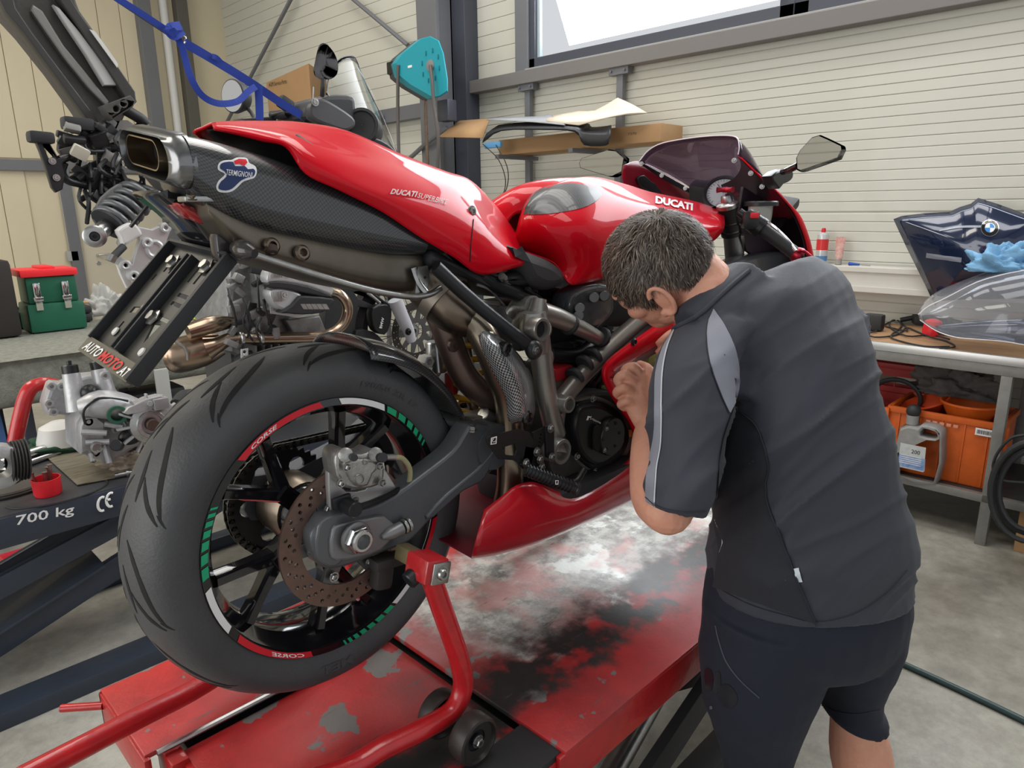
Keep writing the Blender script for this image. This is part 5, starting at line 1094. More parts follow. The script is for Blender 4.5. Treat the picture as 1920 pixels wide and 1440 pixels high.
for px in (452, 488): b = MB(); c0 = PY(px, 634, 2.70); b.add(*cyl(c0 - Vector((.008, 0, 0)), c0 + Vector((.008, 0, 0)), .028, 20)); b.build('pipe_clamp', STEEL, gs)
# lower engine cases
b = MB()
for i in range(12): b.add(*box(PY(455 + i * 14, 668 - i * 1.2, 2.8), (.006, .25, .12), (0, .1, 0), .001))
b.build('sump_fins', mat('dull_dark_alloy', (.12, .12, .12), .45, .6), gs, kind='stuff')
plt('engine_sump', [(430, 650), (600, 640), (610, 720), (440, 730)], 2.88, .3, mat('dull_dark_alloy', (0, 0, 0)), bev=.01)
plt('side_case', [(535, 600), (600, 592), (612, 620), (560, 640)], 2.76, .2, CASTG, bev=.006)
pxg('dark_hose', [(440, 680, 2.7), (452, 672, 2.7), (470, 665, 2.72)], .02, BLACKM)
plt('slotted_bracket', [(452, 655), (466, 653), (466, 682), (452, 684)], 2.62, .006, CYLS, holes=[circ(459, 660, 3, 8), circ(459, 670, 2.5, 8)])
random.seed(11)
for i in range(26):
    x0, y0 = random.uniform(430, 520), random.uniform(480, 650); b = MB(); b.add(*box(PY(x0, y0, random.uniform(2.68, 2.74)), (random.uniform(.02, .06), .03, random.uniform(.015, .05)), (0, random.uniform(-.8, .8), 0), .004)); b.build('casting_lug', CASTG if i % 3 else BLACKM, gs)
for i in range(10):
    x0, y0 = random.uniform(420, 520), random.uniform(470, 600); pxg('engine_cable', [(x0, y0, 2.66), (x0 + random.uniform(-10, 10), y0 + 25, 2.64), (x0 + random.uniform(-20, 20), y0 + 60, 2.68)], .004, BLACKM, n=6)
# front wheel with wire spokes
W2 = PY(762, 618, 2.95); y0 = 2.95
tw = MB(); tw.add(*lathe(W2, (0, 1, 0), [(.268, -.035), (.278, -.052), (.305, -.054), (.335, -.03), (.342, 0), (.335, .03), (.305, .054), (.278, .052), (.268, .035)], 64, close=True)); tw = tw.build('front_tyre', BLACKM, gs)
rm = MB(); rm.add(*lathe(W2, (0, 1, 0), [(.270, -.045), (.276, -.04), (.268, -.028), (.254, -.012), (.254, .012), (.268, .028), (.276, .04), (.270, .045), (.247, .012), (.247, -.012)], 64, close=True)); rm = rm.build('front_rim', ALU, gs)
hb = MB().add(*lathe(W2, (0, 1, 0), [(.012, -.07), (.035, -.065), (.04, -.03), (.03, 0), (.04, .03), (.035, .065)], 24)).build('front_hub', CASTG, gs)
for k in range(28):
    a = 2 * pi * k / 28; s = 1 if k % 2 else -1; e = .35 if (k // 2) % 2 else -.35
    p = W2 + Vector((.036 * cos(a + e * 2), s * .05, .036 * sin(a + e * 2))); q = W2 + Vector((.264 * cos(a), s * .035, .264 * sin(a)))
    MB().add(*tube([p, q], .0022, 6)).build('spoke', CHROME, rm)
hs = [circ(r * cos(2 * pi * k / 24 + r * 20), r * sin(2 * pi * k / 24 + r * 20), .004, 6) for k in range(24) for r in (.125, .14)]
V, F = plate_g(circ(0, 0, .152, 48), W2 + Vector((0, -.085, 0)), (1, 0, 0), (0, -1, 0), .005, [circ(0, 0, .112, 32)] + hs); bd = mk('brake_disc', V, F, mat('dark_disc', (.09, .085, .08), .35, .8), gs, smooth=False)
out = [((.118 if k % 4 in (0, 1) else .07) * cos(2 * pi * k / 40), (.118 if k % 4 in (0, 1) else .07) * sin(2 * pi * k / 40)) for k in range(40)]
V, F = plate_g(out, W2 + Vector((0, -.082, 0)), (1, 0, 0), (0, -1, 0), .006, [circ(0, 0, .045, 20)]); mk('disc_carrier', V, F, mat('dull_dark_alloy', (0, 0, 0)), bd)
cp = plt('brake_caliper', [(700, 578), (722, 570), (735, 580), (732, 610), (722, 628), (704, 620), (698, 600)], 2.80, .05, BLACK, bev=.006, smooth=2)
b = MB(); b.add(*text3('BMW', PY(716, 616, 2.797), PY(721, 596, 2.797), PY(711, 615, 2.797), .02)); b.build('caliper_lettering', WHITE, cp, smooth=False)
pxg('fork_leg', [(741, 562, 2.80), (752, 590, 2.80), (765, 618, 2.80), (772, 640, 2.80)], [.036, .034, .03, .022], mat('fork_grey_paint', (.50, .51, .55), .35, .1), n=18)
bolt(PY(765, 622, 2.77), (0, -1, 0), .013, .014, mat('bolt_black', (0, 0, 0)), gs, name='axle_bolt')
plt('front_mudguard', [(612, 570), (640, 530), (655, 524), (672, 530), (700, 548), (733, 573), (730, 580), (700, 580), (672, 575), (668, 600), (664, 650), (640, 690), (610, 690), (606, 640)], 2.86, .06, BLACKM, holes=[[(664, 548), (690, 545), (716, 566), (724, 573), (700, 572), (672, 560)]], bev=.004)
plt('fork_bracket', [(668, 620), (700, 622), (720, 640), (745, 665), (760, 690), (700, 690), (670, 660)], 2.84, .03, BLACKM, bev=.004, smooth=2)
b = MB(); b.add(*cyl(PY(688, 548, 2.85), PY(712, 568, 2.85), .01)); b.build('bracket_stay', ALU, gs)
# frame, screen, instruments
plt('frame_section', [(628, 500), (660, 520), (740, 545), (800, 560), (800, 545), (740, 530), (660, 505), (628, 490)], 2.95, .2, BLACKM)
scy = lambda pts: [PY(*p) for p in pts]
V, F, uv = grid([scy([(612, 175, 2.78), (618, 140, 2.80), (634, 113, 2.84), (655, 105, 2.90), (668, 112, 2.98), (674, 130, 3.06)]), scy([(620, 190, 2.78), (632, 170, 2.80), (655, 150, 2.86), (675, 150, 2.94), (688, 165, 3.02), (695, 175, 3.08)]), scy([(640, 230, 2.76), (665, 225, 2.78), (690, 225, 2.86), (710, 235, 2.94), (720, 245, 3.02), (724, 250, 3.08)]), scy([(690, 290, 2.72), (705, 288, 2.78), (720, 285, 2.86), (735, 285, 2.94), (745, 290, 3.02), (747, 295, 3.08)])], 3, 4)
o = mk('windscreen', V, F, CLEAR, gs, uv=uv); s = o.modifiers.new('s', 'SOLIDIFY'); s.thickness = .004
V, F, uv = grid([scy([(668, 120, 2.86), (672, 130, 2.86)]), scy([(690, 160, 2.86), (697, 172, 2.86)]), scy([(712, 205, 2.86), (722, 230, 2.86)]), scy([(735, 260, 2.86), (745, 290, 2.86)])], 1, 4); mk('screen_edge_trim', V, F, mat('bright_edge', (0, 0, 0)), o)
MB().add(*tube(scy([(612, 175, 2.78), (618, 140, 2.80), (634, 113, 2.84), (655, 105, 2.90), (668, 112, 2.98), (682, 150, 3.02), (722, 232, 3.05), (747, 292, 3.06)]), .002, 6, 4)).build('screen_rim', GREYD, o)
plt('instrument_cowl', [(572, 210), (583, 190), (600, 184), (612, 178), (655, 178), (668, 190), (668, 238), (650, 245), (600, 232), (575, 225)], 2.74, .25, BLACKM, bev=.02, smooth=2)
plt('cowl_side_panel', [(583, 195), (598, 184), (620, 190), (662, 218), (667, 236), (650, 246), (620, 238), (585, 222)], 2.68, .05, mat('dark_grey_plastic', (.06, .06, .065), .4), bev=.012, smooth=3)
bolt(PY(591, 191, 2.675), (0, -1, 0), .012, .006, ALU, gs, name='cowl_screw')
b = MB(); c0 = PY(679, 235, 2.72); b.add(*lathe(c0, Vector((-.7, -.7, .1)), [(.07, -.12), (.075, -.02), (.072, .01), (.06, .012), (.055, .004), (.001, .004)], 28)); b.build('headlamp_housing', BLACKM, gs)
plt('beak_panel', [(690, 255), (716, 262), (735, 275), (748, 290), (752, 300), (735, 296), (700, 275)], 2.70, .08, BLACK, bev=.008, smooth=2)
pxg('mirror_stem', [(604, 180, 2.62), (605, 165, 2.60), (606, 148, 2.60)], .009, BLACKM)
b = MB(); q = [PY(*p, 2.60) for p in ((594, 145), (596, 120), (604, 84), (608, 84), (620, 100), (626, 120), (624, 138), (612, 148))]; c0 = sum(q, Vector()) / 8
V, F, uv = grid([[c0 + (p - c0) * .3 + Vector((-.035, 0, 0)) for p in q], [c0 + (p - c0) * .8 + Vector((-.02, 0, 0)) for p in q], q, [c0 + (p - c0) * .97 + Vector((.02, 0, 0)) for p in q]], 3, 3, closed=True, caps=True); mk('mirror', V, F, mat('dark_grey_plastic', (0, 0, 0)), gs)
b = MB(); c0 = PY(436, 180, 3.35); a_ = Vector((-1, -.3, 0)); b.add(*lathe(c0, a_, [(.06, -.06), (.075, -.02), (.075, 0), (.07, .003)], 28, capa=True)); mm = b.build('mirror', BLACKM, gs); MB().add(*lathe(c0, a_, [(.069, .003), (.001, .0031)], 28)).build('mirror_glass', mat('mirror_silver', (0, 0, 0)), mm)
pxg('mirror_stem', [(455, 195, 3.35), (470, 210, 3.3), (480, 228, 3.25)], .009, BLACKM)
pxg('handlebar', [(512, 216, 2.95), (545, 210, 2.85), (575, 222, 2.8)], .011, BLACK); pxg('handlebar_grip', [(510, 216, 2.97), (540, 213, 2.87)], .018, BLACKM)
b = MB(); b.add(*box(PY(535, 195, 2.86), (.06, .04, .05), (0, .5, 0), .01)); b.add(*tube([PY(525, 187, 2.86), PY(535, 185, 2.86), PY(548, 200, 2.84)], .008, 8, 2)); b.build('brake_master_cylinder', BLACKM, gs)
pxg('clutch_cable', [(548, 215, 2.8), (560, 218, 2.78), (575, 232, 2.76)], .005, BLACKM, n=8); pxg('clutch_cable', [(550, 225, 2.8), (568, 224, 2.78), (580, 240, 2.76)], .004, BLACKM, n=8)
pxg('aerial', [(588, 163, 2.75), (587, 185, 2.75)], .003, STEEL, n=6); pxg('aerial', [(612, 172, 2.75), (618, 182, 2.75)], .003, STEEL, n=6)
plt('instrument_panel', [(455, 222), (515, 218), (525, 235), (455, 235)], 2.95, .1, BLACKM, bev=.006)
plt('red_front_panel', [(528, 226), (570, 222), (590, 232), (590, 245), (528, 245)], 2.92, .05, REDP, bev=.004)
# hoisted rear frame
YH2 = 2.85
hf = gs
HM = mat('dusty_black_plastic', (.085, .08, .072), .6, 0, 0, var=.4, vs=5, col2=(.045, .042, .04), bump=.1, bs=80)
plt('rear_frame_tray', [(0, 0), (12, 24), (45, 60), (100, 130), (150, 200), (190, 262), (215, 262), (235, 215), (258, 190), (252, 175), (200, 90), (150, 20), (135, -20), (-20, -20)], YH2, .14, HM, bev=.008)
plt('tray_rib', [(-20, -30), (0, 0), (12, 24), (45, 62), (150, 205), (195, 265), (210, 262), (165, 200), (60, 60), (30, 15), (20, -30)], YH2 - .05, .06, mat('dark_frame_bar', (.04, .038, .034), .45), bev=.004)
plt('tray_rib', [(122, -20), (150, 25), (205, 100), (254, 172), (256, 192), (246, 200), (195, 120), (140, 40), (100, -20)], YH2 - .05, .06, mat('dark_frame_bar', (0, 0, 0)), bev=.004)
plt('grey_liner', [(62, 8), (80, 20), (120, 85), (165, 140), (205, 190), (200, 200), (165, 165), (120, 110), (85, 60), (58, 20)], YH2 - .02, .04, mat('dull_grey_liner', (.24, .235, .22), .45, .2), bev=.006)
plt('grey_liner', [(100, 8), (112, 15), (150, 60), (222, 156), (220, 160), (196, 160), (160, 100), (120, 40)], YH2 - .04, .03, mat('pale_liner', (.48, .48, .47), .4), bev=.004)
plt('white_tape', [(168, 55), (178, 58), (222, 120), (220, 127)], YH2 - .06, .004, PLASTIC_W, bev=0)
plt('cross_clamp', [(192, 198), (245, 178), (255, 190), (250, 200), (212, 225), (200, 212)], YH2 - .12, .06, HM, holes=[circ(218, 204, 6, 12), circ(232, 194, 6, 12)], bev=.004)
plt('frame_shank', [(185, 255), (215, 225), (240, 225), (262, 240), (250, 260), (200, 280)], YH2, .05, mat('dull_grey_liner', (0, 0, 0)))
pxg('spring_strut', [(225, 200, YH2), (262, 222, YH2 + .02), (275, 235, YH2 + .02)], .02, BLACKM)
b = MB()
for i in range(12): b.add(*cyl(PY(192, 278 + i * 4.4, YH2 - .05) - Vector((.018, 0, 0)), PY(194, 278 + i * 4.4, YH2 - .05) + Vector((.022, 0, 0)), .0065, 10))
b.build('bellows', BLACKM, gs)
plt('frame_bracket', [(185, 270), (225, 260), (232, 330), (205, 335), (188, 330)], YH2, .08, mat('dark_frame_bar', (0, 0, 0)), bev=.006)
pxg('frame_bar', [(195, 278, YH2), (240, 280, YH2 - .02)], .016, BLACK); pxg('frame_bar', [(200, 330, YH2), (245, 345, YH2 - .1), (290, 362, YH2 - .1)], .018, BLACK); pxg('frame_bar', [(140, 340, YH2 - .1), (165, 320, YH2 - .05), (200, 305, YH2)], .02, BLACK)
pf = plt('footrest_hanger', [(62, 252), (86, 250), (90, 262), (110, 296), (130, 292), (126, 300), (118, 306), (122, 330), (118, 355), (106, 361), (98, 352), (88, 320), (76, 285)], YH2 - .15, .03, BLACK, holes=[[(78, 264), (86, 262), (104, 292), (92, 297)]], bev=.004)
pxg('footrest_hanger_loop', [(112, 300, YH2 - .13), (128, 294, YH2 - .12), (140, 298, YH2 - .11)], .014, BLACK); pxg('footrest_hanger_loop', [(120, 305, YH2 - .13), (116, 322, YH2 - .12), (126, 338, YH2 - .11), (150, 345, YH2 - .1), (180, 352, YH2 - .08), (205, 352, YH2 - .05)], .013, BLACK)
b = MB(); b.add(*box(PY(76, 258, YH2 - .15), (.07, .06, .035), (0, .05, 0), .01)); b.build('footrest_rubber', BLACKM, gs)
for px, py in ((98, 302), (106, 333)): bolt(PY(px, py, YH2 - .16), (0, -1, 0), .008, .006, STEEL, gs)
b = MB(); b.add(*box(PY(145, 233, YH2 - .1), (.09, .06, .04), (0, .05, 0), .01)); b.build('footrest_rubber', BLACKM, gs)
random.seed(5)
for i in range(34):
    x0, y0 = random.uniform(120, 215), random.uniform(232, 375); m = [BLACKM, BLACK, mat('dull_grey_liner', (0, 0, 0)), HM][i % 4]; b = MB(); b.add(*box(PY(x0, y0 if x0 > 150 else min(y0, 290), YH2 - random.uniform(-.05, .12)), (random.uniform(.02, .07), .03, random.uniform(.015, .05)), (random.uniform(-.6, .6), random.uniform(-1, 1), 0), .005)); b.build('loom_connector', m, gs)
for i in range(22):
    x0, y0 = random.uniform(150, 280), random.uniform(240, 380); pxg('wiring', [(x0, y0, 2.76), (x0 + random.uniform(-20, 20), y0 + random.uniform(10, 40), 2.72), (x0 + random.uniform(-10, 40), y0 + random.uniform(30, 70), 2.78)], random.uniform(.003, .008), [BLACKM, BLACK, BLACKM][i % 3 if i % 5 else 0], n=6)
b = MB(); b.add(*box(PY(150, 286, 2.7), (.05, .03, .04), (.3, .5, 0), .006)); b.build('white_connector', mat('yellowed_white', (.5, .48, .4), .5), gs)
plt('grey_trim_strip', [(222, 345), (230, 352), (205, 378), (195, 402), (178, 400), (190, 370)], 2.70, .02, mat('mid_grey_plastic', (.2, .2, .195), .5), bev=.002, smooth=2)
pxg('main_frame_tube', [(262, 240, YH2), (300, 275, 2.9), (400, 305, 2.95), (520, 310, 2.95), (640, 300, 2.95), (690, 330, 2.95)], .03, BLACK)
pxg('main_frame_tube', [(300, 280, 2.92), (400, 330, 2.95), (480, 400, 2.95), (500, 480, 2.95)], .022, BLACK)
pxg('main_frame_tube', [(640, 300, 2.95), (600, 400, 2.95), (570, 500, 2.95)], .022, BLACK)
pxg('steering_column', [(655, 225, 2.95), (690, 330, 2.95), (720, 450, 2.92), (741, 562, 2.85)], .035, BLACKM)
# shock with coil spring
A, B = PY(193, 432, 2.66), PY(262, 362, 2.72); ax = (B - A); u, w, n_ = basis(ax); pts = []
for i in range(16 * 5 + 1): t = i / 80; a = 2 * pi * 5 * t; pts.append(A + ax * (.18 + .82 * t) + (u * cos(a) + w * sin(a)) * .055)
b = MB(); b.add(*tube(pts, .011, 10)); b.build('shock_spring', mat('grey_spring', (.13, .135, .14), .35, .3), gs)
b = MB(); b.add(*tube([A, A + ax * .3, B], [.026, .03, .035], 16)); b.add(*tube([A + ax * .14, A + ax * .19], .06, 24)); b.build('shock_body', BLACKM, gs)
b = MB(); e = PY(178, 443, 2.64); b.add(*tube([e, A + ax * .1], .026, 16)); b.build('shock_foot', STEEL, gs)
b = MB(); b.add(*lathe(e, (-.3, -1, 0), [(.016, -.03), (.036, -.03), (.036, .02), (.03, .024), (.016, .024)], 24, close=True)); b.build('shock_eye', STEEL, gs); b = MB(); b.add(*lathe(e, (-.3, -1, 0), [(.018, .0), (.014, .02), (.006, .02), (.005, .01)], 18, capb=True)); b.build('eye_bush', BLACK, gs)
# silver bracket plate (brake hanger)
SV = mat('silver_bracket_paint', (.55, .56, .56), .35, .4)
plt('silver_hanger', [(222, 455), (235, 420), (262, 425), (285, 430), (308, 420), (318, 424), (319, 436), (306, 470), (295, 495), (270, 510), (262, 530), (250, 527), (240, 510), (226, 500), (213, 488), (222, 478), (248, 495), (252, 480), (262, 450), (258, 440), (240, 455), (226, 462)], 2.60, .03, SV, bev=.004)
b = MB(); b.add(*tube([PY(290 + 14 * cos(t), 467 + 14 * sin(t), 2.60) for t in [2 * pi * i / 20 for i in range(20)]], .008, 8, closed=True)); b.build('hanger_ring', SV, gs)
for px, py in ((309, 427), (234, 497), (250, 517), (275, 455)): b = MB(); c0 = PY(px, py, 2.60); b.add(*lathe(c0, (0, -1, 0), [(.018, -.02), (.018, .012), (.012, .014), (.007, .012), (.006, 0)], 18, capb=True)); b.build('hanger_boss', SV, gs)
plt('white_fluid_bottle', [(222, 432), (240, 420), (252, 418), (262, 428), (268, 440), (258, 446), (250, 452), (240, 458), (232, 460), (228, 445)], 2.57, .05, mat('milky_plastic', (.62, .62, .60), .4), bev=.008, smooth=2)
pxg('brake_hose', [(232, 462, 2.58), (222, 472, 2.57), (212, 482, 2.56)], .012, BLACKM); pxg('hose_fitting', [(212, 478, 2.56), (206, 490, 2.56)], .015, STEEL)
plt('white_link', [(218, 490), (232, 498), (245, 520), (248, 542), (238, 540), (226, 515)], 2.62, .02, PLASTIC_W, bev=.003, smooth=1)
pxg('rod', [(285, 375, 2.5), (265, 400, 2.52), (245, 425, 2.55)], .006, BLACK, n=8)
# ---------------------------------------------- blue strap
st = thing('ratchet_strap', 'blue webbing strap running from the roof down to the tourer handlebar', 'strap', (1.3, 2.85, 1.9))
def ribbon(pts, w, name, th=.0012, up=(0, .3, 1), par=st):
    Q = cr([PY(*p) for p in pts], 6); V = []; F = []; n = len(Q)
    for i, q in enumerate(Q):
        t = (Q[min(i + 1, n - 1)] - Q[max(i - 1, 0)]).normalized(); s = t.cross(Vector((.5, .75, 0))).normalized()
        if s.dot(Vector((.4, 0, 1))) < 0: s = -s
        V += [q + s * w / 2, q - s * w / 2]
        if i: F.append((2 * i - 2, 2 * i - 1, 2 * i + 1, 2 * i))
    o = mk(name, V, F, BLUESTRAP, par, smooth=False); m = o.modifiers.new('s', 'SOLIDIFY'); m.thickness = th; return o
ribbon([(205, -12, 2.80), (260, 22, 2.80), (315, 58, 2.80)], .022, 'webbing')
ribbon([(345, 80, 2.80), (400, 112, 2.80), (470, 155, 2.80), (530, 195, 2.80), (575, 222, 2.76)], .032, 'webbing')
ribbon([(325, 58, 2.79), (340, 85, 2.79), (347, 110, 2.79), (360, 150, 2.78), (380, 180, 2.78), (410, 194, 2.78), (445, 190, 2.78), (465, 172, 2.78), (480, 162, 2.78)], .024, 'loose_webbing')
ribbon([(484, 160, 2.785), (486, 190, 2.785), (487, 225, 2.785)], .030, 'hanging_webbing')
ribbon([(312, 50, 2.785), (325, 66, 2.78), (342, 56, 2.78)], .034, 'webbing_knot'); ribbon([(330, 66, 2.775), (318, 52, 2.775), (340, 48, 2.78)], .03, 'webbing_knot')
b = MB(); b.add(*tube([PY(330, 62, 2.80), PY(348, 70, 2.80), PY(345, 82, 2.80), PY(332, 74, 2.80)], .0035, 8, 2, closed=True)); b.build('strap_hook', STEEL, st)
b = MB(); b.add(*tube([PY(200, -10, 2.82), PY(315, 66, 2.82)], .003, 6)); b.build('strap_cord', GREYD, st)
ribbon([(398, 105, 2.79), (406, 108, 2.79), (414, 116, 2.79)], .018, 'webbing_tag')
# ================================================ ITEMS ON THE SECOND LIFT
# gearbox casting
gb = thing('gearbox_casting', 'silver gearbox casting standing on a dirty metal sheet on the second lift', 'gearbox', (.68, 2.8, ZD))
GC = mat('fresh_cast_alloy', (.56, .57, .58), .4, .45, 0, var=.3, vs=12, col2=(.34, .34, .35), bump=.15, bs=60)
def gp(name, pts, y, th, m=GC, holes=(), bev=.004, smooth=1, par=gb): V, F = plateY(pts, y, th, holes=holes, bev=bev, smooth=smooth); return mk(name, V, F, m, par)
gp('bell_flange', [(84, 760), (88, 745), (96, 722), (102, 718), (120, 720), (160, 705), (190, 702), (205, 712), (222, 735), (235, 752), (200, 780), (165, 815), (140, 805), (135, 780), (110, 778), (92, 780)], 2.86, .09, bev=.012)
gp('gearbox_body', [(148, 790), (165, 765), (220, 750), (260, 765), (300, 770), (328, 785), (335, 810), (300, 830), (255, 840), (225, 860), (205, 870), (170, 858), (150, 850)], 2.74, .2, bev=.015)
gp('gearbox_front_wall', [(152, 800), (160, 785), (180, 782), (196, 795), (194, 835), (206, 868), (182, 862), (165, 845), (152, 852)], 2.69, .06)
for a, c in (((133, 700), (146, 770)), ((186, 692), (200, 745))):
    b = MB(); p, q = PY(*a, 2.78), PY(*c, 2.76); b.add(*tube([p, q], [.028, .036], 18)); b.build('stud_tower', GC, gb)
    b = MB(); d = (p - q).normalized(); b.add(*cyl(p - d * .002, p + d * .03, .026, 18)); b.add(*cyl(p + d * .03, p + d * .045, .008, 10)); b.build('rubber_cap', BLACK, gb)
b = MB(); b.add(*ball(PY(168, 736, 2.74), .030)); b.add(*cyl(PY(165, 748, 2.74), PY(165, 760, 2.74), .02)); b.build('breather_cap', BLACK, gb)
b = MB(); b.add(*tube([PY(150, 765, 2.72), PY(185, 758, 2.70), PY(225, 762, 2.70), PY(255, 768, 2.70)], [.03, .05, .05, .04], 18, 3)); b.build('selector_tube', GC, gb)
b = MB(); b.add(*lathe(PY(220, 778, 2.64), (-.1, -1, .1), [(.026, -.06), (.033, .0), (.031, .006), (.022, .006), (.020, -.03), (.001, -.03)], 26)); b.build('green_seal_port', mat('green_gasket', (.02, .09, .055), .5), gb)
bc = PY(284, 795, 2.62); b = MB(); b.add(*lathe(bc, (-.1, -1, .1), [(.075, -.03), (.07, .0), (.05, .006), (.048, .014), (.036, .016), (.034, 0), (.001, -.002)], 36)); b.build('output_bearing', STEEL, gb)
b = MB(); b.add(*cyl(bc + Vector((0, -.0, 0)), bc + Vector((0, -.02, 0)), .022, 24)); b.build('output_shaft', mat('dark_dull', (.08, .05, .04), .5, .3), gb)
for k in range(12): a = k * pi / 6; b = MB(); c0 = bc + Vector((.088 * cos(a), .015, .088 * sin(a))); b.add(*box(c0, (.045, .02, .008), (0, -a, 0), .003)); b.build('casting_rib', GC, gb)
gp('mount_arm', [(232, 775), (240, 765), (275, 748), (300, 742), (312, 744), (330, 770), (335, 782), (320, 778), (300, 768), (285, 770), (240, 778)], 2.62, .05)
b = MB(); b.add(*cyl(PY(282, 757, 2.60), PY(282, 757, 2.66), .01)); b.add(*box(PY(302, 757, 2.60), (.05, .02, .04))); b.build('arm_lug', mat('grey_lug', (.3, .3, .3), .4, .5), gb)
for px, py in ((96, 724), (114, 724), (196, 704), (92, 756), (100, 772), (178, 848), (165, 790), (216, 805)): b = MB(); c0 = PY(px, py, 2.70 if px > 150 else 2.84); b.add(*lathe(c0, (0, -1, 0), [(.014, -.01), (.014, .01), (.007, .01), (.006, 0)], 16, capb=True)); b.build('bolt_hole_boss', GC, gb)
b = MB(); b.add(*tube([PY(160, 795, 2.66), PY(156, 775, 2.66), PY(165, 760, 2.66), PY(185, 747, 2.66), (PY(215, 748, 2.66)), PY(240, 752, 2.66)], .0045, 8, 3)); b.build('vent_hose', BLACK, gb)
b = MB(); b.add(*ball(PY(245, 818, 2.66), .035, (1.2, .6, .9))); b.add(*cyl(PY(217, 835, 2.62), PY(222, 835, 2.66), .02)); b.build('neutral_switch', BLACK, gb)
for x0, y0, x1, y1 in ((152, 810, 200, 812), (160, 830, 205, 828), (195, 830, 205, 868), (230, 790, 250, 820), (250, 830, 280, 815), (196, 795, 230, 800)):
    b = MB(); b.add(*tube([PY(x0, y0, 2.68), PY(x1, y1, 2.66)], .01, 8)); b.build('casting_rib', GC, gb)
b = MB(); b.add(*lathe(PY(180, 838, 2.66), (0, -1, 0), [(.02, 0), (.02, .01), (.014, .012), (.012, .004), (.001, .004)], 16)); b.add(*tube([PY(170, 850, 2.66), PY(172, 865, 2.65), PY(178, 862, 2.65)], .008, 8, 2)); b.build('gear_lever_boss', STEEL, gb)
# sheet, rag, bolt, cup, discs
q = [PZ(80, 851, ZD + .004), PZ(145, 910, ZD + .004), PZ(330, 875, ZD + .004), PZ(250, 820, ZD + .004)]
V = q + [p + Vector((0, 0, .003)) for p in q]; mk('metal_sheet', V, [(3, 2, 1, 0), (4, 5, 6, 7)] + [(i, (i + 1) % 4, (i + 1) % 4 + 4, i + 4) for i in range(4)], mat('dirty_wood_sheet', (.42, .38, .29), .4, .3, 0, var=.8, vs=10, col2=(.10, .085, .06), stretch=(1, 6, 1)), smooth=False, label='stained metal sheet lying under the silver gearbox casting', cat='sheet')
def crumple(name, c, rx, ry, rz, m, seed, label=None, cat=None, par=None, n=30, amp=.35, **k):
    import mathutils.noise as N; V = []; F = []; c = Vector(c)
    for j in range(n):
        for i in range(n * 2):
            th = pi * .5 * j / (n - 1); ph = pi * i / n; d = Vector((sin(th) * cos(ph), sin(th) * sin(ph), cos(th)))
            f = 1 + amp * N.fractal(d * 2.2 + Vector((seed, 0, 0)), 1, 2, 4) + amp * .3 * abs(N.noise(d * 6 + Vector((seed, 3, 0))))
            V.append(c + Vector((d.x * rx * f, d.y * ry * f, max(d.z, 0) * rz * f)))
    for j in range(n - 1):
        for i in range(n * 2): F.append((j * n * 2 + i, (j + 1) * n * 2 + i, (j + 1) * n * 2 + (i + 1) % (n * 2), j * n * 2 + (i + 1) % (n * 2)))
    F.append(tuple((n - 1) * n * 2 + i for i in range(n * 2)))
    return mk(name, V, F, m, par, label=label, cat=cat, auto=80, **k)
g = PZ(245, 880, ZD)
crumple('shop_rag', (g.x + .02, g.y + .04, ZD + .007), .085, .06, .06, mat('stained_rag', (.50, .44, .36), .85, var=.7, vs=14, col2=(.20, .14, .10), bump=.3, bs=300), 4, 'stained beige rag bunched up beside the gearbox casting', 'rag', amp=.55)
b = MB(); A, B = PZ(215, 892, ZD + .012), PZ(275, 880, ZD + .012); b.add(*tube([A, B], .010, 14)); b.add(*tube([A.lerp(B, .35), A.lerp(B, .42)], .015, 14)); b.build('axle_spindle', STEEL, label='short steel axle spindle lying in front of the stained rag', cat='bolt')
cu = thing('magnetic_cup', 'small red cup holding loose bolts at the lift edge', 'cup', PZ(94, 930, ZD)); c0 = ORG[cu.name] + Vector((0, .02, 0.001))
MB().add(*lathe(c0, (0, 0, 1), [(.001, 0), (.038, 0), (.042, .008), (.044, .06), (.0405, .06), (.039, .006), (.001, .006)], 30)).build('cup_shell', mat('bright_red_plastic', (.72, .02, .03), .4), cu)
for dx, dy, h, ti in ((-.02, .01, .075, -.3), (-.005, .0, .07, .1), (.012, .01, .09, .15), (0, .02, .08, .3)):
    p = c0 + Vector((dx, dy, .01)); MB().add(*tube([p, p + Vector((ti * .05, 0, h - .01)), p + Vector((ti * .05, 0, h))], [.006, .006, .009], 10)).build('loose_bolt', STEEL, label='steel bolt standing in the small red cup, %s' % {-.02: 'the one leaning out to the left', -.005: 'front short one', .012: 'the tallest', 0: 'the one at the back'}[dx], cat='bolt', group='bolts in the red cup')
dk = thing('clutch_plate', 'dark slotted clutch plate lying flat at the lift edge, left of the red cup', 'clutch plate', PZ(25, 915, ZD)); c0 = ORG[dk.name] + Vector((-.02, .05, .004))
V, F = plate_g(circ(0, 0, .16, 48), c0 + Vector((0, 0, .004)), (1, 0, 0), (0, 0, 1), .006, [circ(.1 * cos(k * pi / 3), .1 * sin(k * pi / 3), .018, 8, .01) for k in range(6)]); mk('plate_ring', V, F, mat('dark_plate', (.045, .043, .04), .45, .5), dk, smooth=False)
MB().add(*lathe(c0, (0, 0, 1), [(.145, .006), (.14, .012), (.10, .014), (.06, .01)], 40)).build('friction_face', mat('friction_brown', (.07, .065, .058), .6), dk)
MB().add(*lathe(c0, (0, 0, 1), [(.05, .01), (.045, .018), (.026, .02), (.026, .05), (.022, .052), (.018, .05), (.018, .01)], 28)).build('plate_hub', STEEL, dk)
dk2 = PZ(15, 925, ZD) + Vector((0, 0, .0)); 
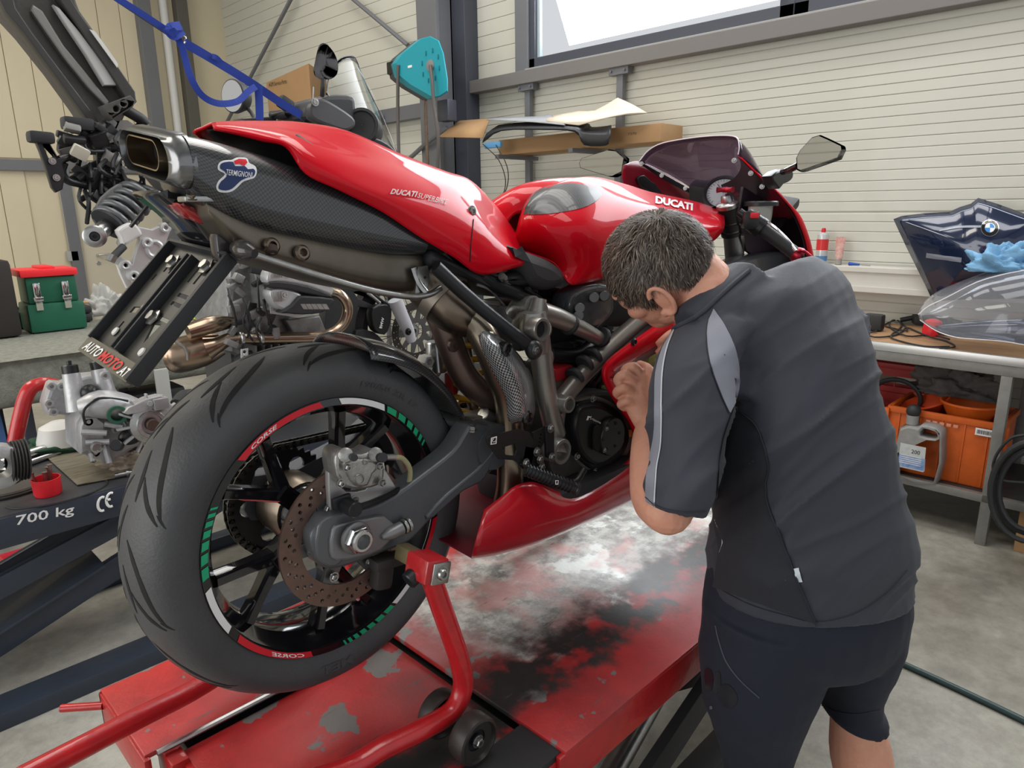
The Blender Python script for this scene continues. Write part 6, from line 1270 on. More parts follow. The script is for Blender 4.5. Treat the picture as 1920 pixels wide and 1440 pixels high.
b = MB(); c0 = PZ(110, 925, ZD + .002); b.add(*tube([c0 + Vector((.15 * cos(t), .09 * sin(t), 0)) for t in [pi * 1.0 + i * pi * 1.15 / 14 for i in range(15)]], .0035, 8, 2)); b.build('rubber_ring', BLACKM, label='thin black rubber ring lying round the red cup', cat='ring')
fd = thing('final_drive', 'round alloy final drive with black bellows at the left edge', 'gear unit', PZ(25, 900, ZD) + Vector((0, .1, 0))); c0 = PY(-6, 872, 2.68)
MB().add(*lathe(c0, (0.1, -1, 0), [(.062, -.06), (.075, .0), (.07, .04), (.045, .05), (.035, .05), (.03, .0)], 32)).build('drive_housing', GC, fd)
b = MB()
for i in range(6): c1 = c0 + Vector((.035 + i * .009, 0, -.0)); b.add(*lathe(c1, (1, 0, -.1), [(.058, -.005), (.068, -.001), (.068, .001), (.058, .005)], 28))
b.build('bellows', mat('ribbed_rubber', (.035, .034, .034), .6), fd)
mk('alloy_wheel_rim', *lathe(PY(20, 858, 3.05), (0, .2, 1), [(.0, 0), (.001, 0)], 4)[:2], ALU) if False else None
b = MB(); pts = [PY(35, 865, 3.0), PY(100, 862, 3.0), PY(160, 850, 3.0), PY(150, 812, 3.1)]; b.add(*tube([PZ(0, 870, ZD + .03), PZ(60, 850, ZD + .03), PZ(130, 828, ZD + .03), PZ(200, 812, ZD + .03)], .02, 12, 3)); b.add(*tube([PZ(0, 885, ZD + .012), PZ(60, 866, ZD + .012), PZ(130, 842, ZD + .012), PZ(200, 825, ZD + .012)], .012, 10, 3)); b.build('chrome_handle_tube', ALU, label='long bright metal tube lying along the second lift', cat='tube')
rt = [PY(25, 850, 3.02), PY(34, 800, 3.02), PY(50, 740, 3.02), PY(70, 722, 3.02), PY(100, 722, 3.03), PY(125, 735, 3.04)]
MB().add(*tube([Vector((p.x, p.y, max(p.z, ZD + .02))) for p in rt], .026, 14, 4)).build('red_hoop', RED_TUBE, label='bent red tube hoop standing behind the gearbox casting', cat='tube')
g = PZ(150, 800, ZD + .002); crumple('green_cloth', (PZ(60, 830, ZD).x + .10, 3.2, ZD), .17, .10, .06, mat('dark_green_cloth', (.012, .05, .025), .9), 8, 'dark green cloth heaped at the back of the second lift', 'cloth')
b = MB(); p = PZ(135, 800, ZD); b.add(*lathe((.62, 3.2, ZD), (0, 0, 1), [(.001, 0), (.07, 0), (.09, .03), (.07, .10), (.03, .12), (.001, .12)], 24)); b.build('white_bottle', PLASTIC_W, label='rounded white plastic bottle behind the gearbox casting', cat='bottle')
# ================================================ WORKBENCH WITH CARPET TOP (left background)
bn = thing('workbench', 'long workbench covered in grey-green carpet, left background', 'workbench', (.9, 4.6, 0)); BT = .9
CPT = mat('grey_green_carpet', (.27, .275, .235), .95, var=.35, vs=30, col2=(.13, .13, .11), bump=.6, bs=120)
V, F, uv = grid([[Vector((x, y, z)) for x in (-1.2, 0, 1.2, 2.4)] for y, z in ((5.35, BT - .02), (5.33, BT), (4.9, BT), (4.2, BT), (4.16, BT - .03), (4.15, BT - .20), (4.17, BT - .24))], 8, 3); o = mk('carpet_top', V, F, CPT, bn, uv=uv); s = o.modifiers.new('s', 'SOLIDIFY'); s.thickness = .012
b = MB(); b.add(*bx(-1.2, 2.4, 4.22, 5.3, BT - .08, BT - .02)); b.build('bench_board', BLACKM, bn)
for x in (.68, 1.15, 2.3): MB().add(*bx(x, x + .05, 4.3, 4.35, 0, BT - .08)).build('leg', GREYD, bn); MB().add(*bx(x, x + .05, 5.2, 5.25, 0, BT - .08)).build('leg', GREYD, bn)
blu = PY(70, 720, 4.28); b = MB(); b.add(*tube([(-.6, 4.75, .42), (.62, 4.75, .42)], .26, 40)); finish(b.build('blue_drum', mat('pale_blue_plastic', (.13, .26, .60), .5)), label='large pale blue drum lying under the carpeted workbench', cat='drum')
bt_ = thing('jerry_can', 'black plastic canister standing on the floor behind the plate carrier', 'canister', (1.28, 4.3, 0)); c0 = PY(275, 705, 4.3)
b = MB(); b.add(*box((c0.x, 4.3, .36), (.34, .24, .50), bev=.03)); b.add(*bx(c0.x - .22, c0.x + .22, 4.15, 4.45, .08, .14, .02)); b.build('body', BLACKM, bt_)
MB().add(*bx(c0.x - .02, c0.x + .05, 4.08, 4.11, .05, .75, .004)).build('strap_plate', mat('pale_strip', (.4, .4, .38), .5), bt_)
# things on the bench
tbx = thing('tool_chest', 'green tool chest with a red lid on the carpeted bench', 'tool box', (1.0, 5.0, BT)); GR = mat('dark_green_plastic', (.01, .10, .055), .45)
xa, xb = PY(48, 560, 4.95).x, PY(150, 560, 4.95).x; z0 = BT; z1 = PY(90, 512, 4.95).z
b = MB(); b.add(*bx(xa, xb + .02, 4.95, 5.2, z0 + .006, z0 + (z1 - z0) * .5, .015)); b.build('chest_base', GR, tbx)
b = MB(); b.add(*bx(xa + .015, xb, 4.965, 5.19, z0 + (z1 - z0) * .5, z1 - .02, .015)); b.build('chest_tray', GR, tbx)
b = MB(); b.add(*bx(xa - .01, xb + .01, 4.94, 5.21, z1 - .02, z1 + .025, .012)); b.add(*bx(xa + .1, xb - .1, 4.97, 5.18, z1 + .02, z1 + .04, .01)); b.build('chest_lid', mat('bright_red_plastic', (0, 0, 0)), tbx)
for t in (.22, .75): x = xa + (xb - xa) * t; b = MB(); b.add(*bx(x - .018, x + .018, 4.935, 4.955, z0 + .14, z0 + (z1 - z0) * .85, .004)); b.add(*bx(x - .025, x + .025, 4.93, 4.95, z0 + (z1 - z0) * .55, z0 + (z1 - z0) * .62, .004)); b.build('latch', CHROME, tbx)
sc_ = thing('socket_case', 'flat black tool case with latches lying on the carpeted bench', 'tool case', (.8, 4.6, BT)); c0, c1 = PZ(30, 618, BT), PZ(182, 602, BT)
xa, xb = PZ(20, 618, BT + .0).x, PZ(182, 606, BT).x; yy = PZ(100, 612, BT).y
b = MB(); b.add(*bx(xa, xb, yy, yy + .32, BT + .006, BT + .06, .014)); b.build('case_base', BLACKM, sc_); b = MB(); b.add(*bx(xa - .005, xb + .005, yy - .005, yy + .325, BT + .062, BT + .11, .018)); b.build('case_lid', BLACKM, sc_)
for t in (.25, .75): x = xa + (xb - xa) * t; MB().add(*bx(x - .035, x + .035, yy - .016, yy - .002, BT + .05, BT + .085, .005)).build('case_latch', BLACK, sc_)
b = MB(); A, B = PY(5, 585, yy + .12), PY(80, 581, yy + .12); A.z = B.z = BT + .125; b.add(*tube([A, A.lerp(B, .6), B], [.008, .012, .014], 12)); b.build('torque_wrench', STEEL, label='steel ratchet wrench lying on the black tool case', cat='wrench')
b = MB(); 
A, B = PY(85, 584, yy + .15), PY(165, 578, yy + .15); b.add(*box(Vector(((A.x + B.x) / 2, yy + .14, BT + .119)), (B.x - A.x, .07, .012))); finish(b.build('wooden_slat', CARD), label='thin tan strip lying on the black tool case', cat='strip')
b = MB(); c0 = Vector((PY(90, 570, yy + .2).x, yy + .22, BT + .14))
for i in range(8): b.add(*lathe(c0 + Vector((-.06 + i * .018, 0, .004 * (4 - abs(i - 4)))), (1, 0, 0), [(.026, -.009), (.034, 0), (.026, .009)], 18))
finish(b.build('rubber_bellows', mat('ribbed_rubber', (0, 0, 0))), label='ribbed black rubber bellows in front of the green tool chest', cat='bellows')
c0 = PZ(205, 590, BT); crumple('plastic_bag', (c0.x, c0.y + .05, BT), .14, .09, .15, mat('milky_bag', (.62, .62, .60), .3, trans=.35, ior=1.2), 12, 'crumpled milky plastic bag right of the green tool chest', 'bag', amp=.6)
bag = thing('black_crate', 'black upright case at the far left of the carpeted bench', 'case', (.75, 4.9, BT)); xx = PY(40, 560, 4.9).x; MB().add(*bx(xx - .5, xx - .02, 4.9, 5.15, BT + .005, PY(20, 487, 4.9).z, .03)).build('case_body', mat('black_brown_fabric', (.022, .018, .016), .7), bag)
c0 = PZ(410, 598, BT); pz = MB(); pz.add(*box((c0.x + .05, c0.y, BT + .012), (.35, .25, .012), (0, 0, .2))); finish(pz.build('folder', mat('lime_paper', (.5, .58, .06), .6)), label='lime green folder under the papers on the carpeted bench', cat='folder')
pz = MB(); pz.add(*box((c0.x + .05, c0.y + .06, BT + .03), (.33, .2, .02), (0, 0, .15))); finish(pz.build('papers', PLASTIC_W), label='white papers stacked on the lime green folder', cat='papers')
pz = MB(); pz.add(*box((c0.x + .0, c0.y + .12, BT + .052), (.3, .12, .015), (0, 0, .1))); finish(pz.build('red_wallet', REDP), label='red document wallet on top of the white papers', cat='folder')
# red trolley jack under the second lift
tj = thing('trolley_jack', 'red trolley jack on the floor under the second lift', 'jack', (.3, 3.0, 0)); 
b = MB(); p = PZ(60, 1050, .12); b.add(*box((p.x, p.y, .12), (.22, .12, .10), (0, .05, .1), .02)); b.build('jack_body', RED_TUBE, tj); MB().add(*tube([(p.x + .05, p.y, .14), PZ(170, 1010, .2)], .022, 12)).build('jack_arm', RED_TUBE, tj)
for d_ in (-.1, .02): MB().add(*lathe((p.x + d_ - .03, p.y - .1, .04), (0, 1, 0), [(.001, -.02), (.04, -.02), (.04, .02), (.001, .02)], 20)).build('jack_wheel', BLACK, tj)
# clamps beyond the tyre
MB().add(*tube([PZ(330, 760, ZD + .05), PZ(345, 742, ZD + .06), PZ(380, 740, ZD + .05)], .03, 12, 3)).build('black_hose', BLACKM, label='black hose lying on the second lift behind the big rear tyre', cat='hose')
# ================================================ RIGHT SIDE: work table, crates, body panel
tb = thing('work_table', 'long steel work table with a plywood top along the window wall', 'table', (4.1, .4, 0)); TX = 3.745; TT = .92
b = MB(); b.add(*bx(TX + .02, 4.44, -2.2, 1.72, TT - .02, TT)); b.build('plywood_top', WOOD, tb)
b = MB(); b.add(*bx(TX, TX + .025, -2.2, 1.74, TT - .035, TT + .006, .003)); b.build('edge_strip', mat('bright_strip', (.55, .55, .54), .3, .7), tb)
b = MB(); b.add(*bx(TX + .01, TX + .05, -2.2, 1.74, TT - .085, TT - .037, .003)); b.build('front_beam', TSTEEL, tb)
b = MB(); b.add(*bx(4.38, 4.42, -2.2, 1.74, TT - .085, TT - .03, .003)); b.build('rear_beam', TSTEEL, tb)
for y in (.555, -.9, 1.66):
    for x in (TX + .01, 4.37): MB().add(*bx(x, x + .045, y, y + .045, .0, TT - .085, .003)).build('leg', TSTEEL, tb)
for z in (.235,): 
    b = MB(); b.add(*bx(TX + .01, TX + .045, -.9, 1.70, z - .02, z + .02, .003)); b.build('shelf_rail', TSTEEL, tb); b = MB(); b.add(*bx(TX + .045, 4.38, -.9, 1.70, z - .005, z + .015, .002)); b.build('lower_shelf', mat('dark_shelf', (.03, .03, .032), .5), tb)
SZ = .252
# red crate stack
rc = thing('plastic_crate', 'dark red plastic crate with hand holes, left on the table shelf', 'crate', (4.0, 1.15, SZ)); 
def crate(th, x0, x1, y0, y1, z0, z1, m, slots=True):
    t = .008; b = MB(); b.add(*bx(x0, x1, y0, y1, z0, z0 + t, .002)); b.build('crate_floor', m, th)
    for i, (a, c, d, e) in enumerate(((x0, x0 + t, y0, y1), (x1 - t, x1, y0, y1), (x0, x1, y0, y0 + t), (x0, x1, y1 - t, y1))):
        if i < 2 and slots:
            w = y1 - y0; h = z1 - z0; V, F = plate_g([(0, 0), (w, 0), (w, h), (0, h)], (a if i else a, y0, z0), (0, 1, 0), (1, 0, 0), t, [[(w * .3, h * .72), (w * .7, h * .72), (w * .7, h * .85), (w * .3, h * .85)]]); mk('crate_wall', V, F, m, th, smooth=False)
        else: MB().add(*bx(a, c, d, e, z0, z1, .002)).build('crate_wall', m, th)
    b = MB(); b.add(*bx(x0 - .012, x0, y0 - .01, y1 + .01, z1 - .03, z1, .003)); b.add(*bx(x0, x1, y0 - .012, y0, z1 - .03, z1, .003)); b.add(*bx(x0, x1, y1, y1 + .012, z1 - .03, z1, .003)); b.build('crate_rim', m, th)
    for k in range(5): y = y0 + (y1 - y0) * (k + .5) / 5; MB().add(*bx(x0 - .006, x0, y - .004, y + .004, z0 + .01, z1 - .03, .001)).build('crate_rib', m, th)
crate(rc, 3.86, 4.25, .97, 1.42, SZ, .56, REDBOX)
rc2 = thing('plastic_crate', 'dark red crate with a slotted back wall, stacked inside behind the first red crate', 'crate', (4.2, 1.2, SZ)); crate(rc2, 4.27, 4.36, .90, 1.45, SZ, .72, REDBOX)
MB().add(*tube([Vector((4.05, 1.1 + .12 * cos(t), .58 + .10 * sin(t))) for t in [i * pi / 8 for i in range(17)]], .012, 8, 2)).build('black_hose_coil', BLACKM, label='coiled black hose sticking out of the left red crate', cat='hose')
oc = thing('plastic_crate', 'bright orange plastic crate with barcode label on the table shelf', 'crate', (3.85, .8, SZ))
yl, yr = PX(1665, 800, 3.84).y, PX(1862, 900, 3.84).y; zt = PX(1760, 775, 3.84).z
crate(oc, 3.84, 4.2, yr, yl, SZ, zt, ORANGE, slots=False)
for y in (yl + .01, yr - .02): MB().add(*bx(3.815, 3.845, y - .012, y + .012, SZ + .10, zt - .01, .004)).build('crate_handle', ORANGE, oc)
MB().add(*bx(3.826, 3.829, yr + .02, yr + .10, zt - .07, zt - .035, 0)).build('barcode_label', WHITE, oc)
b = MB(); random.seed(2); y = yr + .027
while y < yr + .092: w = random.choice((.0012, .002, .003)); b.add(*bx(3.8250, 3.8262, y, y + w, zt - .062, zt - .043, 0)); y += w + .0022
b.build('barcode_lines', GROOVE, oc, kind='stuff')
for k in range(5): MB().add(*bx(3.826, 3.83, (yl + yr) / 2 + .05 - k * .03, (yl + yr) / 2 + .07 - k * .03, zt - .055, zt - .04, .001)).build('embossed_tab', mat('pale_orange', (.72, .28, .16), .5), oc)
def bowl(name, c, r0, r1, h, m, label, tilt=(0, 0, 1), cat='funnel'):
    MB().add(*lathe(c, tilt, [(.001, 0), (r0, 0), (r1, h), (r1 + .006, h + .002), (r1 + .006, h + .012), (r1, h + .012), (r0 - .004, .008), (.001, .008)], 32)).build(name, m, label=label, cat=cat)
c0 = PX(1817, 775, 3.98); bowl('oil_funnel', Vector((c0.x, c0.y, c0.z - .035)), .085, .125, .085, ORANGE, 'round bright orange funnel bowl sitting on top of the orange crate')
c0 = PX(1745, 765, 4.0); bowl('oil_funnel', Vector((c0.x, c0.y, c0.z - .04)), .04, .11, .07, mat('red_orange_plastic', (.62, .07, .015), .5), 'tilted red-orange funnel left of the round orange one', (-.15, .35, 1))
c0 = PX(1790, 720, 4.1); crumple('grey_rags', (c0.x + .02, c0.y, c0.z - .05), .12, .20, .12, mat('dirty_grey_rag', (.12, .11, .105), .9, var=.5, vs=15, bump=.3, bs=100), 21, 'pile of dirty grey rags behind the orange funnels', 'rag', amp=.5)
# canister
cn = thing('oil_canister', 'grey lubricant canister with torn blue label in front of the orange crate', 'canister', (3.79, .8, SZ)); GCAN = mat('grey_canister', (.33, .33, .33), .45, var=.3, vs=12, col2=(.20, .19, .175))
xc = 3.775; ya, yb = PX(1683, 850, xc).y, PX(1765, 850, xc).y; zt = PX(1720, 792, xc).z; w = ya - yb; hh = zt - SZ
V, F = plate_g([(0, 0), (w, 0), (w, hh * .82), (w * .93, hh * .95), (w * .8, hh), (w * .5, hh), (w * .42, hh * .93), (w * .2, hh * .93), (w * .03, hh * .86), (0, hh * .8)], (xc - .03, ya, SZ), (0, -1, 0), (-1, 0, 0), .11, [[(w * .5, hh * .80), (w * .84, hh * .80), (w * .88, hh * .86), (w * .78, hh * .93), (w * .55, hh * .93)]], bev=.01, smooth=2); mk('canister_body', [v + Vector((0, 0, 0)) for v in V], F, GCAN, cn, auto=60)
p = Vector((xc + .02, ya - w * .22, SZ + hh * .93)); MB().add(*cyl(p, p + Vector((0, 0, .05)), .028)).build('canister_neck', GCAN, cn); MB().add(*ball(p + Vector((0, 0, .07)), .034)).build('round_cap', BLACKM, cn)
def lab(y0, z0, y1, z1, m, name, dx=.0): V = [(xc - .0315 - dx, ya - w * y0, SZ + hh * z0), (xc - .0315 - dx, ya - w * y1, SZ + hh * z0), (xc - .0315 - dx, ya - w * (y1 - .02), SZ + hh * z1), (xc - .0315 - dx, ya - w * y0, SZ + hh * z1)]; return mk(name, V, [(0, 1, 2, 3)], m, cn, smooth=False)
lab(.08, .18, .70, .62, mat('torn_label', (.60, .62, .62), .6, var=.3, vs=40), 'paper_label'); lab(.08, .20, .72, .42, mat('blue_label', (.02, .12, .45), .5, var=.6, vs=30, col2=(.4, .5, .6)), 'blue_label', .0006)
b = MB(); b.add(*text3('200', (xc - .033, ya - w * .36, SZ + hh * .47), (xc - .033, ya - w * .56, SZ + hh * .47), (xc - .033, ya - w * .36, SZ + hh * .54))); b.build('label_print', GROOVE, cn, smooth=False)
for k in range(5): lab(.10, .27 + k * .035, .62, .28 + k * .035, WHITE, 'label_line', .0012)
# things on the table
ch = thing('battery_charger', 'black cordless battery pack standing on the plywood top', 'battery', (4.0, 1.3, TT)); c0 = PX(1638, 600, 4.1)
c0 = Vector((4.12, PX(1639, 600, 4.12).y, TT + .047)); b = MB(); b.add(*box(c0, (.07, .10, .09), bev=.015)); b.build('battery_body', BLACKM, ch); b = MB(); b.add(*box(c0 + Vector((-.02, .04, 0)), (.04, .03, .07), bev=.008)); b.build('battery_contact_side', CARD, ch)
random.seed(9)
def tz(px, py, dz=.006): p = PZ(px, py, TT + dz); p.x = max(p.x, TX + .01); return p
for pts, nm in (([(1655, 605), (1640, 622), (1618, 622), (1640, 632), (1680, 628), (1700, 615), (1720, 622), (1745, 632), (1775, 640), (1790, 650), (1760, 655)], 'black charger cable looping left over the plywood top'), ([(1655, 610), (1680, 600), (1690, 612), (1670, 630), (1690, 640), (1730, 652), (1780, 650)], 'black cable crossing the table edge below the charger cable'), ([(1660, 612), (1700, 620), (1690, 605), (1675, 600), (1668, 612), (1700, 630), (1745, 628), (1780, 636)], 'tangled black cable right beside the battery pack')):
    MB().add(*tube([tz(a, c, .006 + .004 * (i % 2)) for i, (a, c) in enumerate(pts)], .0045, 8, 4)).build('charger_cable', BLACKM, label=nm, cat='cable', group='black cables on the plywood top')
c0 = PZ(1718, 612, TT); b = MB(); b.add(*box(c0 + Vector((.1, -.05, .03)), (.12, .20, .05), (0, 0, .4), .015)); b.add(*tube([c0 + Vector((.05, .1, .02)), c0 + Vector((.08, -.02, .05)), c0 + Vector((.1, -.2, .03))], .014, 10, 3)); b.build('black_cable_gear', BLACKM, label='heap of black cable plugs left of the clear fairing screen', cat='cables')
c0 = PZ(1735, 628, TT); b = MB(); b.add(*lathe(c0 + Vector((0, -.03, .001)), (0, 0, 1), [(.001, 0), (.045, 0), (.048, .03), (.04, .075), (.02, .085), (.001, .085)], 24)); b.build('small_red_cap', mat('bright_red_plastic', (0, 0, 0)), label='small bright red cap seen through the clear screen', cat='cap')  # loose red cap standing on the table top
# blue body panel leaning on the wall
hp = [(1675, 411), (1690, 405), (1730, 400), (1780, 397), (1800, 388), (1820, 382), (1834, 371), (1870, 382), (1925, 402), (1960, 415), (1960, 560), (1900, 560), (1760, 562), (1752, 572), (1735, 535), (1700, 465)]
PLX = 4.30
def PXq(a, c, k=0): return PX(a, c, PLX + k)
V = []; q = [PXq(a, c) for a, c in hp]; ctr = (1830, 470); rings = 8; F = []
n = len(hp); V.append(PX(ctr[0], ctr[1], PLX - .10))
for j in range(1, rings + 1):
    t = j / rings
    for a, c in hp: V.append(PX(ctr[0] + (a - ctr[0]) * t, ctr[1] + (c - ctr[1]) * t, PLX - .10 * (1 - t * t)))
F = [(0, 1 + i, 1 + (i + 1) % n) for i in range(n)] + [(1 + j * n + i, 1 + j * n + (i + 1) % n, 1 + (j + 1) * n + (i + 1) % n, 1 + (j + 1) * n + i) for j in range(rings - 1) for i in range(n)]
hd = mk('body_panel', V, F, NAVY, label='glossy dark blue vehicle body panel with round badge, leaning on the wall', cat='panel', auto=60); s = hd.modifiers.new('s', 'SOLIDIFY'); s.thickness = .006
bv = bvh_of(hd)
bc = (1856, 428); ring = lambda r, ry=None: [(bc[0] + r * cos(t), bc[1] + (ry or r * .92) * sin(t)) for t in [2 * pi * i / 24 for i in range(24)]]
def dk_(name, P, off, m, **k): V, F, uv = drape_poly(P, bv, rings=2, off=off, sub=1); return mk(name, V, F, m, hd, **k)
dk_('badge_rim', ring(17), .004, CHROME); dk_('badge_ring', ring(16), .005, BLACKG); dk_('badge_inner_rim', ring(9.6), .006, CHROME); dk_('badge_white', ring(9), .007, WHITE)
for a0 in (90, 270): dk_('badge_blue_quarter', [bc] + [(bc[0] + 9 * cos(radians(a)), bc[1] + 8.3 * sin(radians(a))) for a in range(a0, a0 + 91, 10)], .008, mat('badge_blue', (.03, .25, .65), .3))
for ch_, x, y in (('B', 1845, 419), ('M', 1856, 414.5), ('W', 1867, 418)):
    V, F = drape_text(ch_, (x - 2.6, y + 2.5), (x + 2.6, y + 2.5), (x - 2.6, y - 2.2), bv, off=.0075, bold=.03); mk('badge_letter', V, F, WHITE, hd, smooth=False)
V, F = drape_text('BMW Serienteil', (1758, 488), (1797, 491), (1758.5, 481), bv, off=.006); 
V2, F2, uv2 = drape_poly([(1738, 474), (1804, 483), (1803, 492), (1737, 483)], bv, rings=2, off=.004, sub=1); mk('paper_strip', V2, F2, mat('grey_paper_strip', (.20, .22, .27), .5), hd)
V, F, uv = drape([(1762, 432), (1800, 424), (1842, 423)], [(1762, 434), (1800, 428), (1842, 427)], bv, nv=1, off=.004); mk('crease_line', V, F, mat('pale_crease', (.35, .38, .45), .2), hd)
# clear fairing screen on the table
sp = thing('fairing_screen', 'large clear curved motorcycle screen lying on the table', 'screen', (4.0, .7, TT))
c_ = lambda P: [PX(a, c, x) for a, c, x in P]
rows = [c_([(1721, 588, 3.98), (1728, 572, 4.05), (1755, 548, 4.10), (1800, 528, 4.12), (1860, 508, 4.12), (1930, 495, 4.12), (1990, 480, 4.12)]),
        c_([(1722, 590, 3.93), (1740, 575, 3.93), (1775, 558, 3.92), (1830, 530, 3.90), (1880, 515, 3.90), (1930, 505, 3.90), (1990, 490, 3.9)]),
        c_([(1722, 592, 3.90), (1745, 590, 3.86), (1780, 588, 3.84), (1830, 580, 3.80), (1880, 575, 3.78), (1930, 568, 3.78), (1990, 565, 3.78)]),
        c_([(1725, 600, 3.90), (1755, 620, 3.84), (1790, 632, 3.80), (1830, 636, 3.77), (1880, 640, 3.76), (1930, 648, 3.76), (1990, 655, 3.76)])]
CL = mat('smoky_clear_screen', (.80, .83, .90), .03, trans=.9, ior=1.3, spec=.9)
V, F, uv = grid(rows, 4, 4); o = mk('screen_shell', V, F, CL, sp, uv=uv); s = o.modifiers.new('s', 'SOLIDIFY'); s.thickness = .004
MB().add(*tube(rows[1], .003, 6, 4)).build('screen_ridge', mat('bright_edge', (0, 0, 0)), sp); MB().add(*tube(rows[3], .0022, 6, 4)).build('screen_edge', mat('bright_edge', (0, 0, 0)), sp)
V, F, uv = grid([c_([(1750, 612, 3.92), (1800, 605, 3.90), (1860, 600, 3.88), (1930, 598, 3.86)]), c_([(1760, 628, 3.92), (1800, 632, 3.90), (1860, 636, 3.88), (1930, 640, 3.86)])], 3, 2); o = mk('dark_fairing_part', V, F, NAVY, label='dark glossy fairing part lying under the clear screen', cat='fairing'); s = o.modifiers.new('s', 'SOLIDIFY'); s.thickness = .004
c0 = PX(1880, 485, 4.0); crumple('blue_cloth', (c0.x, c0.y - .01, c0.z - .06), .09, .13, .10, mat('light_blue_cloth', (.20, .42, .66), .85, var=.3, vs=12, bump=.25, bs=150), 33, 'light blue paper cloth crumpled on top of the clear screen', 'cloth', amp=.6)
# rail items
sc = thing('spray_can', 'white and red spray can standing on the white wall duct', 'can', (4.42, 1.75, 1.245)); c0 = PX(1539, 490, 4.415); c0.z = 1.246
MB().add(*lathe(c0, (0, 0, 1), [(.001, 0), (.033, 0), (.034, .004), (.034, .165), (.030, .178), (.015, .188), (.012, .19)], 28)).build('can_body', mat('can_silver', (.55, .56, .57), .3, .4), sc)
MB().add(*lathe(c0, (0, 0, 1), [(.0343, .085), (.0343, .15)], 28)).build('can_red_band', mat('can_red', (.6, .03, .03), .35), sc); MB().add(*lathe(c0, (0, 0, 1), [(.0343, .02), (.0343, .05)], 28)).build('can_blue_band', mat('can_blue', (.08, .2, .4), .35), sc)
MB().add(*lathe(c0, (0, 0, 1), [(.012, .188), (.013, .205), (.010, .215), (.001, .216)], 16)).build('can_nozzle', REDP, sc)
tu = thing('sealant_tube', 'flat red and white sealant tube standing on its cap beside the spray can', 'tube', (4.42, 1.6, 1.245)); c0 = PX(1572, 492, 4.42); c0.z = 1.246
V, F, uv = grid([[c0 + Vector((r * .8 * sin(t) * (1 - k * .95), r * cos(t), h)) for t in [2 * pi * i / 16 for i in range(16)]] for r, h, k in ((.022, .035, 0), (.024, .06, .2), (.026, .11, .7), (.027, .155, 1), (.027, .165, 1))], 1, 2, closed=True, caps=True); mk('tube_body', V, F, mat('tube_red_white', (.55, .10, .08), .4, var=.9, vs=25, col2=(.6, .55, .5)), tu)
MB().add(*cyl(c0, c0 + Vector((0, 0, .036)), .019)).build('tube_cap', mat('tube_cap_grey', (.3, .28, .26), .5), tu)
A, B = PX(1592, 492, 4.40), PX(1632, 494, 4.39); A.z = 1.257; B.z = 1.252; d = B - A; sd = thing('small_screwdriver', 'short screwdriver with blue handle lying on the wall duct', 'screwdriver', (A.x, A.y, 1.245)); MB().add(*tube([A, A + d * .25, A + d * .5], [.011, .008, .006], 10, 2)).build('handle', mat('blue_handle', (.01, .06, .35), .4), sd); MB().add(*tube([A + d * .5, B], .003, 6)).build('blade', STEEL, sd)
# box right of table foot, hose, cables
b = MB(); b.add(*bx(3.80, 4.2, .05, .45, .0, .22, .004)); finish(b.build('cardboard_box', CARD), label='brown cardboard box on the floor under the right end of the table', cat='box')
b = MB(); ctr = PX(1915, 900, 3.70)
for k, r in enumerate((.19, .17, .21)): b.add(*tube([Vector((3.66 - .02 * k, ctr.y - .05 + r * .7 * cos(t), ctr.z + r * 1.1 * sin(t) - .02)) for t in [2 * pi * i / 28 for i in range(28)]], .013, 8, 1, closed=True))
b.build('hose_coil', BLACKM, label='thick black hose coil hanging at the right edge of the table', cat='hose')
MB().add(*tube([PX(1925, 815, 3.64), PX(1895, 822, 3.64), PX(1870, 850, 3.64), PX(1862, 880, 3.64), PX(1880, 900, 3.64), PX(1925, 905, 3.64)], .006, 8, 4)).build('black_cable', BLACKM, label='thin black cable looping left of the hose coil', cat='cable')
p = [PZ(1640, 1215, .011), PZ(1675, 1236, .011), PZ(1760, 1275, .011), PZ(1860, 1322, .011), PZ(1990, 1385, .011)]; MB().add(*tube(p, .0105, 10, 4)).build('floor_hose', mat('dark_green_hose', (.02, .05, .05), .4), label='dark green hose lying across the concrete floor', cat='hose')
# ================================================ WALL SHELF with body panels
sh = thing('shelf_bracket', 'steel wall bracket carrying the boxes below the window', 'bracket', (4.3, 3.8, 2.0))
MB().add(*bx(4.0, 4.46, 4.1, 4.14, 1.98, 2.01, .002)).build('arm', GREYM, sh); MB().add(*bx(4.0, 4.46, 3.35, 3.39, 1.98, 2.01, .002)).build('arm', GREYM, sh)
lb = thing('long_cardboard_box', 'long flat cardboard box lying on the wall bracket', 'box', (4.3, 3.6, 2.0)); 
ya, yb = PX(960, 262, 4.15).y, PX(1239, 240, 4.15).y
MB().add(*bx(4.15, 4.42, yb, 4.25, 2.018, 2.018 + .115, .004)).build('box_body', CARD, lb)
b = MB(); b.add(*text3('7370', (4.148, yb + .26, 2.075), (4.148, yb + .19, 2.075), (4.148, yb + .26, 2.09))); b.build('box_print', mat('print_brown', (.12, .06, .03), .7), lb, smooth=False)
def sheet(name, rows, m, label, cat, th=.006, su=2, sv=2): V, F, uv = grid([[PX(*p) for p in r] for r in rows], su, sv); o = mk(name, V, F, m, label=label, cat=cat, uv=uv); s = o.modifiers.new('s', 'SOLIDIFY'); s.thickness = th; return o
sheet('cardboard_sheet', [[(822, 256, 3.95), (862, 226, 4.25)], [(905, 258, 3.95), (918, 222, 4.25)]], CARD, 'brown cardboard flap at the left end of the wall bracket', 'cardboard')
sheet('cardboard_sheet', [[(912, 224, 3.98), (930, 220, 4.3)], [(1000, 228, 3.95), (1000, 218, 4.3)], [(1060, 234, 3.92), (1030, 214, 4.3)]], mat('grey_panel', (.30, .31, .33), .5), 'thin grey panel lying in the middle of the stack on the wall bracket', 'panel')
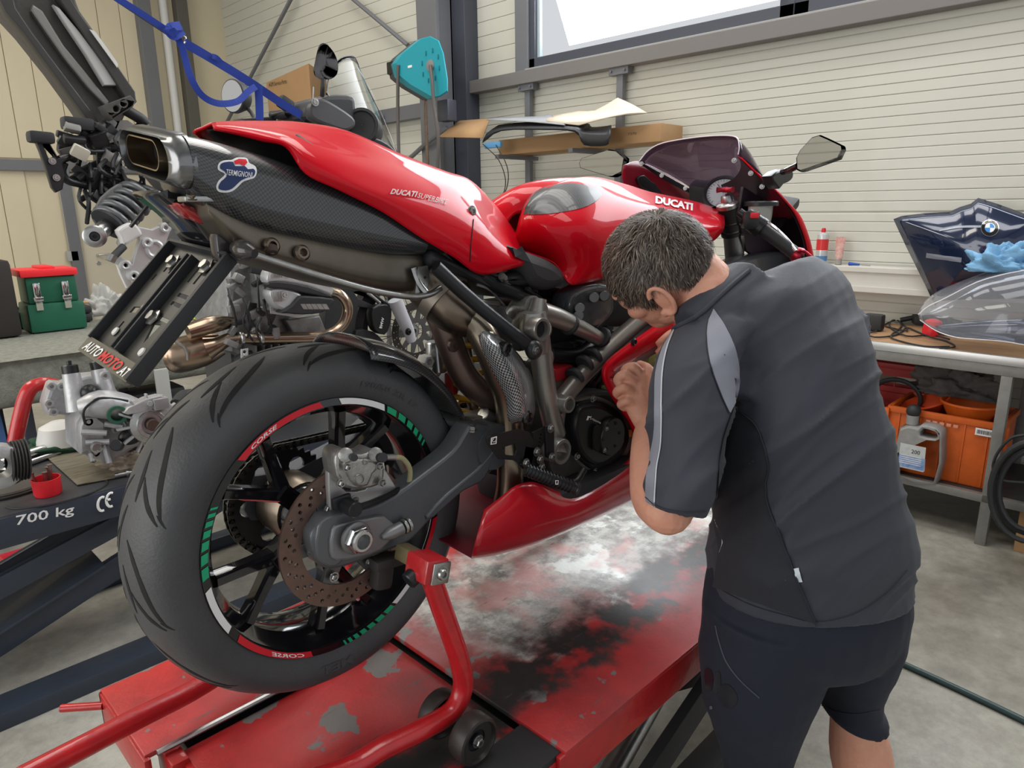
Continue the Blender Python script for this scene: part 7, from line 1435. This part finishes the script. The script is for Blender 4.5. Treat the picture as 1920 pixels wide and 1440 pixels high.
sheet('cardboard_sheet', [[(1030, 218, 4.30), (1025, 226, 4.0), (1085, 234, 3.95)], [(1085, 208, 4.30), (1100, 220, 4.1), (1130, 222, 3.98)], [(1115, 207, 4.30), (1150, 210, 4.15), (1180, 212, 4.0)], [(1158, 183, 4.30), (1185, 195, 4.2), (1213, 211, 4.1)]], CARDL, 'creased pale cardboard sheet on top of the bracket stack', 'cardboard')
b = MB(); V, F, uv = grid([[PX(*p) for p in r] for r in ([(904, 268, 3.98), (912, 250, 3.98), (935, 234, 4.12)], [(940, 246, 3.95), (945, 240, 3.95), (965, 230, 4.12)], [(1020, 244, 3.92), (1020, 238, 3.92), (1035, 228, 4.12)], [(1078, 248, 3.92), (1080, 240, 3.92), (1098, 230, 4.12)], [(1095, 272, 3.92), (1092, 250, 3.92), (1110, 238, 4.12)], [(1136, 273, 3.92), (1135, 252, 3.92), (1138, 236, 4.12)], [(1143, 262, 3.92), (1143, 246, 3.92), (1145, 234, 4.12)])], 2, 3); o = mk('black_fairing_part', V, F, BLACKM, label='black moulded fairing part hanging over the edge of the wall bracket', cat='fairing'); s = o.modifiers.new('s', 'SOLIDIFY'); s.thickness = .012
b = MB(); V, F = box(PX(925, 272, 3.98) + Vector((0, 0, 0)), (.03, .18, .045), (0, 0, 0), .01); finish(mk('blue_film_roll', V, F, mat('blue_film', (.10, .30, .55), .4)), label='strip of blue protective film hanging under the bracket stack', cat='film')
MB().add(*tube([PX(905, 270, 3.96), PX(935, 300, 3.96), PX(948, 340, 3.96), PX(940, 372, 3.96), (PX(925, 392, 3.96))], .004, 6, 4)).build('thin_cable', BLACKM, label='thin black cable loop hanging from the blue film, inner one', cat='cable'); MB().add(*tube([PX(930, 272, 3.96), PX(950, 310, 3.96), PX(952, 345, 3.96), PX(938, 380, 3.96)], .004, 6, 4)).build('thin_cable', BLACKM, label='thin black cable loop hanging from the blue film, outer one', cat='cable')
# ================================================ HOSE REEL
rl = thing('hose_reel', 'teal hose reel hanging from the grey steel column', 'hose reel', (4.0, 4.9, 2.55)); RX = 3.95
face = [(742, 118), (752, 103), (790, 72), (807, 68), (823, 76), (832, 100), (840, 150), (840, 172), (825, 182), (812, 184), (770, 160), (748, 142)]
# the round side faces the room
def PXp(L, x): return [PX(a, c, x) for a, c in L]
c0 = PXp([(800, 125)], 3.85)[0]
f1 = PXp(face, 3.80); 
sh_ = Vector((.10, .26, .02))
cc0 = sum(f1, Vector()) / len(f1)
rows = [[cc0 + (p - cc0) * .97 + Vector((-.012, -.01, 0)) for p in f1], f1, [p + sh_ * .5 for p in f1], [p + sh_ for p in f1], [cc0 + (p - cc0) * .9 + sh_ * 1.15 for p in f1]]
V, F, uv = grid(rows[:2], 1, 1, closed=True); V = rows[0] + rows[1]; n = len(f1); F = [tuple(range(n))] + [(i, (i + 1) % n, (i + 1) % n + n, i + n) for i in range(n)]; mk('reel_face', V, F, TEAL, rl, auto=30)
V, F, uv = grid(rows[1:3], 1, 1, closed=True); mk('reel_side', V, F, TEAL, rl, auto=30); V, F, uv = grid(rows[2:], 1, 1, closed=True); F.append(tuple(range(len(V) - n, len(V)))); mk('reel_back', V, F, mat('dark_grey_reel', (.06, .065, .07), .5), rl, auto=30)
hc = PX(807, 123, 3.785); N_ = Vector((-1, -.15, 0)); b = MB(); b.add(*lathe(hc, N_, [(.045, -.01), (.042, .006), (.02, .01), (.001, .01)], 24)); b.build('reel_hub', mat('grey_hub', (.20, .19, .19), .45), rl)
for k in range(8): a = k * pi / 4 + .3; c1 = hc + Vector((0, cos(a), sin(a))) * .11; b = MB(); b.add(*box(c1, (.012, .012, .035), (a - pi / 2 if False else 0, 0, 0), .004)); b.build('vent_rib', mat('teal_dark', (.01, .2, .25), .4), rl)
b = MB(); b.add(*box(PX(769, 125, 3.79), (.01, .055, .02), bev=.004)); b.build('maker_plate', WHITE, rl)
b = MB(); b.add(*box(PX(739, 128, 3.90), (.08, .11, .10), bev=.01)); b.build('hose_outlet', BLACK, rl)
HB = mat('brown_grey_hose', (.10, .085, .08), .5)
MB().add(*tube([PX(747, 122, 3.78), PX(746, 150, 3.78), PX(746, 220, 3.78), PX(748, 300, 3.78)], .014, 10, 3)).build('air_hose', HB, rl)
MB().add(*tube([PX(807, 123, 3.76), PX(810, 150, 3.74), PX(814, 200, 3.74), PX(822, 260, 3.76), PX(820, 320, 3.78)], .014, 10, 3)).build('air_hose', HB, rl)
MB().add(*tube([PX(798, 185, 3.9), PX(799, 240, 3.9), PX(802, 312, 3.9)], .014, 10, 3)).build('rusty_chain_pipe', mat('rusty_brown', (.18, .12, .08), .7, var=.6, vs=50), label='rusty flexible pipe hanging under the teal hose reel', cat='pipe')
b = MB(); c1 = PX(838, 208, 4.1); b.add(*box(c1, (.10, .14, .17), bev=.01)); b.build('wall_bracket', GREYD, rl)
MB().add(*tube([PX(838, 240, 4.1), PX(800, 268, 4.1), PX(765, 300, 4.2)], .02, 8)).build('bracket_strut', GREYM, label='grey diagonal strut with hose couplings beside the column', cat='strut')
# box stack behind the tourer
cbx = thing('cardboard_box', 'large closed cardboard box standing behind the blue strap', 'box', (3.4, 6.6, 1.9)); A = PX(500, 160, 3.9); 
def corner(px, py, x): return PX(px, py, x)
p1, p2, p3, p4 = corner(499, 152, 3.9), corner(583, 138, 3.6), corner(612, 137, 3.9), corner(505, 209, 3.9)
dz = 0.42
q = [PX(499, 155, 3.9), PX(580, 137, 3.72), PX(612, 150, 4.15), ]; q.append(q[0] + q[2] - q[1])
V = [Vector((p.x, p.y, q[0].z + .0)) for p in q] + [Vector((p.x, p.y, q[0].z - .42)) for p in q]
F = [(0, 1, 2, 3), (7, 6, 5, 4)] + [(i, i + 4, (i + 1) % 4 + 4, (i + 1) % 4) for i in range(4)]; mk('box_body', V, F, CARD, cbx, smooth=False)
t_ = (q[1] - q[0]); o_ = Vector((-.01, -.015, 0)); b = MB(); b.add(*text3('AGM Service Parts', Vector((q[0].x, q[0].y, q[0].z - .05)) + t_ * .06 + o_, Vector((q[0].x, q[0].y, q[0].z - .05)) + t_ * .5 + o_, Vector((q[0].x, q[0].y, q[0].z - .01)) + t_ * .06 + o_)); b.build('box_print', GROOVE, cbx, smooth=False)
rkz = q[0].z - .425
rk = thing('storage_rack', 'grey rack carrying the large cardboard box beside the rear wall', 'rack', (3.9, 6.6, 0)); MB().add(*bx(q[0].x - .2, 4.4, q[1].y - .2, q[0].y + .4, rkz - .03, rkz, .003)).build('rack_board', GREYM, rk)
for x, y in ((q[0].x - .15, q[0].y + .3), (4.35, q[0].y + .3), (4.35, q[1].y - .15), (q[0].x - .15, q[1].y - .15)): MB().add(*bx(x, x + .04, y, y + .04, 0, rkz - .03, .003)).build('rack_leg', GREYM, rk)
# ================================================ MECHANIC
import mathutils.noise as NZ
man = thing('person', 'man with short grey hair, charcoal work shirt and dark shorts bending over the red motorcycle', 'person', (1.3, .45, 0))
def ell(C, a, b, n=24): return [C + a * cos(t) + b * sin(t) for t in [2 * pi * k / n for k in range(n)]]
def sec1(L, R, dL, dR, th, n, sq, hz):
    A, B = PD(*L, dL), PD(*R, dR); C = (A + B) / 2; a = (B - A) / 2; v = (C - CAM).normalized(); v = v.lerp(Vector((v.x, v.y, 0)).normalized(), hz).normalized(); b = (v - v.dot(a.normalized()) * a.normalized()).normalized() * th / 2
    P = []
    for k in range(n):
        t = 2 * pi * k / n; c, s = cos(t), sin(t); p = 1 - sq
        P.append(C + a * math.copysign(abs(c) ** p, c) + b * math.copysign(abs(s) ** p, s))
    return P
def sec(L, R, dL, dR, th, n=24, sq=0, hz=0):
    """ring whose outline spans the measured widths; th is its thickness"""
    l, r = L[0], R[0]; P = []
    for _ in range(5):
        P = sec1((l, L[1]), (r, R[1]), dL, dR, th, n, sq, hz); X = []
        for p in P: d = CM.transposed() @ (p - CAM); X.append(960 + FPX * d.x / -d.z)
        l += L[0] - min(X); r += R[0] - max(X)
    return P
def loftsec(S, sv=4, caps=True): return grid(S, 1, sv, closed=True, caps=caps)
def limb(pts, r, sub=4, n=16, flat=None): return tube([PD(*p) for p in pts], r, n, sub, flat=flat)
def remesh(name, B, vox, m, par, smooth_it=4, disp=None, **k):
    me = bpy.data.meshes.new('tmp'); me.from_pydata([Vector(v) for v in B.v], [], B.f); o = bpy.data.objects.new('tmp', me); COL.objects.link(o)
    r = o.modifiers.new('r', 'REMESH'); r.mode = 'VOXEL'; r.voxel_size = vox
    if smooth_it: s = o.modifiers.new('s', 'SMOOTH'); s.iterations = smooth_it; s.factor = .5
    dg = bpy.context.evaluated_depsgraph_get(); e = bpy.data.meshes.new_from_object(o.evaluated_get(dg)); V = [v.co.copy() for v in e.vertices]; N = [v.normal.copy() for v in e.vertices]; F = [tuple(p.vertices) for p in e.polygons]
    bpy.data.objects.remove(o); bpy.data.meshes.remove(me); bpy.data.meshes.remove(e)
    if disp: V = [v + n * disp(v, n) for v, n in zip(V, N)]
    return mk(name, V, F, m, par, auto=179, **k)
# head frame in camera axes (right, up, towards the camera)
def camv(a): return (CM @ Vector(a)).normalized()
HU = camv((-.64, .62, .34)); HF = camv((-.46, -.52, -.74)); HF = (HF - HF.dot(HU) * HU).normalized(); HL = HU.cross(HF).normalized()
HC = PD(1234, 503, 1.30)            # middle of the cranium
def hp_(x, y, z): x *= .96; y *= .96; z *= .96; return HC - HL * x + HF * y + HU * z      # x to the man's right
def hball(x, y, z, r, n=20): 
    V, F = ball((0, 0, 0), 1, (1, 1, 1), n); return [hp_(x + v.x * r[0], y + v.y * r[1], z + v.z * r[2]) for v in V], F
skin = MB()
skin.add(*hball(0, -.006, .012, (.076, .097, .090), 28)); skin.add(*hball(0, .045, -.045, (.058, .055, .062))); skin.add(*hball(0, .052, -.088, (.040, .040, .030))); skin.add(*hball(0, .018, -.080, (.055, .055, .035)))
skin.add(*hball(0, .100, -.030, (.012, .018, .024))); skin.add(*hball(0, .078, .012, (.060, .024, .016))); skin.add(*hball(0, .092, -.066, (.026, .012, .008))); skin.add(*hball(0, .090, -.078, (.022, .012, .007)))
for s in (-1, 1): skin.add(*hball(s * .031, .082, -.002, (.013, .010, .010))); skin.add(*hball(s * .045, .062, -.035, (.022, .026, .02)))
# ears
def ear(s):
    E = []; 
    for k in range(13):
        t = radians(-110 + k * 22); ex = -.012 + .020 * cos(t) * -1; ez = -.020 + .033 * sin(t)
        E.append(hp_(s * (.078 + .010), -.010 - .018 * cos(t), -.022 + .033 * sin(t)))
    return tube(E, .0052, 8, 2)
for s in (-1, 1):
    skin.add(*ear(s)); skin.add(*hball(s * .079, -.010, -.024, (.007, .017, .028))); skin.add(*hball(s * .083, .004, -.050, (.006, .009, .010)))
# neck, trunk
nb = [hp_(0, -.03, -.02), hp_(0, -.045, -.075), PD(1322, 572, 1.295), PD(1375, 640, 1.36)]
skin.add(*tube(nb, [.058, .060, .062, .06], 22, 4))
skin.add(*tube([PD(1340, 600, 1.27), PD(1400, 580, 1.33)], [.05, .055], 16, 3))
TS = [((1325, 1108), (1719, 1084), 1.36, 1.40, .30, 1), ((1334, 1010), (1708, 985), 1.34, 1.37, .31, .8), ((1330, 900), (1684, 880), 1.31, 1.35, .31, .5), ((1335, 790), (1658, 770), 1.28, 1.35, .30, .2), ((1330, 690), (1634, 668), 1.26, 1.38, .28, 0), ((1312, 618), (1608, 590), 1.25, 1.42, .25, 0), ((1318, 575), (1592, 542), 1.25, 1.43, .22, 0), ((1345, 545), (1568, 512), 1.27, 1.42, .18, 0), ((1388, 516), (1525, 494), 1.30, 1.40, .13, 0)]
def shr(S, k): C = sum(S, Vector()) / len(S); return [C + (p - C) * k for p in S]
TSE = [sec(*t[:5], n=28, sq=.12, hz=t[5]) for t in TS]
skin.add(*loftsec([shr(s, .91) for s in TSE[:-1]], 3))
# left arm: shoulder, elbow, wrist
SH = (1335, 640, 1.26); EL = (1252, 955, 1.17); WR = (1222, 800, 1.385)
ELp = PD(*EL); WRp = PD(*WR)
skin.add(*tube([PD(1325, 650, 1.25), PD(1300, 780, 1.21), ELp + Vector((0, 0, .0))], [.055, .052, .044], 18, 4))
skin.add(*tube([ELp, PD(1232, 930, 1.23), PD(1222, 870, 1.30), PD(1218, 825, 1.36), WRp], [.043, .046, .041, .034, .030], 18, 4)); skin.add(*ball(ELp, .043))
# hand: palm, four curled fingers, thumb
def pd(*p): return PD(*p)
skin.add(*tube([WRp, PD(1208, 765, 1.40), PD(1198, 728, 1.405), PD(1194, 705, 1.405)], [.030, .036, .038, .028], 16, 4, flat=(1.0, .62, tuple(CM @ Vector((1, .2, 0))))))
fing = [[(1200, 700, 1.40), (1188, 688, 1.395), (1172, 693, 1.405), (1172, 708, 1.425)],
        [(1190, 715, 1.392), (1172, 702, 1.388), (1158, 712, 1.40), (1164, 724, 1.42)],
        [(1188, 735, 1.39), (1170, 728, 1.385), (1156, 736, 1.40), (1164, 746, 1.42)],
        [(1192, 755, 1.39), (1176, 752, 1.388), (1163, 758, 1.40), (1170, 766, 1.415)]]
for f, r in zip(fing, (.0096, .0098, .0092, .0082)): skin.add(*tube([PD(*p) for p in f], [r * 1.1, r * 1.05, r, r * .82], 12, 4)); skin.add(*ball(PD(*f[1]), r * 1.12)); skin.add(*ball(PD(*f[-1]), r * .85))
th_ = [(1218, 742, 1.395), (1222, 712, 1.40), (1214, 692, 1.41), (1200, 684, 1.43)]; skin.add(*tube([PD(*p) for p in th_], [.016, .0145, .0115, .0095], 12, 4)); skin.add(*ball(PD(*th_[-1]), .0098))
# right arm reaches forward to the motorcycle, hand on the fairing
RS = PD(1560, 590, 1.42); RE = Vector((1.56, .70, 1.16)); RW = Vector((1.42, .80, 1.27))
skin.add(*tube([RS, (RS + RE) / 2 + Vector((.03, -.02, .02)), RE], [.056, .052, .043], 16, 4)); skin.add(*tube([RE, RE.lerp(RW, .4), RW], [.043, .040, .029], 16, 4)); skin.add(*ball(RE, .044))
skin.add(*tube([RW, RW + Vector((-.05, .012, .02)), RW + Vector((-.08, .012, .03))], [.03, .038, .028], 14, 3, flat=(1, .6, (0, 0, 1))))
for k in range(4): p = RW + Vector((-.075, .0 + .006, .055 - .019 * k)); skin.add(*tube([p, p + Vector((-.032, .004, .008)), p + Vector((-.055, .014, -.006)), p + Vector((-.06, .025, -.018))], [.0105, .0102, .0095, .008], 10, 3))
p = RW + Vector((-.02, -.0, .03)); skin.add(*tube([p, p + Vector((-.03, -.008, .03)), p + Vector((-.062, .01, .038))], [.015, .013, .010], 10, 3))
# legs with feet on the floor
HL_ = PD(1430, 1130, 1.37); HR_ = PD(1600, 1120, 1.41)
kneeL = PD(1410, 1440, 1.50); kneeL = Vector((kneeL.x, kneeL.y, .47)); ankL = Vector((kneeL.x - .03, kneeL.y - .10, .09))
kneeR = PD(1603, 1330, 1.555); calfR = PD(1615, 1420, 1.60); ankR = Vector((calfR.x + .015, calfR.y - .06, .09))
skin.add(*tube([HL_, HL_.lerp(kneeL, .5), kneeL, kneeL.lerp(ankL, .35), ankL], [.09, .07, .056, .062, .036], 20, 4)); skin.add(*tube([HR_, HR_.lerp(kneeR, .5), kneeR, calfR + Vector((0, 0, 0)), kneeR.lerp(ankR, .7), ankR], [.085, .062, .052, .0665, .050, .036], 22, 4))
for a in (ankL, ankR): skin.add(*tube([a, Vector((a.x, a.y - .02, .05)), Vector((a.x - .01, a.y + .09, .035)), Vector((a.x - .02, a.y + .17, .028))], [.037, .042, .038, .026], 14, 3))
body = remesh('body', skin, .0032, SKIN, man, 3)
# shoes and socks
for a in (ankL, ankR):
    MB().add(*tube([Vector((a.x, a.y - .055, .05)), Vector((a.x, a.y, .055)), Vector((a.x - .012, a.y + .10, .048)), Vector((a.x - .024, a.y + .20, .036))], [.046, .052, .050, .034], 16, 3, flat=(.86, 1, (0, 0, 1)))).build('shoe', BLACKM, man)
    MB().add(*tube([Vector((a.x, a.y, .08)), Vector((a.x, a.y, .17))], [.045, .043], 16)).build('sock', GREYD, man)
# shirt
HEMZ = sum(p.z for p in TSE[0]) / len(TSE[0])
def folds(v, n):
    d = CM.transposed() @ (v - CAM); u, w, t = d.x / -d.z, d.y / -d.z, -d.z
    q = Vector(((v.x + v.y) * .7, (v.x - v.y) * .7, v.z))
    s = u * .80 + w * .60; c = -u * .60 + w * .80
    low = max(0.0, min(1.0, (1.45 - v.z) / .5)); 
    f1 = NZ.noise(Vector((s * 3.2, c * 15, 2.5))); f2 = NZ.noise(Vector((s * 5 + 4, c * 30, 9.1)))
    a = (1 - abs(f1) * 2.2) ** 3 * .013 * (1 if f1 > -.45 else .3) + f1 * .02 + (1 - min(1, abs(f2) * 2.4)) ** 2 * .006
    b = NZ.noise(v * 6) * .006
    hm = max(0, min(1, (v.z - HEMZ) / .10)) if v.z < 1.02 else 1
    return (a * (.2 + .9 * low) + b) * (.12 + .88 * hm) * max(0, min(1, 1.6 + 2.2 * n.z))
sb = MB(); sb.add(*loftsec([shr(s, 1.0) for s in TSE], 4))
SL_ = [((1312, 585), (1400, 600), 1.24, 1.28, .14), ((1250, 640), (1392, 660), 1.22, 1.25, .15), ((1228, 700), (1388, 712), 1.20, 1.22, .145), ((1216, 770), (1372, 785), 1.18, 1.20, .14), ((1212, 850), (1352, 858), 1.165, 1.185, .135), ((1196, 905), (1338, 915), 1.155, 1.175, .13), ((1206, 945), (1322, 972), 1.15, 1.17, .12)]
sb.add(*loftsec([sec(*t, n=24) for t in SL_], 4))
sb.add(*tube([RS + Vector((0, 0, .0)), RS.lerp(RE, .4), RS.lerp(RE, .85)], [.082, .078, .075], 18, 4))
sb.add(*tube([PD(1300, 622, 1.25), PD(1345, 592, 1.27), PD(1400, 560, 1.31)], [.045, .06, .075], 16, 4))
sb.add(*tube([PD(1332, 615, 1.255), PD(1385, 640, 1.275), PD(1400, 690, 1.285), PD(1385, 760, 1.27)], [.055, .075, .075, .06], 18, 4))
shirt = remesh('shirt', sb, .0055, SHIRT, man, 5, folds)
bvS = bvh_of(shirt)
def dr(name, A, B, m, nv=6, off=.0015, par=shirt, sub=6, bv_=None): V, F, uv = drape(A, B, bv_ or bvS, nv=nv, off=off, sub=sub); return mk(name, V, F, m, par, uv=uv, auto=180)
SHD = mat('black_mesh_panel', (.024, .026, .034), .7, sheen=.1, bump=.12, bs=900, spec=.25)
dr('side_panel', [(1374, 762), (1352, 830), (1343, 915), (1340, 980), (1348, 1020), (1345, 1060), (1338, 1100)], [(1376, 764), (1420, 800), (1440, 870), (1437, 930), (1466, 1010), (1500, 1100), (1528, 1168)], SHD, nv=22, off=.003)
dr('shoulder_panel', [(1336, 580), (1327, 605), (1326, 645), (1334, 690), (1350, 738), (1366, 772)], [(1338, 580), (1358, 610), (1376, 650), (1385, 695), (1385, 735), (1368, 774)], SHIRTG, nv=8, off=.0022)
dr('sleeve_stripe', [(1258, 626), (1242, 655), (1230, 700), (1228, 760), (1226, 820), (1214, 880), (1212, 940), (1222, 962)], [(1262, 622), (1250, 655), (1242, 700), (1240, 760), (1238, 830), (1230, 880), (1227, 935), (1227, 966)], SHIRTG, nv=3, off=.0018)
PW = mat('white_piping', (.55, .56, .60), .5)
def pipe(name, P, r, m, par=shirt, off=.002, bv_=None): 
    Q = cr([Vector((a, b_, 0)) for a, b_ in P], 5); MB().add(*tube([hit(bv_ or bvS, q.x, q.y, off) for q in Q], r, 6)).build(name, m, par)
pipe('sleeve_piping', [(1264, 620), (1251, 655), (1243, 700), (1241, 760), (1240, 830), (1232, 880), (1229, 935), (1228, 966)], .0013, PW)
SEAM = mat('seam_dark', (.02, .022, .03), .7)
pipe('side_seam', [(1376, 764), (1420, 800), (1440, 870), (1437, 930), (1466, 1010), (1500, 1100), (1530, 1172)], .0012, SEAM, off=.004)
pipe('panel_seam', [(1366, 775), (1350, 738), (1333, 690), (1325, 645), (1327, 605), (1337, 578)], .0008, SEAM); pipe('hem_seam', [(1330, 1092), (1400, 1130), (1470, 1152), (1530, 1165), (1600, 1150), (1660, 1112), (1700, 1068)], .0008, SEAM)
pipe('side_piping', [(1342, 975), (1350, 995), (1356, 1015), (1350, 1035)], .0011, PW)
dr('hem_tag', [(1488, 1066), (1491, 1079), (1494, 1091)], [(1498, 1064), (1501, 1078), (1505, 1090)], mat('pale_tag', (.55, .62, .66), .4), nv=2, off=.003)
pipe('sleeve_hem_seam', [(1212, 932), (1235, 950), (1280, 960), (1322, 958)], .0008, SEAM)
# neckline rib
nk = [(1262, 618), (1290, 604), (1318, 585), (1345, 560), (1372, 535), (1404, 508)]
bvB = bvh_of(body, shirt); Q = cr([Vector((a, b_, 0)) for a, b_ in nk], 5); MB().add(*tube([hit(bvB, q.x, q.y, .002) for q in Q], .0045, 8)).build('collar_rib', SHIRT, shirt)
# shorts
pb = MB()
pb.add(*loftsec([sec((1330, 1060), (1706, 1040), 1.36, 1.40, .29, n=28, hz=1), sec((1318, 1130), (1718, 1105), 1.375, 1.41, .30, n=28, hz=1), sec((1316, 1180), (1706, 1160), 1.39, 1.43, .29, n=28, hz=1), sec((1330, 1230), (1680, 1200), 1.41, 1.45, .25, n=28, hz=1)], 4))
pb.add(*loftsec([sec((1318, 1130), (1590, 1150), 1.375, 1.37, .25, hz=1), sec((1311, 1220), (1570, 1220), 1.41, 1.39, .24, hz=1), sec((1315, 1290), (1542, 1290), 1.44, 1.42, .23, hz=1), sec((1332, 1360), (1506, 1360), 1.47, 1.46, .21, hz=1), sec((1350, 1420), (1486, 1420), 1.49, 1.49, .20, hz=1), sec((1362, 1480), (1480, 1480), 1.52, 1.52, .19, hz=1)], 4))
pb.add(*loftsec([sec((1480, 1120), (1718, 1110), 1.42, 1.43, .27, hz=1), sec((1500, 1190), (1702, 1175), 1.46, 1.46, .26, hz=1), sec((1522, 1255), (1670, 1245), 1.50, 1.50, .23, hz=1), sec((1534, 1305), (1660, 1303), 1.54, 1.54, .20, hz=1), sec((1532, 1326), (1668, 1328), 1.555, 1.555, .205, hz=1)], 4))
shorts = remesh('shorts', pb, .0055, SHORTS, man, 4, lambda v, n: NZ.noise(Vector((v.x * 5, v.y * 5, v.z * 11))) * .006 + NZ.noise(v * 22) * .0015)
bvP = bvh_of(shorts)
pipe('pocket_zip', [(1342, 1172), (1348, 1200), (1362, 1240), (1388, 1275), (1424, 1308)], .0016, GREYD, shorts, .001, bvP); pipe('hem_fold', [(1541, 1322), (1570, 1334), (1610, 1338), (1650, 1330)], .001, SEAM, shorts, .001, bvP)
for P in ([(1322, 1255), (1334, 1256), (1338, 1275), (1334, 1295), (1324, 1290)], [(1342, 1262), (1350, 1260), (1352, 1285), (1343, 1300), (1338, 1290)], [(1352, 1285), (1366, 1283), (1381, 1300), (1382, 1318), (1368, 1328), (1352, 1318), (1347, 1300)]):
    V, F, uv = drape_poly(P, bvP, rings=4, off=.0012, sub=3); mk('printed_mark', V, F, mat('gloss_print', (.012, .013, .02), .18), shorts)
V, F, uv = drape_poly([(1331, 1324), (1336, 1323), (1337, 1329), (1332, 1330)], bvP, rings=2, off=.0014, sub=1); mk('printed_mark', V, F, GREYM, shorts)
# hair: cap and short strands
random.seed(21)
hc_ = MB(); Vc, Fc = ball((0, 0, 0), 1, (1, 1, 1), 64)
def inhair(d):   # d unit vector in head coordinates: keep face and lower neck free
    x, y, z = d
    if z > .30: return y < .95 or z > .6
    if z > .0: return y < .90
    if z > -.22 and y > .16: return y < .66
    if z > -.55 and .18 < y < .40 and abs(x) > .6 and z > -.50: return True
    if z > -.15: return y < .42 + z * 1.5 and not (abs(x) > .80 and -.30 < y < .10 and z < .02)
    return y < -.34 + (z + .15) * .4 and z > -.70
def hpos(d, k=1.0): return hp_(d[0] * .0805 * k, -.006 + d[1] * .1015 * k, .012 + d[2] * .0945 * k)
keep = [inhair(v) for v in Vc]; idx = {}
for i, v in enumerate(Vc):
    if keep[i]: idx[i] = len(hc_.v); hc_.v.append(hpos(v, 1.0 + .02 * NZ.noise(v * 6))); hc_.uv.append((0, 0))
for f in Fc:
    if all(keep[i] for i in f): hc_.f.append(tuple(idx[i] for i in f))
hair = hc_.build('hair', HAIR, man); sdf = hair.modifiers.new('s', 'SOLIDIFY'); sdf.thickness = .004
HM2 = [mat('hair_dark', (.055, .040, .032), .45), mat('hair_mid', (.15, .115, .09), .42), mat('hair_grey', (.30, .26, .22), .4)]
SV_ = [[], [], []]; SF_ = [[], [], []]
for n_ in range(12000):
    z = random.uniform(-.62, 1); a = random.uniform(0, 2 * pi); r = sqrt(max(0, 1 - z * z)); d = Vector((r * cos(a), r * sin(a), z))
    if not inhair(d): continue
    p = hpos(d, 1.0); nrm = (-HL * (d.x / .0805) + HF * (d.y / .1015) + HU * (d.z / .0945)).normalized()
    # whorl at the crown: hair runs away from it
    cr_ = Vector((.1, -.55, .83)); t = d - cr_; t = t - t.dot(d) * d; t = t.normalized() if t.length > .01 else Vector((1, 0, 0)); t += Vector((NZ.noise(d * 5), NZ.noise(d * 5 + Vector((9, 0, 0))), NZ.noise(d * 5 + Vector((0, 9, 0))))) * 1.1 + Vector((random.uniform(-.3, .3), random.uniform(-.3, .3), random.uniform(-.3, .3)))
    g = (-HL * t.x + HF * t.y + HU * t.z); g = (g - g.dot(nrm) * nrm).normalized(); L = random.uniform(.018, .034) * (1 if d.z > -.2 else .6); w = random.uniform(.0004, .0009); side = nrm.cross(g) * w
    li = .25 + .5 * random.random() ; q1 = p + (nrm * .30 + g * .5).normalized() * L * .5 ; q2 = q1 + (g - nrm * .12 + Vector((0, 0, -.1))).normalized() * L * .5
    side_grey = .35 + .4 * max(0, -d.z) + .25 * NZ.noise(d * 3); k = 2 if random.random() < side_grey * .22 else (0 if random.random() < .62 else 1)
    b0 = len(SV_[k]); SV_[k] += [p - side, p + side, q1 - side, q1 + side, q2]; SF_[k] += [(b0, b0 + 1, b0 + 3, b0 + 2), (b0 + 2, b0 + 3, b0 + 4)]
for k in range(3): mk('hair_strands', SV_[k], SF_[k], HM2[k], hair, kind='stuff')
b = MB()
for s in (-1, 1): b.add(*hball(s * .031, .0885, -.002, (.0075, .0055, .0055), 10))
b.build('eyes', mat('eye_dark', (.12, .09, .07), .2), body); 
for s in (-1, 1): MB().add(*tube([hp_(s * .018, .097, .016), hp_(s * .034, .094, .020), hp_(s * .050, .082, .014)], .003, 6, 2)).build('eyebrow', HM2[1], body)
